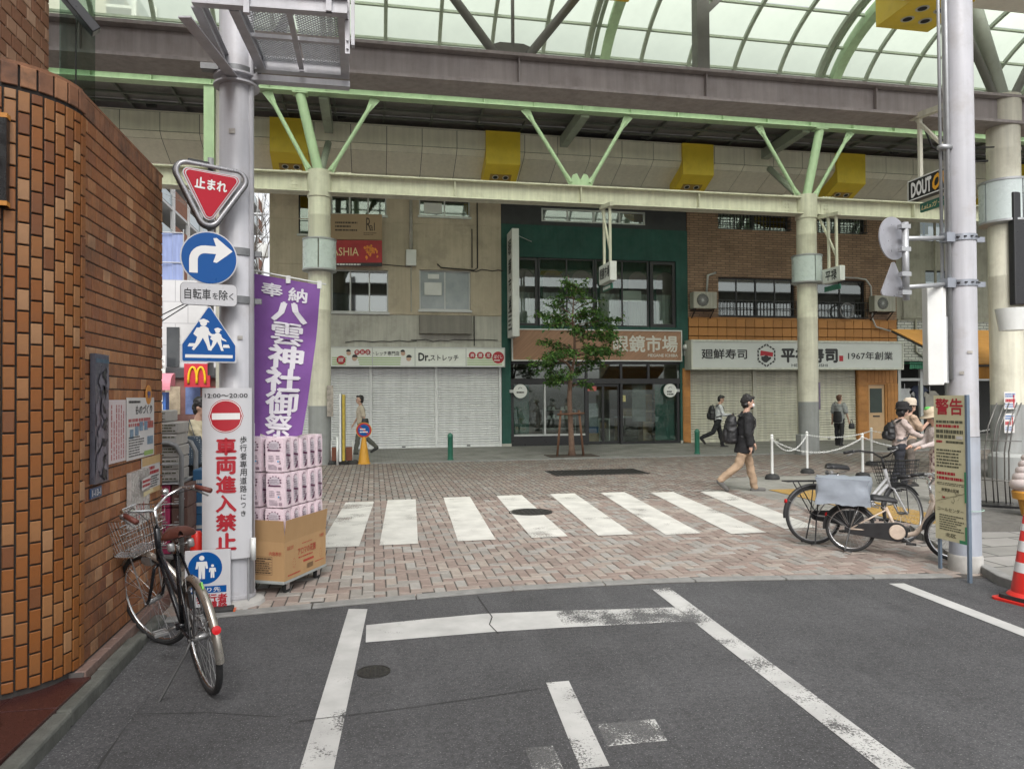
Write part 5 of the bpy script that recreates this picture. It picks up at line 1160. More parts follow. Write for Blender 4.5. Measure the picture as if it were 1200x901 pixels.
b.bar((-1.0, 6.36, 4.40), (-.2, 6.46, 4.44), .09, .05); b.build('collar', lil, t, 30)
# ------------------------------------------------------------------ purple banner
t = thing('purple_banner', 'tall purple cloth banner with white brush characters beside the pole', 'banner', (-1.09, 6.9, 0))
violet = mat('violet cloth', (.18, .07, .275), .8, .14, 2.5, bump=.2, bscale=14)
def cloth(u, v):      # u 0..1 left to right, v 0..1 top to bottom; the free side swings in the wind
    xl, zl = .0+.01*v, 2.85-1.42*v; xr, zr = .61-.155*v**1.3, 2.755-1.37*v
    x = xl+(xr-xl)*u; z = zl+(zr-zl)*u-.06*math.sin(PI*u)*v*v
    y = .035*math.sin(u*6+v*5)*u*(.3+v)+.02*math.sin(v*14+u*3)*u-.05*u*v
    return V((x, y, z))
b = MB(); nu, nv = 26, 60
P = [cloth(i/nu, j/nv) for j in range(nv+1) for i in range(nu+1)]; F = [(j*(nu+1)+i, (j+1)*(nu+1)+i, (j+1)*(nu+1)+i+1, j*(nu+1)+i+1) for j in range(nv) for i in range(nu)]
b.add(P, F); b.add([cloth(.0, 1), cloth(.16, 1), cloth(.03, 1)+V((-.01, .01, -.29)), cloth(0, 1)+V((-.0, .01, -.30))], [(0, 3, 2, 1)]); b.build('cloth', violet, t, True)
b = MB()
def Tb(p): q = cloth(min(1, max(0, p[0])), min(1, max(0, -p[2]))); return (q.x, q.y-.009+p[1], q.z)
def bch(ch, u, v, w, h, bold=.035): put_text(b, ch, u, -v, w, h, 0, bold, 0, Tb)
bch('奉', .30, .085, .31, .085, .022); bch('納', .68, .095, .27, .09, .022)
bch('八', .57, .215, .50, .12, .05); bch('雲', .55, .355, .48, .135, .022); bch('神', .55, .50, .54, .14, .034); bch('社', .53, .645, .56, .145, .038); bch('御', .53, .79, .55, .14, .028); bch('祭', .5, .925, .5, .13, .026)
flatobj('lettering', b, mat('white dye', (.66, .64, .68), .8, .05), t)
b = MB(); b.tube([(-.04, .0, 2.885), (.66, .02, 2.765)], .008, 8); b.tube([(-.02, .02, 0.1), (-.02, .02, 2.9)], .011, 8); b.build('rod', white, t, True)
b = MB()
for u in (.01, .53, .985): p = cloth(u, 0); b.box(p.x-.02, p.x+.02, p.y-.015, p.y+.012, p.z-.035, p.z+.035)
for v in (.28, .52, .76): p = cloth(0, v); b.box(p.x-.02, p.x+.012, p.y-.012, p.y+.012, p.z-.02, p.z+.02)
b.build('loop', white, t)
# ------------------------------------------------------------------ carton on a dolly, pink packs in it
BXO = (-.76, 6.54, 0); ang = math.atan2(.9, .435)
t = thing('dolly', 'flat grey dolly with black castors under the big carton', 'dolly', BXO, ang)   # local x along the long side, y to the left along the short side
BL, BW_ = .70, .46
MB().box(-.01, BL+.02, 0, BW_+.01, .105, .13).build('platform', mat('grey plastic', (.33, .35, .34), .5, .1, 5), t, bevel=.004)
rub = mat('black rubber', (0, 0, 0))
for x, y in ((.10, .06), (BL-.08, .06), (.10, BW_-.06), (BL-.08, BW_-.06)):
    c = MB().lathe([(.02, -.016), (.045, -.016), (.048, -.01), (.048, .01), (.045, .016), (.02, .016)], 20).build('wheel', rub, t, 40, loc=(x+.02, y, .048), rot=(PI/2, 0, 0))
    MB().box(-.02, .03, -.022, -.018, -.01, .06).box(-.02, .03, .018, .022, -.01, .06).box(-.03, .035, -.022, .022, .05, .056).build('fork', steel, t, loc=(x+.01, y, .048))
card = mat('corrugated card', (.43, .265, .125), .75, .07, 3, bump=.05, bscale=25, streak=.06)
t = thing('cardboard_box', 'open brown carton with red print and upright flaps full of pink packs', 'box', (BXO[0], BXO[1], .131), ang)
b = MB(); h = .335; th = .006
b.box(0, BL, 0, th, 0, h).box(0, BL, BW_-th, BW_, 0, h).box(0, th, th, BW_-th, 0, h).box(BL-th, BL, th, BW_-th, 0, h).box(th, BL-th, th, BW_-th, 0, .006); b.build('body', card, t)
b = MB(); b.add([(0, -.0, h), (BL, -.0, h), (BL, -.02, h+.19), (0.0, -.02, h+.19), (0, .005, h), (BL, .005, h), (BL, -.015, h+.19), (0, -.015, h+.19)], [(0, 1, 2, 3), (7, 6, 5, 4), (0, 3, 7, 4), (1, 5, 6, 2), (3, 2, 6, 7)]); b.build('flap', card, t)
b = MB(); b.add([(0, 0, h), (0, BW_, h), (-.02, BW_, h+.19), (-.02, 0, h+.19), (.005, 0, h), (.005, BW_, h), (-.015, BW_, h+.19), (-.015, 0, h+.19)], [(3, 2, 1, 0), (4, 5, 6, 7), (0, 4, 7, 3), (1, 2, 6, 5), (3, 7, 6, 2)]); b.build('flap', card, t)
brp = mat('carton red print', (.40, .05, .03), .7, .05)
b = MB(); put_text(b, 'アロマの花園', .36, .215, .30, .065, -.0015, .01); scribble(b, .22, .46, .15, .17, -.0015, 1, rng, .6); put_text(b, '取扱注意', .09, .275, .10, .035, -.0015, .0); put_text(b, '天地無用', .62, .29, .08, .035, -.0015, 0); scribble(b, .05, .25, .03, .045, -.0015, 1, rng, .8); scribble(b, .5, .66, .06, .07, -.0015, 1, rng, .8); scribble(b, .28, .52, .27, .285, -.0015, 1, rng, .5)
b.add([(.30, -.0015, .105), (.48, -.0015, .105), (.48, -.0015, .125), (.30, -.0015, .125)], [(0, 1, 2, 3)])
for cx in (.15, .60): 
    for i in range(10): a = PI*i/5; b.add([(cx+.02*math.cos(a), -.0015, .13+.045*math.sin(a)), (cx+.02*math.cos(a+.4), -.0015, .13+.045*math.sin(a+.4)), (cx+.015*math.cos(a+.2), -.0015, .13+.035*math.sin(a+.2))], [(0, 1, 2)])
Tl = lambda p: (p[1], -p[0], p[2])
put_text(b, '内容表示', -.09, .235, .12, .035, 0, .01, 0, lambda p: (-.0015+p[1], -p[0], p[2])); flatobj('red_print', b, brp, t)
b = MB(); Tq = lambda p: (-.0015, -p[0], p[2])
for i in range(8): z = .05+.022*i; b.add([Tq((x, 0, zz)) for x, zz in ((-.34, z), (-.12, z), (-.12, z+.0025), (-.34, z+.0025))], [(0, 1, 2, 3)])
for x in (-.34, -.285, -.1225): b.add([Tq((x, 0, .05)), Tq((x+.0025, 0, .05)), Tq((x+.0025, 0, .204)), Tq((x, 0, .204))], [(0, 1, 2, 3)])
scribble(b, -.33, -.13, .055, .20, 0, 7, rng, .4, Tq)
for i in range(16): b.add([(.36+.007*i, -.0015, .035), (.36+.007*i+rng.choice((.002, .004)), -.0015, .035), (.36+.007*i+.003, -.0015, .08), (.36+.007*i, -.0015, .08)], [(0, 1, 2, 3)])
flatobj('black_print', b, mat('carton black print', (.05, .03, .02), .8, 0), t)
pinkm = mat('pink film', (.84, .68, .74), .28, .06, 4, bump=.25, bscale=16, spec=.6); wpr = mat('pale label print', (.62, .55, .60), .4, .05); dpr = mat('plum print', (.10, .02, .07), .4, 0); grp = mat('grey violet label print', (.32, .27, .32), .4, .15, 30); cyp = mat('cyan print', (.08, .42, .70), .4, 0)
def packmesh(w, d, h):      # soft block, cushion shaped
    b = MB(); nx, ny, nz = 4, 4, 6
    def sh(x, y, z):
        ex = lambda t, p: (abs(t)**p)*(1 if t > 0 else -1)
        k = 1-.09*(abs(x)**6+abs(y)**6)*.5-.0
        r = (1-.045*abs(z)**5)
        return (x*w/2*r*(1-.05*abs(y)**5), y*d/2*r*(1-.05*abs(x)**5), z*h/2*(1-.02*(abs(x)**4+abs(y)**4)))
    def face(f, n1, n2):
        o = len(b.v); P = [f(-1+2*i/n1, -1+2*j/n2) for j in range(n2+1) for i in range(n1+1)]
        b.add([sh(*p) for p in P], [(j*(n1+1)+i, j*(n1+1)+i+1, (j+1)*(n1+1)+i+1, (j+1)*(n1+1)+i) for j in range(n2) for i in range(n1)])
    face(lambda u, v: (u, -1, v), nx, nz); face(lambda u, v: (-u, 1, v), nx, nz); face(lambda u, v: (1, u, v), ny, nz); face(lambda u, v: (-1, -u, v), ny, nz); face(lambda u, v: (u, v, 1), nx, ny); face(lambda u, v: (-u, v, -1), nx, ny)
    return b
PWd, PD, PH = .135, .19, .308
proto = thing('pink_pack', 'p', 'pack', (0, 0, 0)); packmesh(PWd-.004, PD-.004, PH-.003).build('wrapper', pinkm, proto, True)
def on_long(p): return (p[0], -PD/2-.0005+.012*(abs(2*p[2]/PH)**5)+p[1], p[2])
def on_end(p): return (-PWd/2-.0015+p[1]+.008*(abs(2*p[2]/PH)**5), -p[0], p[2])
b = MB(); b.add([on_long((x, -.001, z)) for x, z in ((-.03, -.11), (.022, -.12), (.034, -.02), (.03, .09), (.0, .12), (-.03, .10), (-.038, .0))], [tuple(range(7))]); flatobj('side_label', b, wpr, proto)
b = MB(); scribble(b, -.028, .026, -.10, .09, 0, 9, rng, .55, lambda p: on_long((p[0], -.003, p[2]))); flatobj('side_print', b, grp, proto)
b = MB()
for k in range(7): a = R(50+k*28); b.add([on_long((x, -.0035, z)) for x, z in ((.0+.03*math.cos(a), .085+.035*math.sin(a)), (.042*math.cos(a+.2), .085+.05*math.sin(a+.2)), (.03*math.cos(a+.4), .085+.035*math.sin(a+.4)))], [(0, 1, 2)])
b.add([on_long((x, -.0035, z)) for x, z in ((-.034, -.01), (.032, -.02), (.034, .0), (-.034, .01))], [(0, 1, 2, 3)]); b.add([on_long((x, -.0035, z)) for x, z in ((-.01, -.13), (.03, -.12), (.034, -.06), (.01, -.08))], [(0, 1, 2, 3)])
put_text(b, '紙', 0, -.05, .03, .035, 0, 0, 0, lambda p: on_long((p[0], -.0036, p[2]))); 
for k in range(9): a = R(-20+k*28); b.add([on_end((x, -.001, z)) for x, z in ((.055*math.cos(a), .075+.045*math.sin(a)), (.075*math.cos(a+.25), .075+.055*math.sin(a+.25)), (.055*math.cos(a+.4), .075+.045*math.sin(a+.4)))], [(0, 1, 2)])
b.add([on_end((x, -.0012, z)) for x, z in ((-.06, .035), (.06, .035), (.065, .045), (-.065, .045))], [(0, 1, 2, 3)])
put_text(b, '5', .058, -.065, .02, .03, 0, 0, 0, lambda p: on_end((p[0], -.0012, p[2])))
for i in range(7): b.add([on_end((x, -.0012, z)) for x, z in ((.04+.005*i, -.13), (.0425+.005*i, -.13), (.0425+.005*i, -.105), (.04+.005*i, -.105))], [(0, 1, 2, 3)])
flatobj('plum_print', b, dpr, proto)
b = MB(); b.add([on_end((x, -.0008, z)) for x, z in [(.052*math.cos(R(i*18)), .08+.04*math.sin(R(i*18))) for i in range(20)]], [tuple(range(20))]); flatobj('emblem', b, wpr, proto)
b = MB(); scribble(b, -.045, .045, .055, .10, 0, 3, rng, .5, lambda p: on_end((p[0], -.0016, p[2]))); scribble(b, -.055, .0, -.06, .0, 0, 4, rng, .4, lambda p: on_end((p[0], -.0012, p[2]))); scribble(b, .02, .06, -.04, .0, 0, 2, rng, .5, lambda p: on_end((p[0], -.0012, p[2]))); scribble(b, -.055, .03, -.13, -.08, 0, 5, rng, .45, lambda p: on_end((p[0], -.0012, p[2]))); flatobj('end_print', b, grp, proto)
b = MB(); b.add([on_end((.04+.008*math.cos(R(i*36)), -.0014, -.055+.008*math.sin(R(i*36)))) for i in range(10)], [tuple(range(10))]); flatobj('cyan_dot', b, cyp, proto)
ordn = ['first', 'second', 'third', 'fourth', 'fifth']; rn = ['bottom', 'lower', 'middle', 'top']
used = False; Mb = MX.Translation(V((BXO[0], BXO[1], 0))) @ MX.Rotation(ang, 4, 'Z')
for r in range(4):
    for i in range(5):
        for j in range(2):
            if r < 1 and (i in (1, 3)): continue
            o = proto if not used else copytree(proto); used = True
            lean = rng.gauss(0, .012)
            p = Mb @ V((.015+PWd*(i+.5)+rng.gauss(0, .002), .012+.20*(j+.5)+.03*j+rng.gauss(0, .003), .139+PH*(r+.5)+.001*r)); o.location = p; o.rotation_euler = (rng.gauss(0, .008), lean, ang+rng.gauss(0, .02))
            o['label'] = 'pink pack in the %s row, %s along the carton, %s side' % (rn[r], ordn[i], 'street' if j == 0 else 'pole'); o['group'] = 'pink packs stacked in the carton'
# ------------------------------------------------------------------ right pole with its fittings
RP = (5.62, 6.10, 0)
t = thing('street_pole', 'thick pale lilac pole with a dull blue grey lower half behind the warning board', 'pole', RP)
MB().lathe([(.132, 1.37), (.132, 8.5)], 36).build('shaft', polep, t, 40); MB().lathe([(.137, .1), (.137, 1.30)], 36).build('painted_base', mat('blue grey paint', (.36, .385, .44), .5, .08, 3, streak=.14, bump=.1, bscale=40, dirt=(.25, .25, .25)), t, 40); MB().lathe([(.134, 1.3), (.134, 1.37)], 36).build('white_band', polep, t, 40)
MB().lathe([(.15, 0), (.15, .15), (.137, .17)], 32).build('foot', mat('concrete foot', (0, 0, 0)), t, 40); MB().lathe([(.1385, 1.30), (.1385, 1.304)], 36).build('ring', blackf, t)
b = MB(); b.tube([(-.155, -.03, 1.85), (-.155, -.03, 8.4)], .02, 10); b.tube([(-.19, .02, 2.75), (-.19, .02, 8.4)], .016, 10); b.cbox((-.17, -.02, 4.1), (.13, .07, .04)); b.build('conduit', galv, t, True)
for z in (3.22, 2.78):
    b = MB(); b.lathe([(.137, z-.03), (.142, z-.03), (.142, z+.03), (.137, z+.03)], 32); b.box(-.22, -.13, -.08, .02, z-.045, z+.045).box(.13, .26, -.02, .02, z-.025, z+.025); b.build('band', mat('band steel', (.30, .32, .36), .45, .1, 12, metal=.5), t, 40)
    b = MB()
    for i in range(5): a = R(-140+i*24); b.cbox((.145*math.cos(a), .145*math.sin(a), z), (.02, .02, .012))
    b.build('slot', blackf, t)
t = thing('signs_from_behind', 'round sign and triangular sign seen from behind on a short steel post', 'traffic sign', (4.83, 5.88, 2.6)); RS = R(-62)
MB().tube([(0, 0, -.02), (0, 0, .70)], .03, 14).build('post', galv, t, True)
MB().tube([(.0, .0, .55), (.60, .2, .62)], .022, 10).tube([(0, 0, .1), (.6, .2, .17)], .022, 10).build('arm', galv, t, True)
b = MB(); b.lathe([(.2, -.006), (.2, .006), (.001, .006)], 36); o = b.build('round_sign', mat('sign back', (.42, .42, .45), .35, .1, 6, metal=.6), t, 40); o.rotation_euler = (PI/2, 0, R(17)); o.location = (-.09, .05, .56)
b = MB(); b.prism(rtri([(-.2, -.14), (.2, -.14), (.0, .21)], .03), -.006, .006); o = b.build('triangle_sign', mat('sign back', (0, 0, 0)), t); o.rotation_euler = (0, 0, R(17)); o.location = (-.09, .05, .16)
b = MB()
for z in (.45, .66, .05, .22): b.box(-.06, .035, -.03, .03, z-.02, z+.02)
b.build('clip', galv, t)
t = thing('lamp_housing', 'long white upright box fixed to the blue grey based pole', 'box', (5.36, 6.12, 1.80), R(-24)); MB().box(-.10, .04, -.06, .1, 0, .98).build('housing', white, t, bevel=.008); MB().box(.042, .075, -.03, .09, .02, .96).build('door', white, t, bevel=.006); MB().box(.078, .10, .0, .08, .02, .66).build('trunking', galv, t)
t = thing('warning_board', 'yellowed notice board with large red heading fixed before the blue grey based pole', 'notice board', (5.30, 5.91, 0), R(-88)); wyel = mat('yellowed notice', (.60, .56, .36), .55, .1, 2, bump=.05, dirt=(.38, .36, .22))
MB().box(-.18, .18, -.008, .008, .34, 1.70).build('board', wyel, t); bl_ = mat('blue grey post', (.12, .16, .21), .5, .1); MB().box(.181, .205, -.012, .02, 0.0, 1.705).build('post', bl_, t); MB().box(-.175, -.145, .009, .03, 0.05, 1.5).build('post', bl_, t)
b = MB(); put_text(b, '警告', 0, 1.595, .31, .15, -.0095, .022); scribble(b, -.155, .15, 1.395, 1.43, -.0095, 1, rng, .75); scribble(b, -.155, -.05, 1.25, 1.28, -.0095, 1, rng, .75); scribble(b, -.155, .15, .90, .99, -.0095, 2, rng, .6); b.add([(-.09, -.0095, .735), (-.06, -.0095, .735), (-.06, -.0095, .75), (-.09, -.0095, .75)], [(0, 1, 2, 3)]); flatobj('red_lettering', b, redp, t)
b = MB(); scribble(b, -.155, .16, 1.435, 1.47, -.0095, 1, rng, .7); scribble(b, -.155, .16, 1.29, 1.385, -.0095, 2, rng, .7); scribble(b, -.04, .16, 1.25, 1.28, -.0095, 1, rng, .7); scribble(b, -.155, .13, 1.02, 1.2, -.0095, 6, rng, .55); scribble(b, -.155, .16, .855, .885, -.0095, 2, rng, .5); put_text(b, '放置禁止区域', 0, .815, .2, .03, -.0095, .02); put_text(b, 'コールセンター', 0, .63, .30, .035, -.0095, .005); scribble(b, -.13, .15, .43, .585, -.0095, 7, rng, .5); put_text(b, '北区', 0, .395, .12, .035, -.0095, .02)
for k in range(12): x0 = -.16+.028*k; z0 = .70+.009*k+rng.uniform(-.004, .004); b.bar((x0, -.0095, z0), (x0+.028, -.0095, z0+.009), .004, .001)
for k in range(14): x0, z0, a = rng.uniform(-.13, .12), rng.uniform(.67, .8), rng.uniform(0, PI); b.bar((x0, -.0093, z0), (x0+.04*math.cos(a), -.0093, z0+.03*math.sin(a)), .002, .0008)
flatobj('black_print', b, mat('faded black print', (.10, .10, .06), .6, 0), t); MB().box(.08, .15, -.0105, -.0095, 1.295, 1.325).build('correction_label', paper, t)
gt = mat('green tape', (.03, .22, .10), .4, .1); MB().box(.165, .186, -.0125, .012, .72, 1.0).build('green_tape', gt, t); MB().box(.165, .186, -.0125, .012, .34, .5).build('green_tape', gt, t); MB().box(.10, .166, -.0115, -.0085, .338, .37).build('green_tape', gt, t)
b = MB(); b.tube([(x, y, .60) for x, y in [(.16*math.cos(a)+5.62, .16*math.sin(a)+6.10) for a in [2*PI*i/20 for i in range(21)]]], .004, 5, False)
t = tag(b.build('plastic_string', mat('pale green string', (.35, .5, .42), .5)), 'thin pale string tied round the blue grey based pole', 'string')
# hanging signs under the beams: brackets are parts of the sign
def hangsign(name, label, x, y0, y1, z0, z1, th, zb, face, parts, yb, green=None):
    L = (x, (y0+y1)/2, z0); t = thing(name, label, 'sign', L); b = WB(L); b.box(x-th/2, x+th/2, y0, y1, z0, z1); b.build('sign_box', face, t, bevel=.01)
    b = WB(L)
    for yy in (y0+.25, y1-.2): b.bar((x, yy, z1), (x, yy, zb-.02), .06, .06)
    b.bar((x, y0+.1, zb-.06), (x, yb, zb+.05), .1, .1); b.bar((x, y0+.25, z1+.3), (x, yb-.1, zb), .05, .05); b.build('bracket', cream, t)
    parts(t, L); return t
def hs1(t, L):
    b = WB(L); T = lambda p: (L[0]-.091+p[1], (18.0+18.95)/2-p[0], p[2]); put_text(b, '眼鏡市場', 0, 4.98, .8, .3, 0, .03, 0, T); flatobj('lettering', b, blackp, t); WB(L).box(L[0]-.02, L[0]+.02, 18.1, 18.85, 4.52, 4.66).build('green_plate', mat('green plate', (.02, .13, .09), .5), t)
    b = WB(L); T2 = lambda p: (L[0]-.022, (18.0+18.95)/2-p[0], p[2]); scribble(b, -.33, .33, 4.55, 4.63, 0, 1, rng, .9, T2); flatobj('plate_lettering', b, whitep, t)
hangsign('hanging_sign', 'white hanging sign on a cream bracket in front of the green building', 6.14, 18.0, 18.95, 4.72, 5.22, .18, 6.8, white, hs1, 19.0)
def hs2(t, L):
    b = WB(L); T = lambda p: (L[0]-.081+p[1], (17.9+18.7)/2-p[0], p[2]); put_text(b, '平禄', 0, 5.06, .5, .28, 0, .03, 0, T); flatobj('lettering', b, blackp, t); WB(L).box(L[0]-.02, L[0]+.02, 18.0, 18.7, 4.64, 4.78).build('green_plate', mat('green plate', (0, 0, 0)), t)
hangsign('hanging_sign', 'white hanging sign on a cream bracket beside the right hand far column', 12.72, 17.9, 18.7, 4.86, 5.27, .16, 6.8, white, hs2, 19.0)
def hs3(t, L):
    b = WB(L); T = lambda p: (L[0]-.095+p[1], 11.15-p[0], p[2])
    put_text(b, 'DOUT', -.23, 5.43, .48, .25, 0, .045, 0, T); flatobj('lettering', b, whitep, t); b = WB(L); put_text(b, 'OR', .20, 5.43, .30, .25, 0, .05, .35, T); flatobj('orange_lettering', b, mat('amber print', (.72, .35, .02), .5, 0), t)
    b = WB(L); T2 = lambda p: (L[0]-.099, 11.15-p[0], p[2]); P = [(-.56, 5.25), (.56, 5.25), (.56, 5.27), (-.56, 5.27)]
    for P in ([(-.56, 5.245), (.56, 5.245), (.56, 5.265), (-.56, 5.265)], [(-.56, 5.60), (.56, 5.60), (.56, 5.62), (-.56, 5.62)], [(-.56, 5.265), (-.54, 5.265), (-.54, 5.60), (-.56, 5.60)]): b.add([T2((x, 0, z)) for x, z in P], [(0, 1, 2, 3)])
    flatobj('pale_edge', b, white, t)
    WB(L).box(L[0]-.02, L[0]+.02, 10.65, 11.5, 5.0, 5.16).build('green_plate', mat('green plate', (0, 0, 0)), t); b = WB(L); T3 = lambda p: (L[0]-.024+p[1], 11.08-p[0], p[2]); put_text(b, 'LaLaガーデン', 0, 5.08, .76, .10, 0, .01, .2, T3); flatobj('plate_lettering', b, mat('cream print', (0, 0, 0)), t)
hangsign('coffee_shop_sign', 'black hanging sign with white and orange letters near the blue grey based pole', 9.78, 10.6, 11.7, 5.25, 5.62, .18, 6.75, mat('sign black', (.015, .015, .016), .35), hs3, 11.7)

# scraps of old stickers on the two poles
for (cx, cy, r_), items in (((5.62, 6.10, .139), ((-150, 1.05, .05, .035), (-118, .86, .03, .05), (-135, 1.9, .04, .03), (-105, 2.1, .05, .025), (-160, .6, .06, .03))), ((-1.13, 6.42, .1465), ((-70, 2.2, .04, .03), (-95, 3.9, .05, .04), (-60, 3.5, .03, .05)))):
    for a, z, w, h in items:
        t_ = next(o for o in bpy.data.objects if o.name == ('street_pole' if cx > 0 else 'utility_pole')); b = MB(); n = 5; P = []
        for i in range(n+1): q = R(a)+(i/n-.5)*w/r_; P.append(((r_+.001)*math.cos(q), (r_+.001)*math.sin(q)))
        P += [((r_-.002)*x/(r_+.001), (r_-.002)*y/(r_+.001)) for x, y in reversed(P)]
        b.slab(P, z, z+h).build('sticker_scrap', mat('sticker scrap', (.38, .36, .33), .8, .3, 30), t_)
# ------------------------------------------------------------------ bicycles
chrome = mat('chrome', (.70, .70, .70), .22, .06, 10, metal=1); dull = mat('dull alloy', (.36, .36, .36), .42, .15, 14, metal=.7); tyrem = mat('tyre rubber', (.022, .022, .023), .75, .15, 20); blackplastic = mat('black plastic', (.02, .02, .022), .45, .1, 8)
redlens = mat('red reflector', (.55, .01, .015), .2, .05)
def wheel(par, ax, r, T, name='wheel', rimm=None, tw=.019, nsp=28):
    def ring(rr, n=36): return [(ax[0]+rr*math.cos(2*PI*i/n), ax[1], ax[2]+rr*math.sin(2*PI*i/n)) for i in range(n+1)]
    b = MB(); b.m = T; b.tube(ring(r-tw*1.9), [.011]*37, 6, False); w = b.build(name, rimm or dull, par, True)
    b = MB(); b.m = T; b.tube(ring(r-tw), tw, 10, False); b.build('tyre', tyrem, w, True)
    b = MB(); b.m = T
    for i in range(nsp):
        a = 2*PI*i/nsp; s = 1 if i % 2 else -1; a2 = a+s*.35*(1 if (i//2) % 2 else -1)
        b.tube([(ax[0]+.022*math.cos(a2), ax[1]+s*.028, ax[2]+.022*math.sin(a2)), (ax[0]+(r-tw*2)*math.cos(a), ax[1], ax[2]+(r-tw*2)*math.sin(a))], .0017, 3, False)
    b.build('spokes', dull, w)
    b = MB(); b.m = T; b.tube([(ax[0], ax[1]-.05, ax[2]), (ax[0], ax[1]+.05, ax[2])], .018, 12).tube([(ax[0], ax[1]-.075, ax[2]), (ax[0], ax[1]+.075, ax[2])], .007, 8); b.build('hub', dull, w, True)
    return w
def guard(b, ax, r, a0, a1, w=.024):
    n = 22; P = []; F = []; k = 7
    for i in range(n+1):
        a = R(a0+(a1-a0)*i/n)
        for j in range(k):
            t = -1+2*j/(k-1); rr = r+.012*(1-t*t)-.012*abs(t)**3; P.append((ax[0]+rr*math.cos(a), ax[1]+w*t, ax[2]+rr*math.sin(a)))
    m0 = len(P)
    P += [(ax[0]+(V(p)-V(ax)).x*.985, p[1]*.94, ax[2]+(V(p)-V(ax)).z*.985) for p in P]
    for i in range(n):
        for j in range(k-1): q = i*k+j; F.append((q, q+1, q+k+1, q+k)); F.append((m0+q, m0+q+k, m0+q+k+1, m0+q+1))
    for i in range(n): F.append((i*k, (i+1)*k, m0+(i+1)*k, m0+i*k)); F.append((i*k+k-1, m0+i*k+k-1, m0+(i+1)*k+k-1, (i+1)*k+k-1))
    b.add(P, F)
def saddle(par, x, z, m, L=.27, T=None, w=.10):
    b = MB(); n = 12; P = []; F = []; k = 12
    for i in range(n+1):
        t = i/n; ww = w*(1-t)**.9*(.55+.45*min(1, t*5))+.022 if t > 0 else .03; hh = .035+.012*(1-t); cx = x-L*.45+L*t; cz = z+.025*(1-t)**2+.012*math.sin(t*PI*1.0)-.012
        if t in (0, 1): ww *= .5; hh *= .5
        for j in range(k): a = 2*PI*j/k; P.append((cx, ww*math.cos(a), cz+(hh*(1 if math.sin(a) > 0 else .55))*math.sin(a)-.6*abs(math.cos(a))**3*.025))
    for i in range(n):
        for j in range(k): F.append((i*k+j, i*k+(j+1) % k, (i+1)*k+(j+1) % k, (i+1)*k+j))
    F.append(tuple(range(k))); F.append(tuple(range(n*k+k-1, n*k-1, -1))); b.add(P, F); o = b.build('saddle', m, par, True)
    b = MB()
    for s in (-1, 1):
        b.tube([(x-.09, s*.055, z-.03), (x-.09, s*.055, z-.075), (x-.03, s*.05, z-.085)], .006, 6)
        b.lathe([(.018, 0), (.022, .01), (.022, .04), (.018, .05)], 10, (x-.09, s*.055, z-.08))
    b.tube([(x-.12, -.03, z-.045), (x, 0, z-.07), (x+.12, 0, z-.035)], .006, 6).tube([(x-.12, .03, z-.045), (x, 0, z-.07)], .006, 6); b.build('saddle_springs', dull, o, True); return o
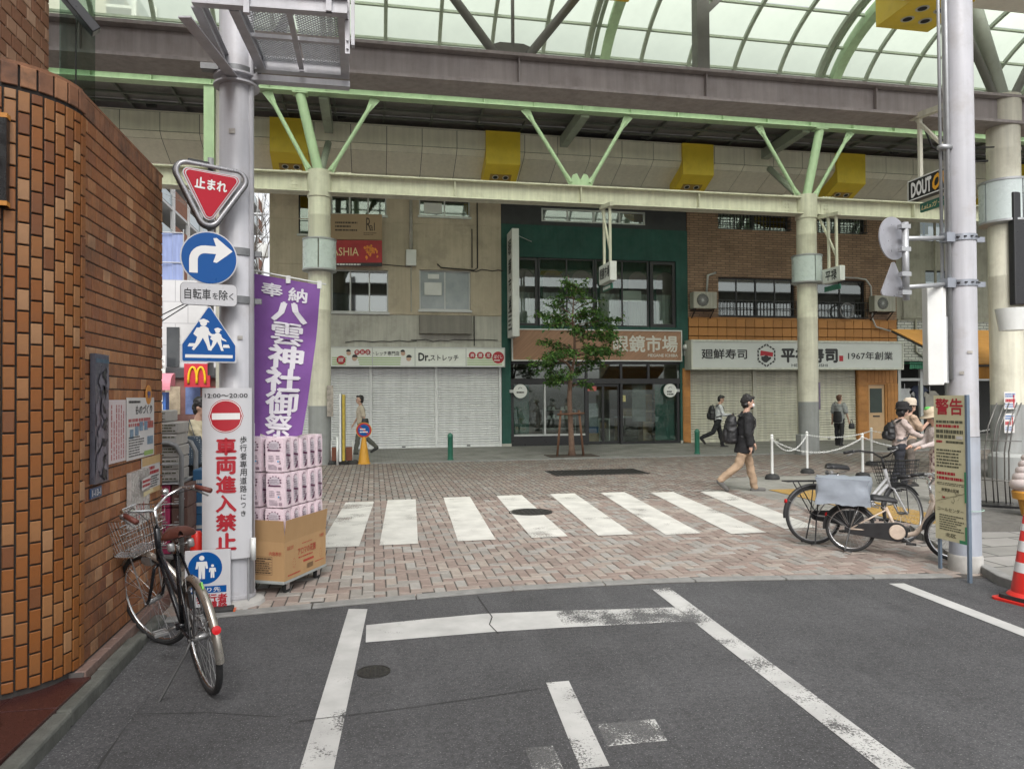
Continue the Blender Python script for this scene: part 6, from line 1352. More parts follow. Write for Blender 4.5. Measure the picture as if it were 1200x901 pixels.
def bicycle(name, label, loc, heading, lean, steer, rw, L, frame, fm, head, bars, gripm, sad, sadm, opts):
    t = thing(name, label, 'bicycle', loc, heading); t.rotation_euler = (lean, 0, heading)
    rx, fx = V((0, 0, rw)), V((L, 0, rw)); h0, h1 = V(head[0]), V(head[1]); axd = (h1-h0).normalized()
    TF = MX.Translation(h0) @ MX.Rotation(steer, 4, axd) @ MX.Translation(-h0); I = MX()
    wheel(t, rx, rw, I, rimm=opts.get('rim')); wheel(t, fx, rw, TF, rimm=opts.get('rim'))
    b = MB()
    for pts, r in frame: b.tube(pts, r, 10)
    b.tube([h0, h1], .021, 12); bb = V(opts['bb']); b.tube([bb-V((0, .04, 0)), bb+V((0, .04, 0))], .022, 12)
    seat = V(opts['seat'])
    for s in (-1, 1):
        b.tube([rx+V((0, s*.06, 0)), bb+V((-.04, s*.025, 0))], .010, 8); b.tube([rx+V((0, s*.06, 0)), seat+V((0, s*.018, -.03))], .008, 8)
    b.build('frame', fm, t, True)
    MB().tube([seat+V((.0, 0, -.03)), V((sad[0], 0, sad[1]-.06))], .0135, 10).build('seat_post', chrome, t, True)
    saddle(t, sad[0], sad[1], sadm, opts.get('sl', .27))
    b = MB(); b.m = TF
    fo = opts.get('forkbend', .03)
    for s in (-1, 1): b.tube([h0+V((0, s*.0, .01)), h0+V((0, s*.05, -.01)), h0.lerp(fx, .55)+V((-.012, s*.052, 0)), fx+V((-fo, s*.054, fo)), fx+V((0, s*.056, 0))], .011, 8)
    b.build('fork', opts.get('forkm', fm), t, True)
    b = MB(); b.m = TF; st = V(bars[0]); b.tube([h1, st], .013, 10); half = [V(p) for p in bars]
    for s in (-1, 1): b.tube([V((p.x, p.y*s, p.z)) for p in half], .011, 8)
    hb = b.build('handlebar', chrome if opts.get('chromebar', True) else blackplastic, t, True)
    for s in (-1, 1):
        q, p = half[-1], half[-2]; d = (q-p).normalized(); a = q-d*.12; b = MB(); b.m = TF; b.tube([V((a.x, a.y*s, a.z)), V(((q+d*.01).x, (q+d*.01).y*s, (q+d*.01).z))], .0175, 10); b.build('grip', gripm, hb, True)
        b = MB(); b.m = TF; p0 = V((a.x+.01, a.y*s, a.z)); p1 = V((q.x+.03, q.y*s, q.z-.035)); b.tube([p0, p0+V((.035, 0, -.012)), p1], .006, 6).cbox(p0+V((-.0, 0, -.005)), (.035, .035, .03)); b.build('brake_lever', dull, hb, True)
    if opts.get('bell'): b = MB(); b.m = TF; p = half[2]; b.ell((p.x+.0, -p.y, p.z+.035), .028, .028, .022, 12, 8); b.build('bell', chrome, hb, True)
    b = MB(); b.m = TF     # brake cables
    b.tube([V((half[-2].x+.03, half[-2].y, half[-2].z)), st+V((.10, .08, .05)), st+V((.09, 0, -.08)), h0+V((.03, .0, .02))], .003, 5, False).tube([V((half[-2].x+.03, -half[-2].y, half[-2].z)), st+V((.12, -.06, .04)), st+V((.09, -.02, -.1)), h0+V((.0, -.03, -.05))], .003, 5, False); b.build('cable', blackplastic, t, True)
    g = MB(); guard(g, rx, rw+.014, 22, 190 if opts.get('longguard') else 185); o = g.build('mudguard', opts['guard'], t, True)
    if opts.get('reflector'): p = opts['reflector']; MB().lathe([(.024, 0), (.024, .018), (.001, .02)], 14).build('reflector', redlens, o, 40, loc=p, rot=(0, -R(80), 0))
    b = MB()
    for s in (-1, 1):
        for a in (150, 75): b.tube([rx+V((0, s*.065, 0)), rx+V(((rw+.01)*math.cos(R(a)), s*.026, (rw+.01)*math.sin(R(a))))], .003, 5)
    b.build('mudguard_stay', dull, o, True)
    g = MB(); g.m = TF; guard(g, fx, rw+.014, 50 if not opts.get('longfront') else 35, 170); g.build('mudguard', opts['guard'], t, True)
    # drive: chain ring, cranks, pedals, chain
    ca = R(opts.get('crank', 200)); b = MB(); b.tube([bb+V((0, -.045, 0)), bb+V((.165*math.cos(ca), -.06, .165*math.sin(ca)))], .009, 8).tube([bb+V((0, .045, 0)), bb-V((.165*math.cos(ca), -.06, .165*math.sin(ca)))], .009, 8); ck = b.build('crank', dull, t, True)
    MB().lathe([(opts.get('ring', .085), -.004), (opts.get('ring', .085), .004), (.02, .006)], 28).build('chain_ring', opts.get('ringm', dull), ck, 40, loc=bb+V((0, -.046, 0)), rot=(PI/2, 0, 0))
    for s, sg in ((-1, 1), (1, -1)):
        p = bb+V((sg*.165*math.cos(ca), s*.105, sg*.165*math.sin(ca))); b = MB().cbox(p+V((-.04, 0, 0)), (.014, .085, .022)).cbox(p+V((.04, 0, 0)), (.014, .085, .022)).cbox(p+V((0, .035, 0)), (.08, .014, .02)).cbox(p+V((0, -.035, 0)), (.08, .014, .02)).cbox(p, (.02, .085, .018)); b.build('pedal', opts.get('pedalm', blackplastic), t, bevel=.003)
    if opts.get('case'):
        P = []; r0, r1 = .055, opts['case']
        for i in range(11): a = R(90+18*i); P.append((rx.x+r0*math.cos(a), rx.z+r0*math.sin(a)))
        for i in range(11): a = R(-90+18*i); P.append((bb.x+r1*math.cos(a), bb.z+r1*math.sin(a)))
        b = MB(); b.prism(P, -.058, -.036); b.build('chain_case', blackplastic, t, bevel=.006)
    else:
        b = MB(); b.tube([rx+V((0, -.045, .035)), bb+V((0, -.046, .082))], .0045, 5).tube([rx+V((0, -.045, -.035)), bb+V((0, -.046, -.082))], .0045, 5); b.build('chain', blackplastic, t)
        MB().lathe([(.04, -.008), (.04, .008), (.015, .01)], 18).build('sprocket', dull, t, 40, loc=rx+V((0, -.045, 0)), rot=(PI/2, 0, 0))
    b = MB()
    for pts, r in opts['stand']: b.tube(pts, r, 7)
    b.build('kickstand', opts.get('standm', mat('dark alloy', (.09, .09, .09), .5, .1, 8, metal=.4)), t, True)
    return t, TF
def wirebasket(par, x0, x1, y, z0, z1, T, m, n=9, rows=5, r=.0025, rim=.005):
    b = MB(); b.m = T; k = .78
    def pt(u, v, w):      # u along x, v across y (-1..1), w up; narrower at the bottom
        s = k+(1-k)*w; xm = (x0+x1)/2; return (xm+(x0-xm+(x1-x0)*u)*s, y*v*s, z0+(z1-z0)*w)
    per = [(i/n, -1) for i in range(n)]+[(1, -1+2*i/n) for i in range(n)]+[(1-i/n, 1) for i in range(n)]+[(0, 1-2*i/n) for i in range(n)]
    for u, v in per: b.tube([pt(u, v, 0), pt(u, v, 1)], r, 4, False)
    for j in range(rows+1):
        w = j/rows; b.tube([pt(u, v, w) for u, v in per+[per[0]]], rim if j == rows else r*1.2, 5, False)
    for i in range(1, n): b.tube([pt(i/n, -1, 0), pt(i/n, 1, 0)], r, 4, False); b.tube([pt(0, -1+2*i/n, 0), pt(1, -1+2*i/n, 0)], r, 4, False)
    return b.build('basket', m, par)
brownl = mat('brown leather', (.075, .024, .017), .42, .15, 6, bump=.1, bscale=80); gripb = mat('brown grip', (.12, .03, .02), .6, .1)
rwz = .335
b1, TF1 = bicycle('bicycle', 'old black bicycle with brown saddle and silver wire basket leaning by the brick wall', (-.945, 4.52, 0.003), R(117), R(-7.5), R(26), rwz, 1.06,
    [([(.47, 0, .285), (.335, 0, .80)], .0155), ([(.885, 0, .64), (.47, 0, .285)], .016), ([(.87, 0, .73), (.70, 0, .60), (.52, 0, .50), (.41, 0, .49)], .0145)], mat('black enamel', (.012, .013, .016), .25, .1, 6),
    ((.90, 0, .60), (.835, 0, .86)), [(.81, 0, .985), (.845, .06, 1.0), (.86, .14, 1.03), (.80, .23, 1.06), (.68, .275, 1.04), (.60, .285, 1.015)], gripb, (.30, .90), brownl,
    dict(bb=(.47, 0, .285), seat=(.335, 0, .80), guard=mat('tarnished silver', (.50, .47, .42), .3, .15, 5, metal=.8, dirt=(.2, .15, .1), dirtamt=.5), reflector=(-.334, 0, .46), rim=chrome, bell=True, crank=160, pedalm=dull, longguard=True,
         stand=[([(0, .06, .335), (-.02, .10, .28), (.05, .26, .03), (.04, .31, .022)], .008)], sl=.28))
wirebasket(b1, .93, 1.24, .165, .70, .97, TF1, chrome)
b = MB(); b.m = TF1; b.tube([(1.06, .07, .335), (1.04, .1, .72)], .005, 6).tube([(1.06, -.07, .335), (1.04, -.1, .72)], .005, 6).cbox((.98, 0, .63), (.06, .06, .06)); b.ell((1.03, 0, .63), .035, .035, .035, 12, 8); b.build('basket_stay', dull, b1)
MB().box(-.02, .02, -.005, .004, .0, .06).build('green_sticker', mat('green sticker', (.18, .5, .08), .5), b1, loc=(-.12, 0, .655), rot=(0, R(-70), 0))
b = MB(); b.tube([(.03, .0, .70), (.0, .02, .52), (-.02, .05, .345)], .005, 6).cbox((.02, .035, .56), (.06, .02, .09)); b.build('ring_lock', blackplastic, b1)
whitef = mat('white enamel', (.62, .62, .63), .3, .05, 5, dirt=(.35, .33, .3), dirtamt=.3)
b2, TF2 = bicycle('bicycle', 'white framed bicycle with a black wire basket standing behind the cream one', (4.93, 7.50, .014), R(-8), R(-3), R(22), .33, 1.08,
    [([(.46, 0, .28), (.33, 0, .74)], .016), ([(.885, 0, .66), (.72, 0, .50), (.46, 0, .28)], .019), ([(.875, 0, .73), (.62, 0, .46), (.44, 0, .36)], .016)], whitef,
    ((.91, 0, .62), (.855, 0, .84)), [(.83, 0, .97), (.86, .06, .99), (.86, .14, 1.04), (.77, .25, 1.07), (.66, .29, 1.06), (.59, .30, 1.05)], blackplastic, (.29, .86), mat('black saddle', (.02, .02, .022), .5, .1),
    dict(bb=(.46, 0, .28), seat=(.33, 0, .74), guard=blackplastic, reflector=(-.312, 0, .49), rim=dull, crank=70, chromebar=False, standm=blackplastic, forkm=whitef, case=.10,
         stand=[([(0, .07, .33), (-.05, .12, .02), (-.1, .13, .015)], .008), ([(0, -.07, .33), (-.05, -.12, .02), (-.1, -.13, .015)], .008)], longfront=True))
wirebasket(b2, .86, 1.20, .19, .68, .93, TF2, blackplastic, 9, 6, .003, .006)
b = MB(); b.m = TF2; b.tube([(1.08, .07, .33), (1.06, .1, .74)], .006, 6).tube([(1.08, -.07, .33), (1.06, -.1, .74)], .006, 6); b.ell((1.03, .06, .66), .04, .04, .04, 12, 8); b.build('basket_stay', blackplastic, b2)
b = MB()
for y in (-.07, 0, .07): b.bar((-.32, y, .715), (.24, y, .715), .012, .012)
b.bar((-.32, -.08, .715), (-.32, .08, .715), .012, .012).bar((.24, -.08, .715), (.24, .08, .715), .012, .012)
for s in (-1, 1): b.bar((-.2, s*.075, .71), (0, s*.08, .34), .01, .01).bar((.05, s*.075, .71), (0, s*.08, .34), .01, .01)
b.build('rack', blackplastic, b2)
t = thing('covered_crate', 'crate wrapped in pale grey blue sheet on the rear of the cream bicycle', 'crate', (5.06, 7.05, .535), R(-39))
b = MB(); nx, ny, nz = 10, 6, 6
def crinkle(p): n = NZ.noise(V(p)*7)*.034+NZ.noise(V(p)*17)*.022; return V(p)*(1+n/.25)
def sidegrid(f, n1, n2):
    P = [crinkle(f(i/n1, j/n2)) for j in range(n2+1) for i in range(n1+1)]; b.add([p+V((-.06, .02, .14-.05*max(0, p.x))) for p in P], [(j*(n1+1)+i, j*(n1+1)+i+1, (j+1)*(n1+1)+i+1, (j+1)*(n1+1)+i) for j in range(n2) for i in range(n1)])
X, Y_, Z_ = .26, .18, .14
sidegrid(lambda u, v: (-X+2*X*u, -Y_, -Z_+2*Z_*v), nx, nz); sidegrid(lambda u, v: (X-2*X*u, Y_, -Z_+2*Z_*v), nx, nz); sidegrid(lambda u, v: (X, -Y_+2*Y_*u, -Z_+2*Z_*v), ny, nz); sidegrid(lambda u, v: (-X, Y_-2*Y_*u, -Z_+2*Z_*v), ny, nz); sidegrid(lambda u, v: (-X+2*X*u, -Y_+2*Y_*v, Z_), nx, ny); sidegrid(lambda u, v: (-X+2*X*u, Y_-2*Y_*v, -Z_), nx, ny)
b.build('cover', mat('grey blue sheet', (.30, .335, .385), .55, .1, 3, bump=.8, bscale=7, dirt=(.2, .22, .26), dirtamt=.3), t, 50)
creamf = mat('cream enamel', (.66, .54, .44), .28, .04, 5)
b3, TF3 = bicycle('bicycle', 'cream small wheeled bicycle with low curved frame and a covered crate behind its saddle', (5.06, 7.05, .014), R(-39), R(-5), R(14), .25, .94,
    [([(.45, 0, .25), (.345, 0, .50)], .018), ([(.785, 0, .58), (.745, 0, .46), (.69, 0, .33), (.62, 0, .25), (.55, 0, .225), (.45, 0, .24)], .027)], creamf,
    ((.81, 0, .50), (.765, 0, .66)), [(.75, 0, .76), (.765, .05, .79), (.77, .12, .83), (.70, .22, .86), (.60, .265, .845), (.52, .275, .835)], blackplastic, (.31, .575), mat('black saddle', (0, 0, 0)),
    dict(bb=(.45, 0, .25), seat=(.345, 0, .50), guard=blackplastic, reflector=(-.232, 0, .385), rim=chrome, crank=-40, case=.10, ring=.078, ringm=creamf, forkm=creamf, bell=True,
         stand=[([(0, .075, .25), (-.06, .10, .02), (-.0, .13, .014)], .008), ([(0, -.075, .25), (-.05, -.12, .02), (.02, -.16, .012)], .008), ([(-.06, .10, .02), (-.05, -.12, .02)], .007)]))
MB().lathe([(.078, 0), (.07, .012), (.02, .014)], 28).build('ring_cover', creamf, b3, 40, loc=(.45, -.06, .25), rot=(PI/2, 0, 0))
b = MB()
for s in (-1, 1): b.tube([(0, s*.07, .25), (-.14, s*.07, .53), (.24, s*.06, .53), (.33, s*.03, .50)], .005, 6); b.tube([(0, s*.07, .25), (.1, s*.07, .53)], .005, 6)
b.build('rear_stay', chrome, b3, True)
# ------------------------------------------------------------------ traffic cone, soft cream figure, rack, awning at the right edge
conew = mat('reflective white', (.66, .66, .66), .35, .05, 4)
t = thing('traffic_cone', 'red and white banded traffic cone standing on the asphalt near the ice cream figure', 'traffic cone', (5.31, 5.11, 0.0), R(12))
b = MB().slab(rrect(0, 0, .40, .40, .05, 5), 0, .018); b.build('base', conered, t); b = MB().slab(rrect(0, 0, .33, .33, .05, 5), .019, .05); b.build('weight', mat('black rubber', (0, 0, 0)), t)
MB().lathe([(.16, .051), (.145, .07), (.128, .08), (.034, .70), (.028, .71), (.001, .71)], 36).build('body', conered, t, 40)
for z0, z1 in ((.245, .325), (.415, .50), (.585, .64)): r = lambda z: .128-(z-.08)*.0942/.62*.94+.0022+.0025; MB().lathe([(.128-(z0-.08)/.62*.094+.0015, z0), (.128-(z1-.08)/.62*.094+.0015, z1)], 36).build('white_band', conew, t, 40)
Tc = lambda p: ((.128-(p[2]-.08)/.62*.094+.004-p[1])*math.sin(p[0]/.09), -(.128-(p[2]-.08)/.62*.094+.004-p[1])*math.cos(p[0]/.09), p[2])
b = MB(); put_text(b, '北', -.035, .545, .065, .065, 0, .03, 0, Tc); put_text(b, '区', -.03, .285, .055, .055, 0, .01, 0, Tc); flatobj('lettering', b, blackp, t)
t = thing('soft_cream_figure', 'giant soft ice cream display with pale swirl in an orange cone cup', 'display figure', (8.17, 7.83, .162)); b = MB(); pts = []; rs = []
for i in range(90): a = 2*PI*i/18; k = i/89; pts.append(((.155-.13*k)*math.cos(a), (.155-.13*k)*math.sin(a), .36+.42*k)); rs.append(.078-.035*k)
b.tube(pts, rs, 12); b.lathe([(.17, .30), (.16, .36), (.1, .55), (.03, .75)], 24); b.build('swirl', mat('pale cream', (.60, .52, .50), .35, .04, 3), t, True)
MB().lathe([(.09, 0), (.12, .16), (.13, .20), (.185, .215), (.195, .30), (.18, .32), (.001, .32)], 30).build('cup', mat('orange cup', (.55, .26, .04), .45, .08, 4), t, 40)
t = thing('metal_rack', 'tall rack of bent steel bars standing on the dark step', 'rack', (8.50, 8.60, .162), R(-42)); b = MB()
for i in range(5): x = -.16+.07*i+(.02 if i % 2 else 0); b.tube([(x, .12, 0), (x-.02, .0, .35), (x-.02, -.05, .75), (x+.03, .0, 1.1), (x+.14, .1, 1.42)], .010, 6)
for z, o in ((.35, 0), (.9, -.02)): b.tube([(-.25, o-.02, z), (.25, o-.02, z)], .007, 6)
b.build('bars', mat('tarnished steel', (.16, .155, .145), .45, .2, 8, metal=.6), t, True); MB().box(-.3, .3, -.2, .25, 0, .03).build('base', blackf, t)
for i in range(3): pass
t = thing('orange_awning', 'orange canvas awning beside the thick column', 'awning', (11.9, 13.2, 2.6)); aw = mat('orange canvas', (.42, .20, .035), .8, .12, 2, streak=.1); b = MB()
b.add([(-.62, -.9, -.30), (2.4, -.9, -.30), (2.4, 1.0, .55), (-.62, 1.0, .55), (-.62, -.9, -.32), (2.4, -.9, -.32), (2.4, 1.0, .53), (-.62, 1.0, .53)], [(0, 1, 2, 3), (7, 6, 5, 4), (0, 3, 7, 4), (3, 2, 6, 7)]); b.build('canvas', aw, t)
b = MB(); b.add([(-.62, -.901, -.60), (2.4, -.901, -.60), (2.4, -.901, -.30), (-.62, -.901, -.30)], [(0, 1, 2, 3)]); b.build('valance', aw, t); b = MB(); b.bar((-.62, -.9, -.34), (2.4, -.9, -.34), .04, .04).bar((-.6, -.9, -.34), (-.6, 1, .5), .04, .04); b.build('frame', mat('dark iron', (0, 0, 0)), t)
t = thing('white_lamp', 'white bucket shaped lamp fixed on the nearest right column', 'lamp', (10.66, 10.5, 2.78)); MB().lathe([(.19, 0), (.245, .37), (.22, .37), (.001, .36)], 24).build('shade', white, t, 40); MB().bar((0, 0, .25), (1.1, 1.2, .35), .05, .05).build('arm', galv, t)
t = thing('black_cabinet', 'narrow black upright box on the thick column above the ice cream figure', 'box', (11.95, 11.45, 3.35)); MB().box(-.3, .4, -.06, .08, 0, 2.1).build('case', blackf, t, bevel=.02)
def notice(x, y, z, w, h, label, red, yaw=0, cat='notice'):
    t = thing('paper_notice', label, cat, (x, y, z), yaw); MB().box(-w/2, w/2, -.003, .003, -h/2, h/2).build('sheet', paper, t); b = MB()
    if red: scribble(b, -w*.42, w*.42, -h*.1, h*.1, -.0045, 1, rng, .9); scribble(b, w*.2, w*.4, -h*.4, h*.4, -.0047, 1, rng, .6, None, True); flatobj('red_lettering', b, redp, t); b = MB()
    scribble(b, -w*.42, w*.3, -h*.42, -h*.16, -.0045, 3, rng, .5); scribble(b, -w*.42, w*.42, h*.18, h*.42, -.0045, 2, rng, .6); flatobj('lettering', b, bluep, t)
notice(11.62, 11.515, 1.58, .26, .32, 'upper white notice with red print on the nearest right column', True); notice(11.60, 11.518, 1.16, .22, .36, 'lower white notice with red print on the nearest right column', True)
t = thing('column_poster', 'narrow dark and white poster on the left far column', 'poster', (-1.1, 18.83, 1.62), R(18)); MB().box(-.06, .10, -.004, .004, -.39, .39).build('sheet', mat('busy poster', (.34, .30, .26), .5, .6, 9), t)
t = thing('column_poster', 'narrow violet and tan poster on the right far column', 'poster', (12.63, 18.9, 1.67), R(40)); MB().box(-.05, .10, -.004, .004, -.39, .39).build('sheet', mat('violet poster', (.17, .13, .2), .5, .6, 7), t)
t = thing('concrete_block', 'grey concrete block at the foot of the right far column', 'block', (12.02, 18.72, .0)); MB().box(-.19, .15, -.14, .14, 0, .58).build('block', greyp, t, bevel=.02)
t = thing('concrete_plinth', 'low rounded grey plinth beside the nearest right column', 'plinth', (11.5, 11.4, .16)); MB().lathe([(.36, 0), (.36, .40), (.30, .46), (.001, .46)], 24).build('block', greyp, t, 40)
# ------------------------------------------------------------------ bollards, chain posts, cone with round sign, edge-on board
bg_ = mat('bollard green', (.02, .135, .085), .45, .12, 6, streak=.1)
for i, (x, y, l) in enumerate(((2.0, 19.3, 'green bollard in front of the white shutters'), (9.1, 19.45, 'green bollard between the spectacles shop and the sushi shop'))):
    t = thing('bollard', l, 'bollard', (x, y, .03), 0, 'green bollards along the pavement edge'); MB().lathe([(.085, 0), (.085, .03), (.07, .04), (.07, .60), (.075, .61), (.075, .64), (.055, .69), (.02, .715), (.001, .718)], 20).build('post', bg_, t, 40)
cp = []
for x, y, l in ((7.9, 13.43, 'white chain post nearest the man in the black jacket'), (9.22, 14.26, 'white chain post standing second from the man in the black jacket'), (9.83, 13.27, 'white chain post standing just behind the grey covered crate'), (11.66, 15.41, 'white chain post standing farthest back in the chain line')):
    t = thing('chain_post', l, 'post', (x, y, .012), 0, 'white posts with chains'); MB().lathe([(.14, 0), (.145, .03), (.12, .085), (.05, .11), (.001, .11)], 24).build('base', mat('black rubber', (0, 0, 0)), t, 40)
    MB().lathe([(.028, .10), (.026, .80), (.034, .81), (.034, .83), (.022, .85), (.034, .875), (.02, .90), (.001, .905)], 14).build('shaft', white, t, 40); cp.append(V((x, y, .84)))
def chain(p, q, sag, label):
    t = thing('chain', label, 'chain', ((p+q)/2).to_tuple(), 0, 'white plastic chains'); t.location.z = .0; b = MB(); b.m = MX.Translation(-t.location); n = max(8, int((q-p).length/.045)); up = V((0, 0, 1))
    pts = [p.lerp(q, i/n)-up*sag*4*(i/n)*(1-i/n) for i in range(n+1)]
    for i in range(n):
        a, c = pts[i], pts[i+1]; d = (c-a); m_ = (a+c)/2; L = d.length*.66; u = d.normalized().cross(up).normalized(); w = u if i % 2 else d.normalized().cross(u); d = d.normalized()
        b.tube([m_+d*L*math.cos(2*PI*k/8)+w*.013*math.sin(2*PI*k/8) for k in range(9)], .0045, 4, False)
    b.build('links', white, t)
chain(cp[0], cp[1], .30, 'deep sagging white chain between the first two posts'); chain(cp[0]-V((0, 0, .03)), cp[2]-V((0, 0, .02)), .28, 'long low white chain running behind the second post'); chain(cp[1], cp[3], .10, 'upper white chain running back to the farthest post'); chain(cp[2], cp[2]+V((2.6, .4, -.1)), .22, 'white chain running right from the post behind the crate'); chain(cp[3], cp[3]+V((3, -.3, 0)), .15, 'white chain running right from the farthest post')
t = thing('cone_sign', 'orange cone carrying a round no parking sign near the shutters', 'cone sign', (-.25, 19.0, .0)); MB().lathe([(.17, .0), (.17, .03), (.145, .04), (.055, .66), (.05, .70), (.001, .70)], 24).build('cone', mat('amber cone', (.62, .31, .03), .45, .08), t, 40)
for r, d, m_ in ((.20, 0, mat('amber cone', (0, 0, 0))), (.185, .004, redp), (.145, .007, signblue)): MB().lathe([(r, -.012-d), (r, .012), (.001, .012)], 28).build('disc' if d else 'sign_rim', m_, t, 40, loc=(0, -.03, .87), rot=(-PI/2, 0, 0)) if False else MB().lathe([(r, .0), (r, .02+d), (.001, .02+d)], 28).build('disc' if d else 'sign_rim', m_, t, 40, loc=(0, -.02, .87), rot=(PI/2, 0, 0))
b = MB(); b.bar((-.10, -.0485, .95), (.10, -.0485, .79), .0, .035) if False else b.add([(-.115, -.0485, .945), (-.09, -.0485, .97), (.115, -.0485, .795), (.09, -.0485, .77)], [(0, 3, 2, 1)]); flatobj('red_bar', b, redp, t); b = MB(); scribble(b, -.10, .10, .79, .93, -.0495, 2, rng, .45); flatobj('lettering', b, whitep, t)
t = thing('edge_on_board', 'tall narrow board on black feet seen edge on beside the cone sign', 'signboard', (-.78, 19.05, 0)); MB().box(-.075, -.02, -.35, .35, .1, 1.80).build('white_side', white, t, bevel=.01); MB().box(.0, .06, -.32, .32, .12, 1.78).build('yellow_side', mat('yellow board', (.46, .34, .05), .6, .3, 7), t)
MB().box(-.30, -.12, -.10, .10, .10, .44).build('brown_weight', mat('rust brown box', (.20, .065, .035), .7, .15), t, bevel=.01); MB().box(.08, .24, -.10, .10, .10, .44).build('brown_weight', mat('rust brown box', (0, 0, 0)), t, bevel=.01)
for x in (-.28, -.03, .25): MB().lathe([(.16, 0), (.16, .05), (.10, .11), (.001, .11)], 18).build('foot', mat('black rubber', (0, 0, 0)), t, 40, loc=(x, -.12*(1-abs(x)*3), 0))
MB().tube([(-.12, -.30, .0), (-.12, -.30, .72)], .03, 10).build('short_post', white, t, True)
for x in (-.28, .25): MB().tube([(x, -.1, .1), (x, -.1, .60)], .012, 8).build('thin_rod', white, t, True)
# ------------------------------------------------------------------ paper cart beside the wall
t = thing('paper_cart', 'grey tube trolley beside the brick wall', 'trolley', (-2.35, 8.1, 0)); b = MB()
for y in (-.3, .3): b.tube([(-.45, y, .12), (-.45, y, 1.14), (-.40, y, 1.24), (-.33, y, 1.27), (.33, y, 1.27), (.40, y, 1.24), (.45, y, 1.14), (.45, y, .12)], .024, 10)
b.build('frame', mat('grey tube', (.25, .255, .26), .45, .1, 6), t, True); b = MB()
for z in (.12, .25, .45, .66, .86, 1.06): b.tube([(-.45, -.3, z), (.45, -.3, z)], .008, 6)
b.build('wire', galv, t); MB().box(-.46, .46, -.32, .32, .12, .15).build('shelf', galv, t); MB().box(-.44, .44, -.28, .28, .855, .875).build('shelf', galv, t)
for x in (-.38, .38): MB().lathe([(.05, -.015), (.05, .015), (.001, .015)], 16).build('wheel', mat('black rubber', (0, 0, 0)), t, 40, loc=(x, -.25, .05), rot=(PI/2, 0, 0))
def bundle(z, x, dx, i, label):
    t = thing('paper_bundle', label, 'bundle', (x, 8.05, z), 0, 'bundles of paper on the trolley'); b = MB()
    b.box(-.20*dx, .20*dx, -.22, .22, 0, .115, .01); b.build('sheets', mat('newsprint', (.46, .44, .42), .8, .1, 9, bump=.3, bscale=40), t); b = MB(); scribble(b, -.18*dx, .18*dx, .015, .10, -.224, 3, rng, .5); put_text(b, '9', -.02, .045, .035, .06, -.2255, .01); flatobj('lettering', b, mat('faded black print', (0, 0, 0)), t)
k = 0
for z, n in ((.88, 2), (1.0, 2), (1.12, 2), (1.24, 2), (1.36, 2), (1.48, 1)):
    for j in range(n): bundle(z, -2.14-.43*j+(.0 if z < 1.2 else rng.uniform(-.02, .01)), 1 if z < 1.47 else .5, k, 'bundle of printed paper in layer %s of the trolley, %s' % (['one', 'two', 'three', 'four', 'five', 'six'][int(round((z-.88)/.12))], 'outer end' if j == 0 else 'wall end')); k += 1
for i, (c, nme) in enumerate((((.02, .14, .09), 'green'), ((.40, .27, .05), 'mustard'), ((.50, .05, .15), 'pink'), ((.16, .085, .07), 'brown'))):
    for r in range(3):
        t = thing('carton', '%s carton in the %s row under the paper bundles' % (nme, ['bottom', 'middle', 'top'][r]), 'carton', (-2.42+.165*i, 7.95, .155+.232*r), 0, 'cartons on the trolley'); MB().box(-.075, .075, -.12, .25, 0, .225, .006).build('carton', mat(nme+' card', c, .6, .1, 6), t); b = MB(); put_text(b, 'お茶', .0, .14, .05, .03, -.123, 0); scribble(b, -.05, .05, .05, .1, -.123, 2, rng, .4); flatobj('lettering', b, paper, t)
for r in range(4): t = thing('blue_carton', 'blue carton stacked beside the trolley, %s' % ['lowest', 'second up', 'third up', 'topmost'][r], 'carton', (-1.80, 8.35, .24*r), 0, 'blue cartons beside the trolley'); MB().box(-.09, .05, -.12, .2, 0, .235, .006).build('carton', mat('blue card', (.03, .12, .25), .6, .15, 6), t); b = MB(); scribble(b, -.06, .03, .08, .14, -.1225, 1, rng, .6); flatobj('lettering', b, paper, t)
# ------------------------------------------------------------------ the young street tree and its stakes
TB = V((5.46, 19.72, .03))
t = thing('street_tree', 'slim young street tree with spreading layered leaves before the spectacles shop', 'tree', TB)
bark = mat('reddish bark', (.17, .105, .075), .9, .3, 9, .6, 40)
tr = random.Random(5)
b = MB(); b.tube([(0, 0, -.02), (.0, 0, .2), (-.03, 0, .9), (-.06, .0, 1.6), (-.03, 0, 2.15), (.03, 0, 2.45)], [.13, .085, .075, .068, .062, .056], 12)
b.tube([(.03, 0, 2.43), (.10, 0, 2.75), (.11, .02, 3.3), (.05, .0, 3.8), (.08, 0, 4.4), (-.08, 0, 5.1)], [.045, .04, .034, .026, .016, .006], 9)
b.tube([(.02, 0, 2.43), (-.15, -.03, 2.62), (-.42, -.05, 2.72), (-.72, -.1, 2.98)], [.045, .04, .032, .02], 8)
b.build('trunk', bark, t, True)
lb = MB(); bb_ = MB()
def leaf(p, d, s):
    u = V((tr.gauss(0, 1), tr.gauss(0, 1), tr.gauss(0, .55))); u = (u+d*1.0+V((0, 0, -.25))).normalized(); w = u.cross(V((tr.gauss(0, .6), tr.gauss(0, .6), 1))).normalized(); L = s*tr.uniform(.6, 1.35); W_ = L*.30
    m_ = V((0, 0, .10*L)); lb.add([p, p+u*L*.45+w*W_+m_, p+u*L*.8+w*W_*.7, p+u*L+V((0, 0, -.2*L)), p+u*L*.8-w*W_*.7, p+u*L*.45-w*W_+m_], [(0, 1, 2, 3, 4, 5)])
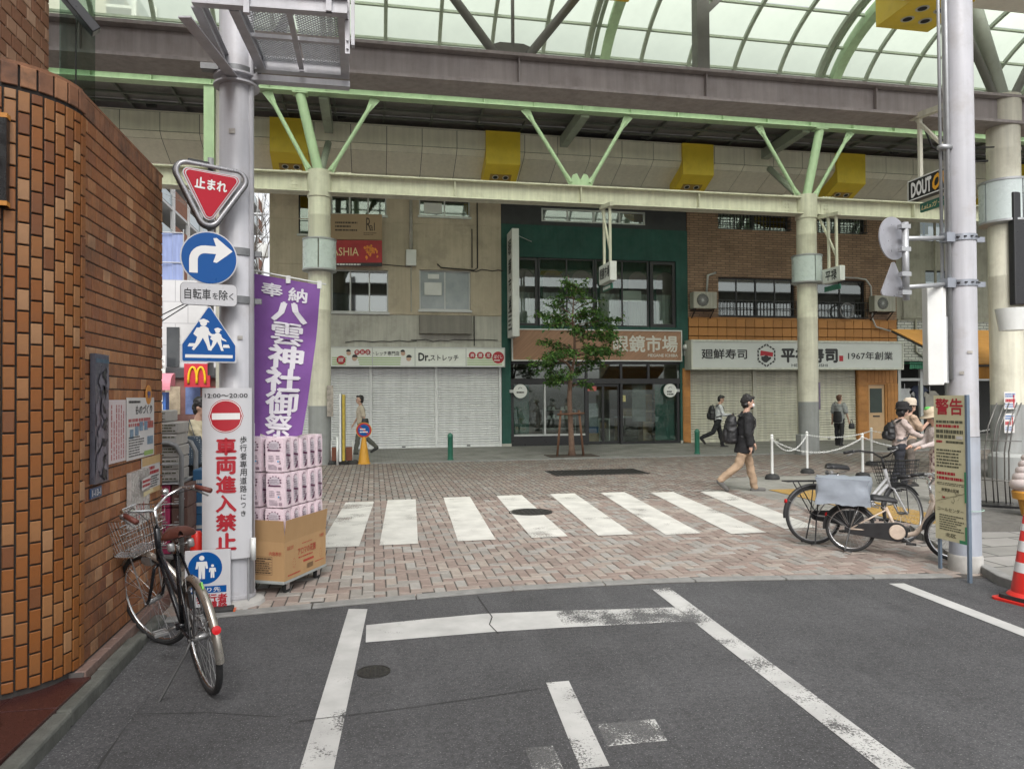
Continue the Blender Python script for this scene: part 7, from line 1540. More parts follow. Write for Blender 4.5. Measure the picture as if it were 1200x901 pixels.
#     z at stem, azimuth, reach, rise of the tip, density
BR = []
def sprays(z, n, reach, rise, dens, a0=0, spread=360, zj=.14):
    for i in range(n): BR.append((z+tr.gauss(0, zj), R(a0+spread*(i+tr.uniform(.05, .95))/n), reach*tr.uniform(.45, 1.12), rise+tr.gauss(0, .12), dens*tr.uniform(.6, 1.3)))
sprays(4.75, 5, .42, .3, .9); sprays(4.3, 7, .72, .28, .9); sprays(3.85, 8, 1.05, .22, 1.1); sprays(3.5, 9, 1.45, .12, 1.25); sprays(3.35, 5, 1.6, .05, 1.2, -60, 120)
sprays(2.85, 6, 1.5, .0, 1.3, 110, 150); sprays(2.8, 7, 1.65, -.02, 1.3, -75, 150); sprays(2.6, 5, 1.1, .12, 1.0); sprays(2.15, 6, 1.15, -.05, 1.0, 100, 170); sprays(2.0, 3, .8, .0, .9, -40, 100)
for z, a, L, rise, dens in BR:
    L *= .84+.0*z; o = V((.12 if z > 2.4 else .0, 0, z)); tip = o+V((L*math.cos(a), L*.8*math.sin(a), rise*L)); mid = o.lerp(tip, .5)+V((tr.gauss(0, .05), tr.gauss(0, .05), .10*L+tr.gauss(0, .03)))
    bb_.tube([o, mid, tip], [.015, .009, .003], 5)
    for k in range(int((5+L*10.5)*dens)):
        f = tr.uniform(.22, 1.03)**.75; p = o.lerp(mid, f*2) if f < .5 else mid.lerp(tip, f*2-1); a2 = a+tr.gauss(0, .9)
        d = V((math.cos(a2), math.sin(a2), tr.uniform(-.35, .55))).normalized(); q = p+d*tr.uniform(.08, .36); bb_.tube([p, q], [.004, .0015], 3)
        for j in range(tr.randint(5, 11)): leaf(p.lerp(q, tr.uniform(.2, 1.1))+V((tr.gauss(0, .03), tr.gauss(0, .03), tr.gauss(0, .035))), d, .088)
def foliage(name, c1, c2, c3):
    k = NT(name); cr = k.n('ValToRGB'); e = cr.color_ramp.elements; e[0].color = c4(c1); e[1].color = c4(c3); e.new(.5).color = c4(c2); ge = k.n('NewGeometry'); k.l(ge.outputs['Random Per Island'], cr.inputs[0]); k.base(cr.outputs[0]); k.b.inputs['Roughness'].default_value = .45
    tl = k.n('BsdfTranslucent'); k.l(k.mul(cr.outputs[0], k.math('MULTIPLY', 1.3, 1.0)), tl.inputs[0]); mx = k.n('MixShader'); mx.inputs[0].default_value = .35; k.l(k.b.outputs[0], mx.inputs[1]); k.l(tl.outputs[0], mx.inputs[2]); k.l(mx.outputs[0], k.out.inputs[0]); return k.m
lb.build('crown', foliage('tree leaves', (.028, .075, .018), (.06, .14, .032), (.15, .265, .055)), t); bb_.build('branches', bark, t, True)
stw = mat('stake wood', (.145, .07, .04), .85, .2, 6, .3, 30)
t = thing('tree_support', 'pair of brown wooden stakes with a crossbar holding the young tree', 'tree support', (5.42, 19.7, .03)); MB().tube([(-.42, -.12, -.02), (-.30, -.10, 1.28)], .032, 10).build('stake', stw, t, True); MB().tube([(.34, -.12, -.02), (.22, -.10, 1.28)], .032, 10).build('stake', stw, t, True); MB().tube([(-.42, -.15, 1.17), (.36, -.15, 1.20)], .028, 10).build('crossbar', stw, t, True)
struct(MB().box(4.75, 6.15, 19.3, 20.15, .0, .045).build('tree_pit', mat('tree pit soil', (.06, .045, .035), .95, .3, 15, .5, 60)))
# ------------------------------------------------------------------ people
skin = mat('skin', (.50, .31, .23), .5, .06, 8); hairk = mat('black hair', (.012, .010, .010), .45, .2, 30, bump=.4, bscale=90)
def remesh(b, vox, m, name, par, smooth=4, fold=0):
    me = bpy.data.meshes.new('r'); me.from_pydata([tuple(p) for p in b.v], [], b.f); o = bpy.data.objects.new('r', me)
    q = o.modifiers.new('r', 'REMESH'); q.mode = 'VOXEL'; q.voxel_size = vox
    w = o.modifiers.new('s', 'SMOOTH'); w.iterations = smooth; w.factor = .5
    nm = evaluated(o); bpy.data.objects.remove(o); bpy.data.meshes.remove(me)
    if fold:
        for v in nm.vertices: c = v.co; v.co = c+v.normal*(fold*(NZ.noise(V((c.x*9, c.y*9, c.z*13)))+.6*NZ.noise(V((c.x*22+5, c.y*22, c.z*30)))))
    nm.materials.clear(); nm.materials.append(m); nm.polygons.foreach_set('use_smooth', [True]*len(nm.polygons)); r = bpy.data.objects.new(name, nm); nm.name = name; COL.objects.link(r); r.parent = par; return r
def capl(b, p, q, r0, r1):
    p, q = V(p), V(q); b.tube([p, p.lerp(q, .5), q], [r0, (r0+r1)/2*1.02, r1], 12); b.ell(p, r0, r0, r0, 12, 8); b.ell(q, r1, r1, r1, 12, 8)
def loft(b, rings, n=20, pw=1):     # horizontal ellipses, squarer with a smaller power
    P = []; F = []; sq = lambda v: math.copysign(abs(v)**pw, v)
    for cx, cy, cz, rx, ry in rings:
        for k in range(n): a = 2*PI*k/n; P.append((cx+rx*sq(math.cos(a)), cy+ry*sq(math.sin(a)), cz))
    for i in range(len(rings)-1):
        for k in range(n): F.append((i*n+k, i*n+(k+1) % n, (i+1)*n+(k+1) % n, (i+1)*n+k))
    F.append(tuple(range(n-1, -1, -1))); F.append(tuple(range((len(rings)-1)*n, len(rings)*n))); b.add(P, F)
def dirv(fwd, side=0): return V((math.sin(R(fwd)), math.sin(R(side))*math.cos(R(fwd)), -math.cos(R(fwd))*math.cos(R(side))))
def person(name, label, loc, rz, h, legs, arms, lean=2, top=None, sleeve='long', bottom=None, shoe=None, hair=hairk, hairstyle='short', coat=0, wide=1, neck=0, extra=None, skirt=False, headturn=0, headpitch=0, sockcol=None):
    t = thing(name, label, 'person', loc, rz); k = h/1.72; P = {}
    # legs given as (thigh forward, knee bend, foot pitch) for left then right
    hipz = 0; lo = []
    for i, (th, kn, fp) in enumerate(legs):
        s = 1 if i == 0 else -1; kd = dirv(th, s*2)*.43*k; ad = dirv(th-kn, 0)*.41*k; lo.append((kd+ad).z-.075*k-(.06*k*math.sin(R(max(0, fp)))))
    hipz = -min(lo)
    pel = V((0, 0, hipz)); tl = lambda d: pel+MX.Rotation(R(lean), 3, 'Y') @ V(d)*k
    J = {}
    for i, (th, kn, fp) in enumerate(legs):
        s = 1 if i == 0 else -1; hp = pel+V((0, s*.085*k, -.02*k)); kn_ = hp+dirv(th, s*2)*.43*k; an = kn_+dirv(th-kn, 0)*.41*k; fd = V((math.cos(R(fp)), 0, -math.sin(R(fp)))); J['leg%d' % i] = (hp, kn_, an, fd, s)
    nk = tl((.0, 0, .53)); hd = nk+V((.035+neck, 0, .155))*k
    for i, (sw, ab, el, eab) in enumerate(arms):
        s = 1 if i == 0 else -1; sh = tl((0, s*.165*wide, .455)); e = sh+dirv(sw, s*ab)*.28*k; w = e+dirv(sw+el, s*eab)*.25*k; J['arm%d' % i] = (sh, e, w, (w-e).normalized(), s)
    HR = MX.Rotation(R(headturn), 3, 'Z') @ MX.Rotation(R(headpitch), 3, 'Y'); HP = lambda x, y, z: hd+HR @ V((x, y, z))*k
    b = MB()      # the whole body as one surface
    b.ell(hd+HR @ V((-.008, 0, .022))*k, .098*k, .077*k, .108*k, 16, 12, HR); b.ell(HP(.030, 0, -.055), .062*k, .057*k, .062*k, 14, 10, HR); b.ell(HP(.093, 0, -.012), .018*k, .014*k, .024*k, 8, 6, HR); b.ell(HP(.083, 0, -.055), .018*k, .026*k, .012*k, 8, 6, HR)
    for s in (-1, 1): b.ell(HP(-.012, s*.079, -.005), .018*k, .012*k, .032*k, 8, 6, HR)
    capl(b, nk+V((-.005, 0, -.05)), hd+V((-.01, 0, -.06)), .055*k, .05*k)
    loft(b, [(*tl((0, 0, -.08)), .11*k, .15*k), (*tl((0, 0, .04)), .10*k, .15*k), (*tl((.0, 0, .16)), .092*k, .13*k), (*tl((.01, 0, .34)), .11*k, .155*wide*k), (*tl((0, 0, .45)), .09*k, .165*wide*k), (*tl((0, 0, .50)), .06*k, .09*k)])
    for i in (0, 1):
        hp, kn_, an, fd, s = J['leg%d' % i]; capl(b, hp, kn_, .080*k, .052*k); capl(b, kn_, an, .052*k, .036*k); capl(b, an+V((0, 0, -.03*k)), an+fd*.14*k+V((0, 0, -.045*k)), .035*k, .026*k)
        sh, e, w, d, s = J['arm%d' % i]; capl(b, sh, e, .047*k, .037*k); capl(b, e, w, .037*k, .025*k)
        u = d.cross(V((0, 1, 0))).normalized(); v = V((0, 1, 0))       # hand: palm, four fingers curling, thumb from the side
        pm = w+d*.05*k; b.ell(pm, .022*k, .034*k, .05*k, 10, 8, d.to_track_quat('Z', 'Y').to_matrix())
        for q in range(4):
            f0 = w+d*.085*k+v*(-.026+.0175*q)*k; ln = (.034, .042, .04, .03)[q]*k; f1 = f0+(d*.9-u*.25).normalized()*ln; f2 = f1+(d*.55-u*.8).normalized()*ln*.85; capl(b, f0, f1, .0095*k, .009*k); capl(b, f1, f2, .009*k, .0075*k)
        t0 = w+d*.03*k-v*s*.03*k; t1 = t0+(d*.6-v*s*.75-u*.3).normalized()*.04*k; capl(b, t0, t1, .0115*k, .0105*k); capl(b, t1, t1+(d*.95-u*.3).normalized()*.03*k, .0105*k, .008*k)
    remesh(b, .0092, skin, 'body', t, 3)
    for s in (-1, 1): bb = MB(); bb.ell(HP(.082, s*.031, .012), .009*k, .013*k, .007*k, 8, 6, HR); bb.build('eye', mat('dark eye', (.02, .015, .012), .3, 0), t, True)
    bb = MB()
    for s in (-1, 1): bb.ell(HP(.083, s*.032, .033), .006*k, .02*k, .004*k, 8, 5, HR)
    bb.build('eyebrows', hair, t, True)
    # trousers or skirt
    b = MB(); g = .016*k
    if skirt: loft(b, [(*tl((0, 0, .16)), .105*k, .14*k), (*tl((0, 0, .0)), .14*k, .17*k), (*tl((.0, 0, -.30)), .16*k, .20*k), (pel.x, 0, pel.z-.58*k, .19*k, .23*k)])
    else:
        loft(b, [(*tl((0, 0, .10)), .10*k+g*.5, .14*k+g*.5), (*tl((0, 0, .0)), .108*k+g, .152*k+g), (*tl((0, 0, -.09)), .105*k+g, .15*k+g)])
        for i in (0, 1): hp, kn_, an, fd, s = J['leg%d' % i]; capl(b, hp, kn_, .086*k+g, .062*k+g*.8); capl(b, kn_, an+V((0, 0, .01*k)), .062*k+g*.8, .050*k+g*.9)
    remesh(b, .016, bottom, 'skirt' if skirt else 'trousers', t, 3, .014)
    b = MB(); g = .018*k+min(coat, 1)*.014; zb = -.02-.13*min(coat, 1)
    if coat > 1: loft(b, [(*tl((-.01, 0, -.21)), .165*k, .215*k), (*tl((0, 0, -.05)), .158*k, .205*k), (*tl((0, 0, .12)), .142*k, .188*k), (*tl((.012, 0, .34)), .15*k, .20*k)])
    loft(b, [(*tl((0, 0, zb)), .115*k+g, .155*k+g*.8), (*tl((0, 0, .06)), .105*k+g, .148*k+g), (*tl((.0, 0, .2)), .10*k+g, .138*k+g), (*tl((.012, 0, .34)), .114*k+g, .158*wide*k+g), (*tl((0, 0, .45)), .088*k+g, .165*wide*k+g*.6), (*tl((0, 0, .505)), .058*k+g*.4, .085*k)])
    for i in (0, 1):
        sh, e, w, d, s = J['arm%d' % i]
        if sleeve == 'long': capl(b, sh, e, .054*k+g*.7, .044*k+g*.6); capl(b, e, e.lerp(w, .94), .044*k+g*.6, .034*k+g*.5)
        else: capl(b, sh, sh.lerp(e, .78), .056*k+g, .050*k+g)
    remesh(b, .014, top, 'jacket' if coat else 'shirt', t, 3, .013)
    for i in (0, 1):
        hp, kn_, an, fd, s = J['leg%d' % i]; b = MB(); a = an+V((0, 0, -.02*k)); capl(b, a-fd*.03*k+V((0, 0, -.02*k)), a+fd*.05*k+V((0, 0, -.018*k)), .048*k, .047*k); capl(b, a+fd*.05*k+V((0, 0, -.02*k)), a+fd*.17*k+V((0, 0, -.03*k)), .046*k, .034*k); rq = remesh(b, .011, shoe, 'shoe', t, 2)
    # hair
    b = MB()
    if hairstyle == 'short': b.ell(HP(-.028, 0, .045), .098*k, .086*k, .100*k, 16, 12, HR); b.ell(HP(.035, 0, .098), .062*k, .066*k, .038*k, 12, 8, HR); b.ell(HP(-.055, 0, -.02), .055*k, .070*k, .075*k, 12, 8, HR)
    elif hairstyle == 'messy':
        b.ell(HP(-.025, 0, .05), .108*k, .094*k, .105*k, 16, 12, HR); b.ell(HP(-.05, 0, -.02), .066*k, .080*k, .085*k, 12, 8, HR)
        for _ in range(16): a = tr.uniform(0, 2*PI); e = tr.uniform(.2, 1.4); b.ell(HP(-.02+.085*math.cos(a)*math.cos(e), .078*math.sin(a)*math.cos(e), .055+.09*math.sin(e)), .026*k, .026*k, .022*k, 8, 6, HR)
        b.ell(HP(.055, 0, .092), .055*k, .068*k, .036*k, 12, 8, HR)
    elif hairstyle == 'bob': b.ell(HP(-.022, 0, .04), .112*k, .100*k, .108*k, 16, 12, HR); b.ell(HP(-.05, 0, -.045), .075*k, .095*k, .10*k, 14, 10, HR); b.ell(HP(.06, 0, .085), .055*k, .078*k, .045*k, 12, 8, HR)
    remesh(b, .010, hair, 'hair', t, 2, .022)
    J['tl'] = tl; J['HP'] = HP; J['HR'] = HR; J['k'] = k; J['t'] = t; J['M'] = MX.Translation(V(loc)) @ MX.Rotation(rz, 4, 'Z')
    if extra: extra(J)
    return J
clothm = lambda n, c, r=.85: mat(n, c, r, .16, 7, bump=.55, bscale=11)
bagblack = mat('black nylon', (.014, .014, .016), .55, .15, 9, bump=.4, bscale=30)
def backpack(J, label, w=.28, h=.44, d=.17, m=bagblack, off=0, zz=.22):
    t = thing('backpack', label, 'backpack', (J['M'] @ J['tl']((-.13-d*.5-off, 0, zz))).to_tuple(), J['M'].to_euler().z); k = J['k']
    b = MB(); loft(b, [(0, 0, -h/2, d*.40, w*.42), (0, 0, -h/2+.03, d*.5, w*.5), (0, 0, -.02, d*.52, w*.52), (.01, 0, h*.3, d*.45, w*.48), (.02, 0, h/2-.04, d*.34, w*.40), (.02, 0, h/2, d*.2, w*.25)], 24, .62); remesh(b, .015, m, 'pack', t, 3, .016)
    b = MB(); loft(b, [(-d*.48, 0, -h*.42, .03, w*.34), (-d*.52, 0, -h*.2, .04, w*.37), (-d*.48, 0, 0, .025, w*.33)], 16, .6); remesh(b, .011, m, 'pocket', t, 3)
    M = MX.Translation(t.location) @ MX.Rotation(t.rotation_euler.z, 4, 'Z'); Mi = M.inverted() @ J['M']
    for s in (-1, 1):
        b = MB(); pts = [Mi @ J['tl'](p) for p in ((-.12, s*.10, .44), (-.04, s*.115, .51), (.06, s*.125, .49), (.135, s*.135, .40), (.14, s*.15, .28), (.07, s*.178, .15), (-.10, s*.14, .08))]
        for a, c in zip(pts, pts[1:]): b.bar(a, c, .042, .012, (1, 0, .2))
        b.build('strap', m, t)
    MB().tube([(.05, -.04, h/2-.01), (.05, 0, h/2+.04), (.05, .04, h/2-.01)], .008, 6).build('handle', m, t, True); return t
def hangbag(name, label, J, p, size, m, strap=None, rz=0, tone=None):
    loc = J['M'] @ V(p); t = thing(name, label, 'bag', loc.to_tuple(), J['M'].to_euler().z+rz); w, d, h = size; b = MB(); loft(b, [(0, 0, -h, w*.42, d*.5), (0, 0, -h+.03, w*.5, d*.55), (0, 0, -h*.4, w*.49, d*.5), (0, 0, 0, w*.40, d*.25)]); remesh(b, .010, m, 'pouch', t, 3)
    Mi = (MX.Translation(t.location) @ MX.Rotation(t.rotation_euler.z, 4, 'Z')).inverted() @ J['M']; b = MB()
    if strap:
        pts = [Mi @ V(q) for q in strap]
        for a, c in zip(pts, pts[1:]): b.bar(a, c, .022, .008, (1, .3, 0))
        b.build('strap', m, t)
    else: b.tube([(-w*.3, 0, -.01), (-w*.2, 0, .08), (0, 0, .11), (w*.2, 0, .08), (w*.3, 0, -.01)], .009, 6); b.build('handle', m, t, True)
    return t
# man in black jacket
def ex1(J):
    t = J['t']; k = J['k']; HP, HR = J['HP'], J['HR']; b = MB(); b.ell(HP(.072, 0, -.048), .036, .052, .042, 12, 10, HR); remesh(b, .008, mat('white face mask', (.66, .66, .66), .8, .05), 'face_mask', t, 2)
    b = MB(); b.ell(HP(.045, 0, -.085), .045, .052, .035, 12, 8, HR); remesh(b, .008, hairk, 'beard', t, 2)
    sh, e, w, d, s = J['arm1']; b = MB(); capl(b, e.lerp(w, .86), e.lerp(w, 1.0), .038, .037); remesh(b, .008, mat('white cuff', (.6, .6, .62), .7), 'cuff', t, 2)
J1 = person('person', 'bearded man in black jacket, face mask and beige trousers striding past the crossing', (6.44, 11.84, .015), R(-14), 1.70, ((15, 4, -4), (-20, 30, 44)), ((14, 6, 14, 3), (-6, 14, 14, 2)), 3, clothm('black wool', (.012, .012, .014)), 'long', clothm('beige twill', (.36, .255, .17)), mat('grey sneaker', (.11, .105, .10), .8, .2), hairk, 'messy', 2, 1.1, .01, ex1)
backpack(J1, 'black backpack on the back of the man in the black jacket', .31, .50, .20, bagblack, .03, .20)
wsh = clothm('white shirt cloth', (.55, .56, .58)); blk_tr = clothm('black trousers', (.012, .012, .014)); blkshoe = mat('black shoe', (.015, .014, .014), .4, .1)
def ex2(J):
    sh, e, w, d, s = J['arm1']; p = J['M'] @ (w+d*.09+V((.02, 0, .02))); tt = thing('phone', 'dark phone held up by the walker in the white shirt', 'phone', p.to_tuple(), J['M'].to_euler().z); MB().box(-.07, .07, -.035, .035, -.005, .005).build('body', blackplastic, tt, rot=(0, R(-20), 0), bevel=.003)
J2 = person('person', 'black haired person in white shirt and black trousers walking while reading a phone', (10.92, 21.8, .03), R(-12), 1.68, ((14, 4, 0), (-26, 38, 50)), ((-4, 6, 16, 2), (18, 4, 68, 0)), 6, wsh, 'long', blk_tr, blkshoe, hairk, 'short', 0, .95, .03, ex2, headpitch=16)
backpack(J2, 'round black backpack on the person in the white shirt', .30, .46, .20)
redhair = mat('auburn hair', (.10, .042, .022), .5, .2, 30, bump=.4, bscale=90)
J3 = person('person', 'auburn haired person in loose grey shirt carrying two black bags by the sushi shutter', (15.05, 21.45, .03), R(28), 1.66, ((3, 2, 0), (-5, 6, 2)), ((-6, 12, 8, 4), (4, 16, 12, 8)), 1, clothm('grey shirt cloth', (.27, .28, .28)), 'short', clothm('charcoal trousers', (.02, .02, .022)), blkshoe, redhair, 'short', 1, 1.0, .0, None, headturn=-10)
hangbag('shoulder_bag', 'black shoulder bag hanging on the grey shirted person', J3, (-.17, -.03, 1.13), (.30, .14, .36), bagblack, [(-.17, -.07, 1.12), (-.13, .10, 1.40), (.0, .13, 1.44), (.1, .0, 1.34)], R(90))
hangbag('handbag', 'small black handbag in the right hand of the grey shirted person', J3, (.10, -.36, .74), (.26, .16, .18), bagblack)
beigetop = clothm('pinkish beige knit', (.44, .36, .33)); navy = clothm('dark navy trousers', (.018, .02, .028))
blackhat = mat('black felt', (.012, .011, .012), .9, .2, 20, bump=.3, bscale=40)
def hat(J, m, brim, crown=.085, label=None, kind='hat', tilt=0):
    HP, HR = J['HP'], J['HR']; b = MB(); T = MX.Translation(HP(-.012, 0, .055)) @ HR.to_4x4() @ MX.Rotation(R(tilt), 4, 'Y'); b.m = T
    b.lathe([(brim, -.03), (brim*.98, -.02), (.108, .0), (.112, .03), (.104, .075), (.075, .105), (.001, .115)], 24); b.build(kind, m, J['t'], True)
def ex4(J): hat(J, blackhat, .125)
J4 = person('person', 'woman in black hat and pinkish top reaching toward the woman in straw hat', (9.10, 11.3, .015), R(-16), 1.53, ((10, 2, 0), (-10, 8, 6)), ((42, 4, 28, 0), (38, 4, 30, -2)), 3, beigetop, 'long', navy, blkshoe, hairk, 'bob', 0, .95, .02, ex4)
backpack(J4, 'small black backpack on the woman in the black hat', .25, .32, .14, bagblack, 0, .26)
def ex5(J): hat(J, mat('cream cap cloth', (.55, .47, .38), .85), .115)
J5 = person('person', 'person in a cream cap standing behind the woman in the black hat', (9.78, 11.9, .015), R(-10), 1.58, ((2, 0, 0), (-3, 2, 0)), ((10, 6, 60, 0), (30, 6, 110, -10)), 2, clothm('tan top', (.40, .29, .21)), 'short', clothm('brown trousers', (.12, .10, .085)), blkshoe, hairk, 'bob', 0, .95, 0, ex5)
k = NT('floral cloth'); vec = k.coord(); vo = k.n('TexVoronoi'); vo.inputs['Scale'].default_value = 26; k.l(vec, vo.inputs['Vector']); k.base(k.mixc(k.rng(k.noise(vec, 17, 3), .48, .56, 0, 1), (.48, .40, .36), (.16, .09, .10))); k.b.inputs['Roughness'].default_value = .9; FLOR = k.m
def ex6(J):
    hat(J, mat('straw hat', (.52, .43, .31), .85, .1, 20), .185, tilt=6); HP, HR = J['HP'], J['HR']; b = MB(); b.ell(HP(.05, 0, .165), .05, .06, .035, 12, 8, HR); b.build('green_ornament', mat('bright green cloth', (.12, .45, .10), .8, .1), J['t'], True)
J6 = person('person', 'woman in wide straw hat and flowered dress standing beside the warning board', (8.70, 9.95, .015), R(168), 1.44, ((4, 2, 0), (-4, 3, 0)), ((22, 4, 52, -18), (24, 4, 50, -18)), 5, clothm('pale cardigan', (.50, .43, .41)), 'long', FLOR, mat('beige shoe', (.35, .26, .19), .7), mat('grey hair', (.25, .24, .23), .6), 'bob', 0, .95, .02, ex6, True, headpitch=10)
J7 = person('person', 'man in beige shirt with a small shoulder bag walking past the white shutters', (-.36, 22.0, .03), R(188), 1.74, ((16, 8, 0), (-20, 26, 30)), ((-14, 8, 10, 2), (12, 6, 20, 2)), 2, clothm('beige shirt cloth', (.50, .43, .34)), 'short', clothm('olive grey trousers', (.10, .10, .085)), blkshoe, hairk, 'short', 0, 1, .0)
hangbag('shoulder_bag', 'small black shoulder bag of the man in the beige shirt', J7, (-.08, .22, 1.06), (.22, .10, .24), bagblack, [(-.08, .21, 1.05), (-.09, .12, 1.3), (-.02, -.02, 1.48), (.09, -.1, 1.3)])
J8 = person('person', 'woman with short black hair raising a hand to her mouth behind the white sheet', (-2.47, 10.85, .0), R(-12), 1.70, ((3, 2, 0), (-4, 4, 0)), ((4, 8, 10, 0), (34, 6, 112, 4)), 4, clothm('cream blouse', (.52, .46, .32)), 'short', blk_tr, blkshoe, hairk, 'messy', 0, .9, .02, None, headpitch=14)
k = NT('dotted navy cloth'); vec = k.coord(); vo = k.n('TexVoronoi'); vo.inputs['Scale'].default_value = 34; vo.inputs['Randomness'].default_value = .2; k.l(vec, vo.inputs['Vector']); k.base(k.mixc(k.rng(vo.outputs['Distance'], .18, .24, 1, 0), (.02, .035, .055), (.35, .38, .38)))
hangbag('tote_bag', 'navy dotted tote bag on the shoulder of the woman raising a hand to her mouth', J8, (.06, -.23, 1.20), (.34, .12, .40), k.m, [(.0, -.23, 1.20), (.02, -.20, 1.42), (.10, -.23, 1.20)])
# ------------------------------------------------------------------ the side street on the left, far behind
def farbox(name, label, cat, x0, x1, y0, y1, z1, m): t = thing(name, label, cat, ((x0+x1)/2, y0, 0)); MB().box(x0-t.location.x, x1-t.location.x, 0, y1-y0, 0, z1).build('wall', m, t); return t
AP = thing('apartment_block', 'cream apartment block with rows of glass fronted balconies far down the side street', 'building', (-20, 55, 0)); apm = mat('cream wall', (.50, .46, .38), .85, .08, .5); whm = mat('white trim', (.64, .64, .63), .6, .05, 1); gbal = mat('balcony glass', (.34, .42, .44), .15, .1, 1); brp2 = mat('brick panel', (.30, .13, .075), .8, .15, 3)
b = MB(); b.box(-8, 1.6, 0, 60, 0, 32); b.build('wall', apm, AP)
for f in range(10):
    z = 2.7+2.95*f
    MB().box(1.6, 3.5, 0, 60, z, z+.22).build('balcony_slab', whm, AP)
    for j in range(12):
        y = 5*j
        o = MB().box(3.40, 3.46, y+.25, y+4.75, z+.3, z+1.25) if j % 3 != 2 else MB().box(3.40, 3.46, y+.25, y+4.75, z+.22, z+1.9); o.build('balcony_panel', gbal if j % 3 != 2 else brp2, AP)
        MB().box(1.601, 1.65, y+.8, y+3.6, z+.25, z+2.4).build('window', mat('far window', (.12, .14, .15), .2, .2, .5), AP)
for j in range(13): MB().box(3.3, 3.62, 5*j-.16, 5*j+.16, 0, 32).build('pier', whm, AP)
AP.rotation_euler = (0, 0, 0)
GB = farbox('grey_building', 'pale grey panelled building above the burger sign in the side street', 'building', -11.5, -4.6, 39.2, 50, 7.7, brickmat('grey panels', (.45, .45, .46), (.48, .48, .48), (.30, .30, .31), 1.2, 1.1, .02, .6, 'XZ', .2, .06))
o = GB.location; MB().box(-2.2, -1.6, -.06, 0, 3.3, 5.3).build('window', mat('dark shop window', (.05, .055, .06), .15, .2, 1), GB); MB().box(-3.4, 3.4, -.25, 0, 2.75, 3.25).build('canopy', mat('dark canopy', (.06, .06, .065), .6, .1), GB); MB().box(-3.4, 3.4, -.05, 0, 0, 2.7).build('shopfront', mat('reddish shopfront', (.20, .10, .085), .5, .5, 1.2), GB)
for i in range(7): MB().box(-3.2+.95*i, -2.5+.95*i, -.08, -.055, .9, 2.3).build('poster', mat('shop poster %d' % (i % 3), ((.45, .12, .12), (.5, .42, .3), (.14, .2, .4))[i % 3], .6, .4, 3), GB)
t = thing('burger_sign', 'red square sign with golden arches in the side street', 'sign', (-8.6, 38.3, 2.84)); MB().box(-.60, .60, -.08, .12, -.58, .58).build('panel', mat('burger red', (.48, .02, .035), .4, .05), t); b = MB()
for s in (-1, 1):
    pts = [(s*(.19+.20*math.cos(a)), -.12, -.40+.80*math.sin(a)**.8) for a in [PI*i/16 for i in range(17)]]; b.tube(pts, .058, 8)
b.build('arches', mat('golden yellow', (.75, .46, .01), .4, .05), t, True)
t = thing('pink_awning', 'pink rounded awning at the wall edge in the side street', 'awning', (-10.6, 37.6, 2.3)); b = MB(); n = 8
for i in range(n):
    a0, a1 = PI/2*i/n, PI/2*(i+1)/n; b.add([(-1.5, -.9*math.sin(a0), .62*math.cos(a0)), (1.15, -.9*math.sin(a0), .62*math.cos(a0)), (1.15, -.9*math.sin(a1), .62*math.cos(a1)), (-1.5, -.9*math.sin(a1), .62*math.cos(a1))], [(0, 3, 2, 1)])
b.add([(1.15, -.9*math.sin(PI/2*i/n), .62*math.cos(PI/2*i/n)) for i in range(n+1)]+[(1.15, 0, 0)], [tuple(range(n+2))]); b.add([(-1.5, -.9, -.2), (1.15, -.9, -.2), (1.15, -.9, 0), (-1.5, -.9, 0)], [(0, 1, 2, 3)]); b.build('canvas', mat('pink canvas', (.62, .22, .28), .7, .08, 2), t, True)
t = thing('white_banner_sign', 'white upright sign with dark letters above the pink awning', 'sign', (-10.2, 38.2, 2.95)); MB().box(-.35, .15, -.03, .03, 0, .85).build('panel', white, t); b = MB(); put_text(b, '九', .0, .62, .2, .2, -.034, .01); put_text(b, '州', .0, .3, .2, .2, -.034, .01); flatobj('lettering', b, blackp, t)
t = thing('blue_scaffold_sheet', 'tall blue scaffold sheet hanging beside the apartment block', 'sheet', (-12.6, 44, 4)); b = MB()
for i in range(6): b.add([(-1.4+.62*i-.30, .06*math.sin(i*2), 0), (-1.4+.62*i+.30, .06*math.sin(i*2+1), 0), (-1.4+.62*i+.30, .06*math.sin(i*2+1), 7.1), (-1.4+.62*i-.30, .06*math.sin(i*2), 7.1)], [(0, 1, 2, 3)])
b.build('sheet', mat('blue mesh sheet', (.22, .27, .46), .8, .15, .6, streak=.2), t)
b = MB()
for z in (0, 1.8, 3.6, 5.4, 7.1): b.tube([(-1.7, -.1, z), (2.0, -.1, z)], .03, 6)
for x in (-1.7, 2.0): b.tube([(x, -.1, -4), (x, -.1, 7.3)], .035, 6)
b.build('scaffold_pole', galv, t)
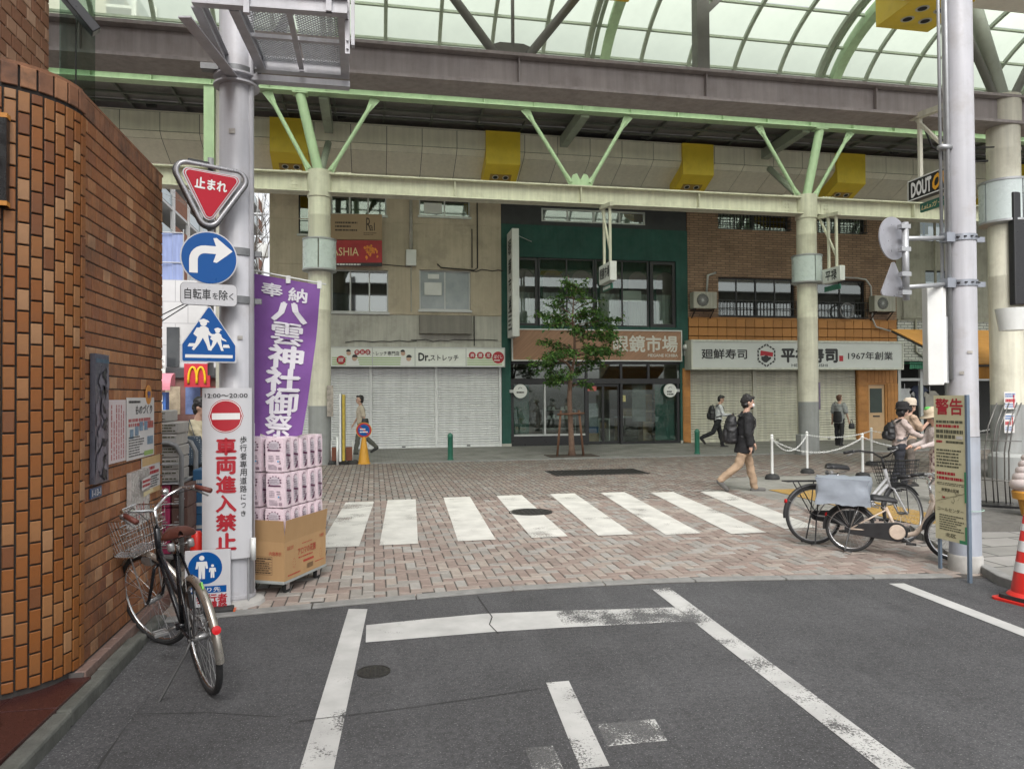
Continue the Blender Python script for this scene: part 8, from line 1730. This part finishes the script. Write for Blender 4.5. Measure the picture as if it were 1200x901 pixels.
for i, (a, c) in enumerate((((-12.5, 36, 4.3), (-8.9, 38.5, 6.6)), ((-12.5, 36, 3.6), (-8.9, 38.5, 6.5)))): tag(MB().tube([a, V(a).lerp(V(c), .5)-V((0, 0, .15)), c], .03, 5).build('power_cable', cableM), ['upper black cable crossing the side street', 'lower black cable crossing the side street'][i], 'cable')
t = thing('vending_display', 'blue and white drinks display under the pink awning', 'display', (-10.1, 37.4, 0)); MB().box(-.6, .35, -.3, .3, 0, 2.0).build('cabinet', mat('display blue', (.04, .13, .42), .4, .2, 3), t); b = MB()
for i in range(5):
    for j in range(4): b.box(-.55+.17*i, -.45+.17*i, -.36, -.31, .3+.42*j, .6+.42*j)
b.build('bottles', white, t)['kind'] = 'stuff'
# bare twigs and a pole seen through the gap left of the concrete building
t = thing('bare_tree', 'bare branching tree in the gap beside the concrete building', 'tree', (-5.3, 37, 0)); b = MB(); twm = mat('grey twig', (.13, .115, .10), .9, .2, 5)
def grow(p, d, L, r, n):
    q = p+d*L; b.tube([p, p.lerp(q, .5)+V((tr.gauss(0, .04), tr.gauss(0, .04), 0))*L, q], [r, r*.85, r*.7], 5, False)
    if n:
        for _ in range(3 if n > 2 else 2): grow(p.lerp(q, tr.uniform(.6, 1)), (d+V((tr.gauss(0, .42), tr.gauss(0, .42), tr.uniform(-.1, .35)))).normalized(), L*tr.uniform(.6, .82), r*.6, n-1)
grow(V((0, 0, 0)), V((0.02, 0, 1)), 5.2, .13, 6); b.build('limbs', twm, t)
t = thing('electric_pole', 'concrete electric pole with a transformer can in the gap beside the concrete building', 'pole', (-4.75, 36.2, 0)); MB().tube([(0, 0, 0), (0, 0, 13)], .14, 12).build('shaft', mat('pole concrete', (.32, .31, .29), .9), t, True); MB().lathe([(.22, 0), (.25, .03), (.25, .6), (.2, .66), (.001, .66)], 16).build('transformer', white, t, 40, loc=(-.42, 0, 8.4)); b = MB(); b.bar((-.9, 0, 10.5), (.9, 0, 10.5), .08, .08).bar((-.7, 0, 9.4), (.7, 0, 9.4), .08, .08); b.build('crossarm', galv, t)

bpy.data.scenes.remove(TMP)
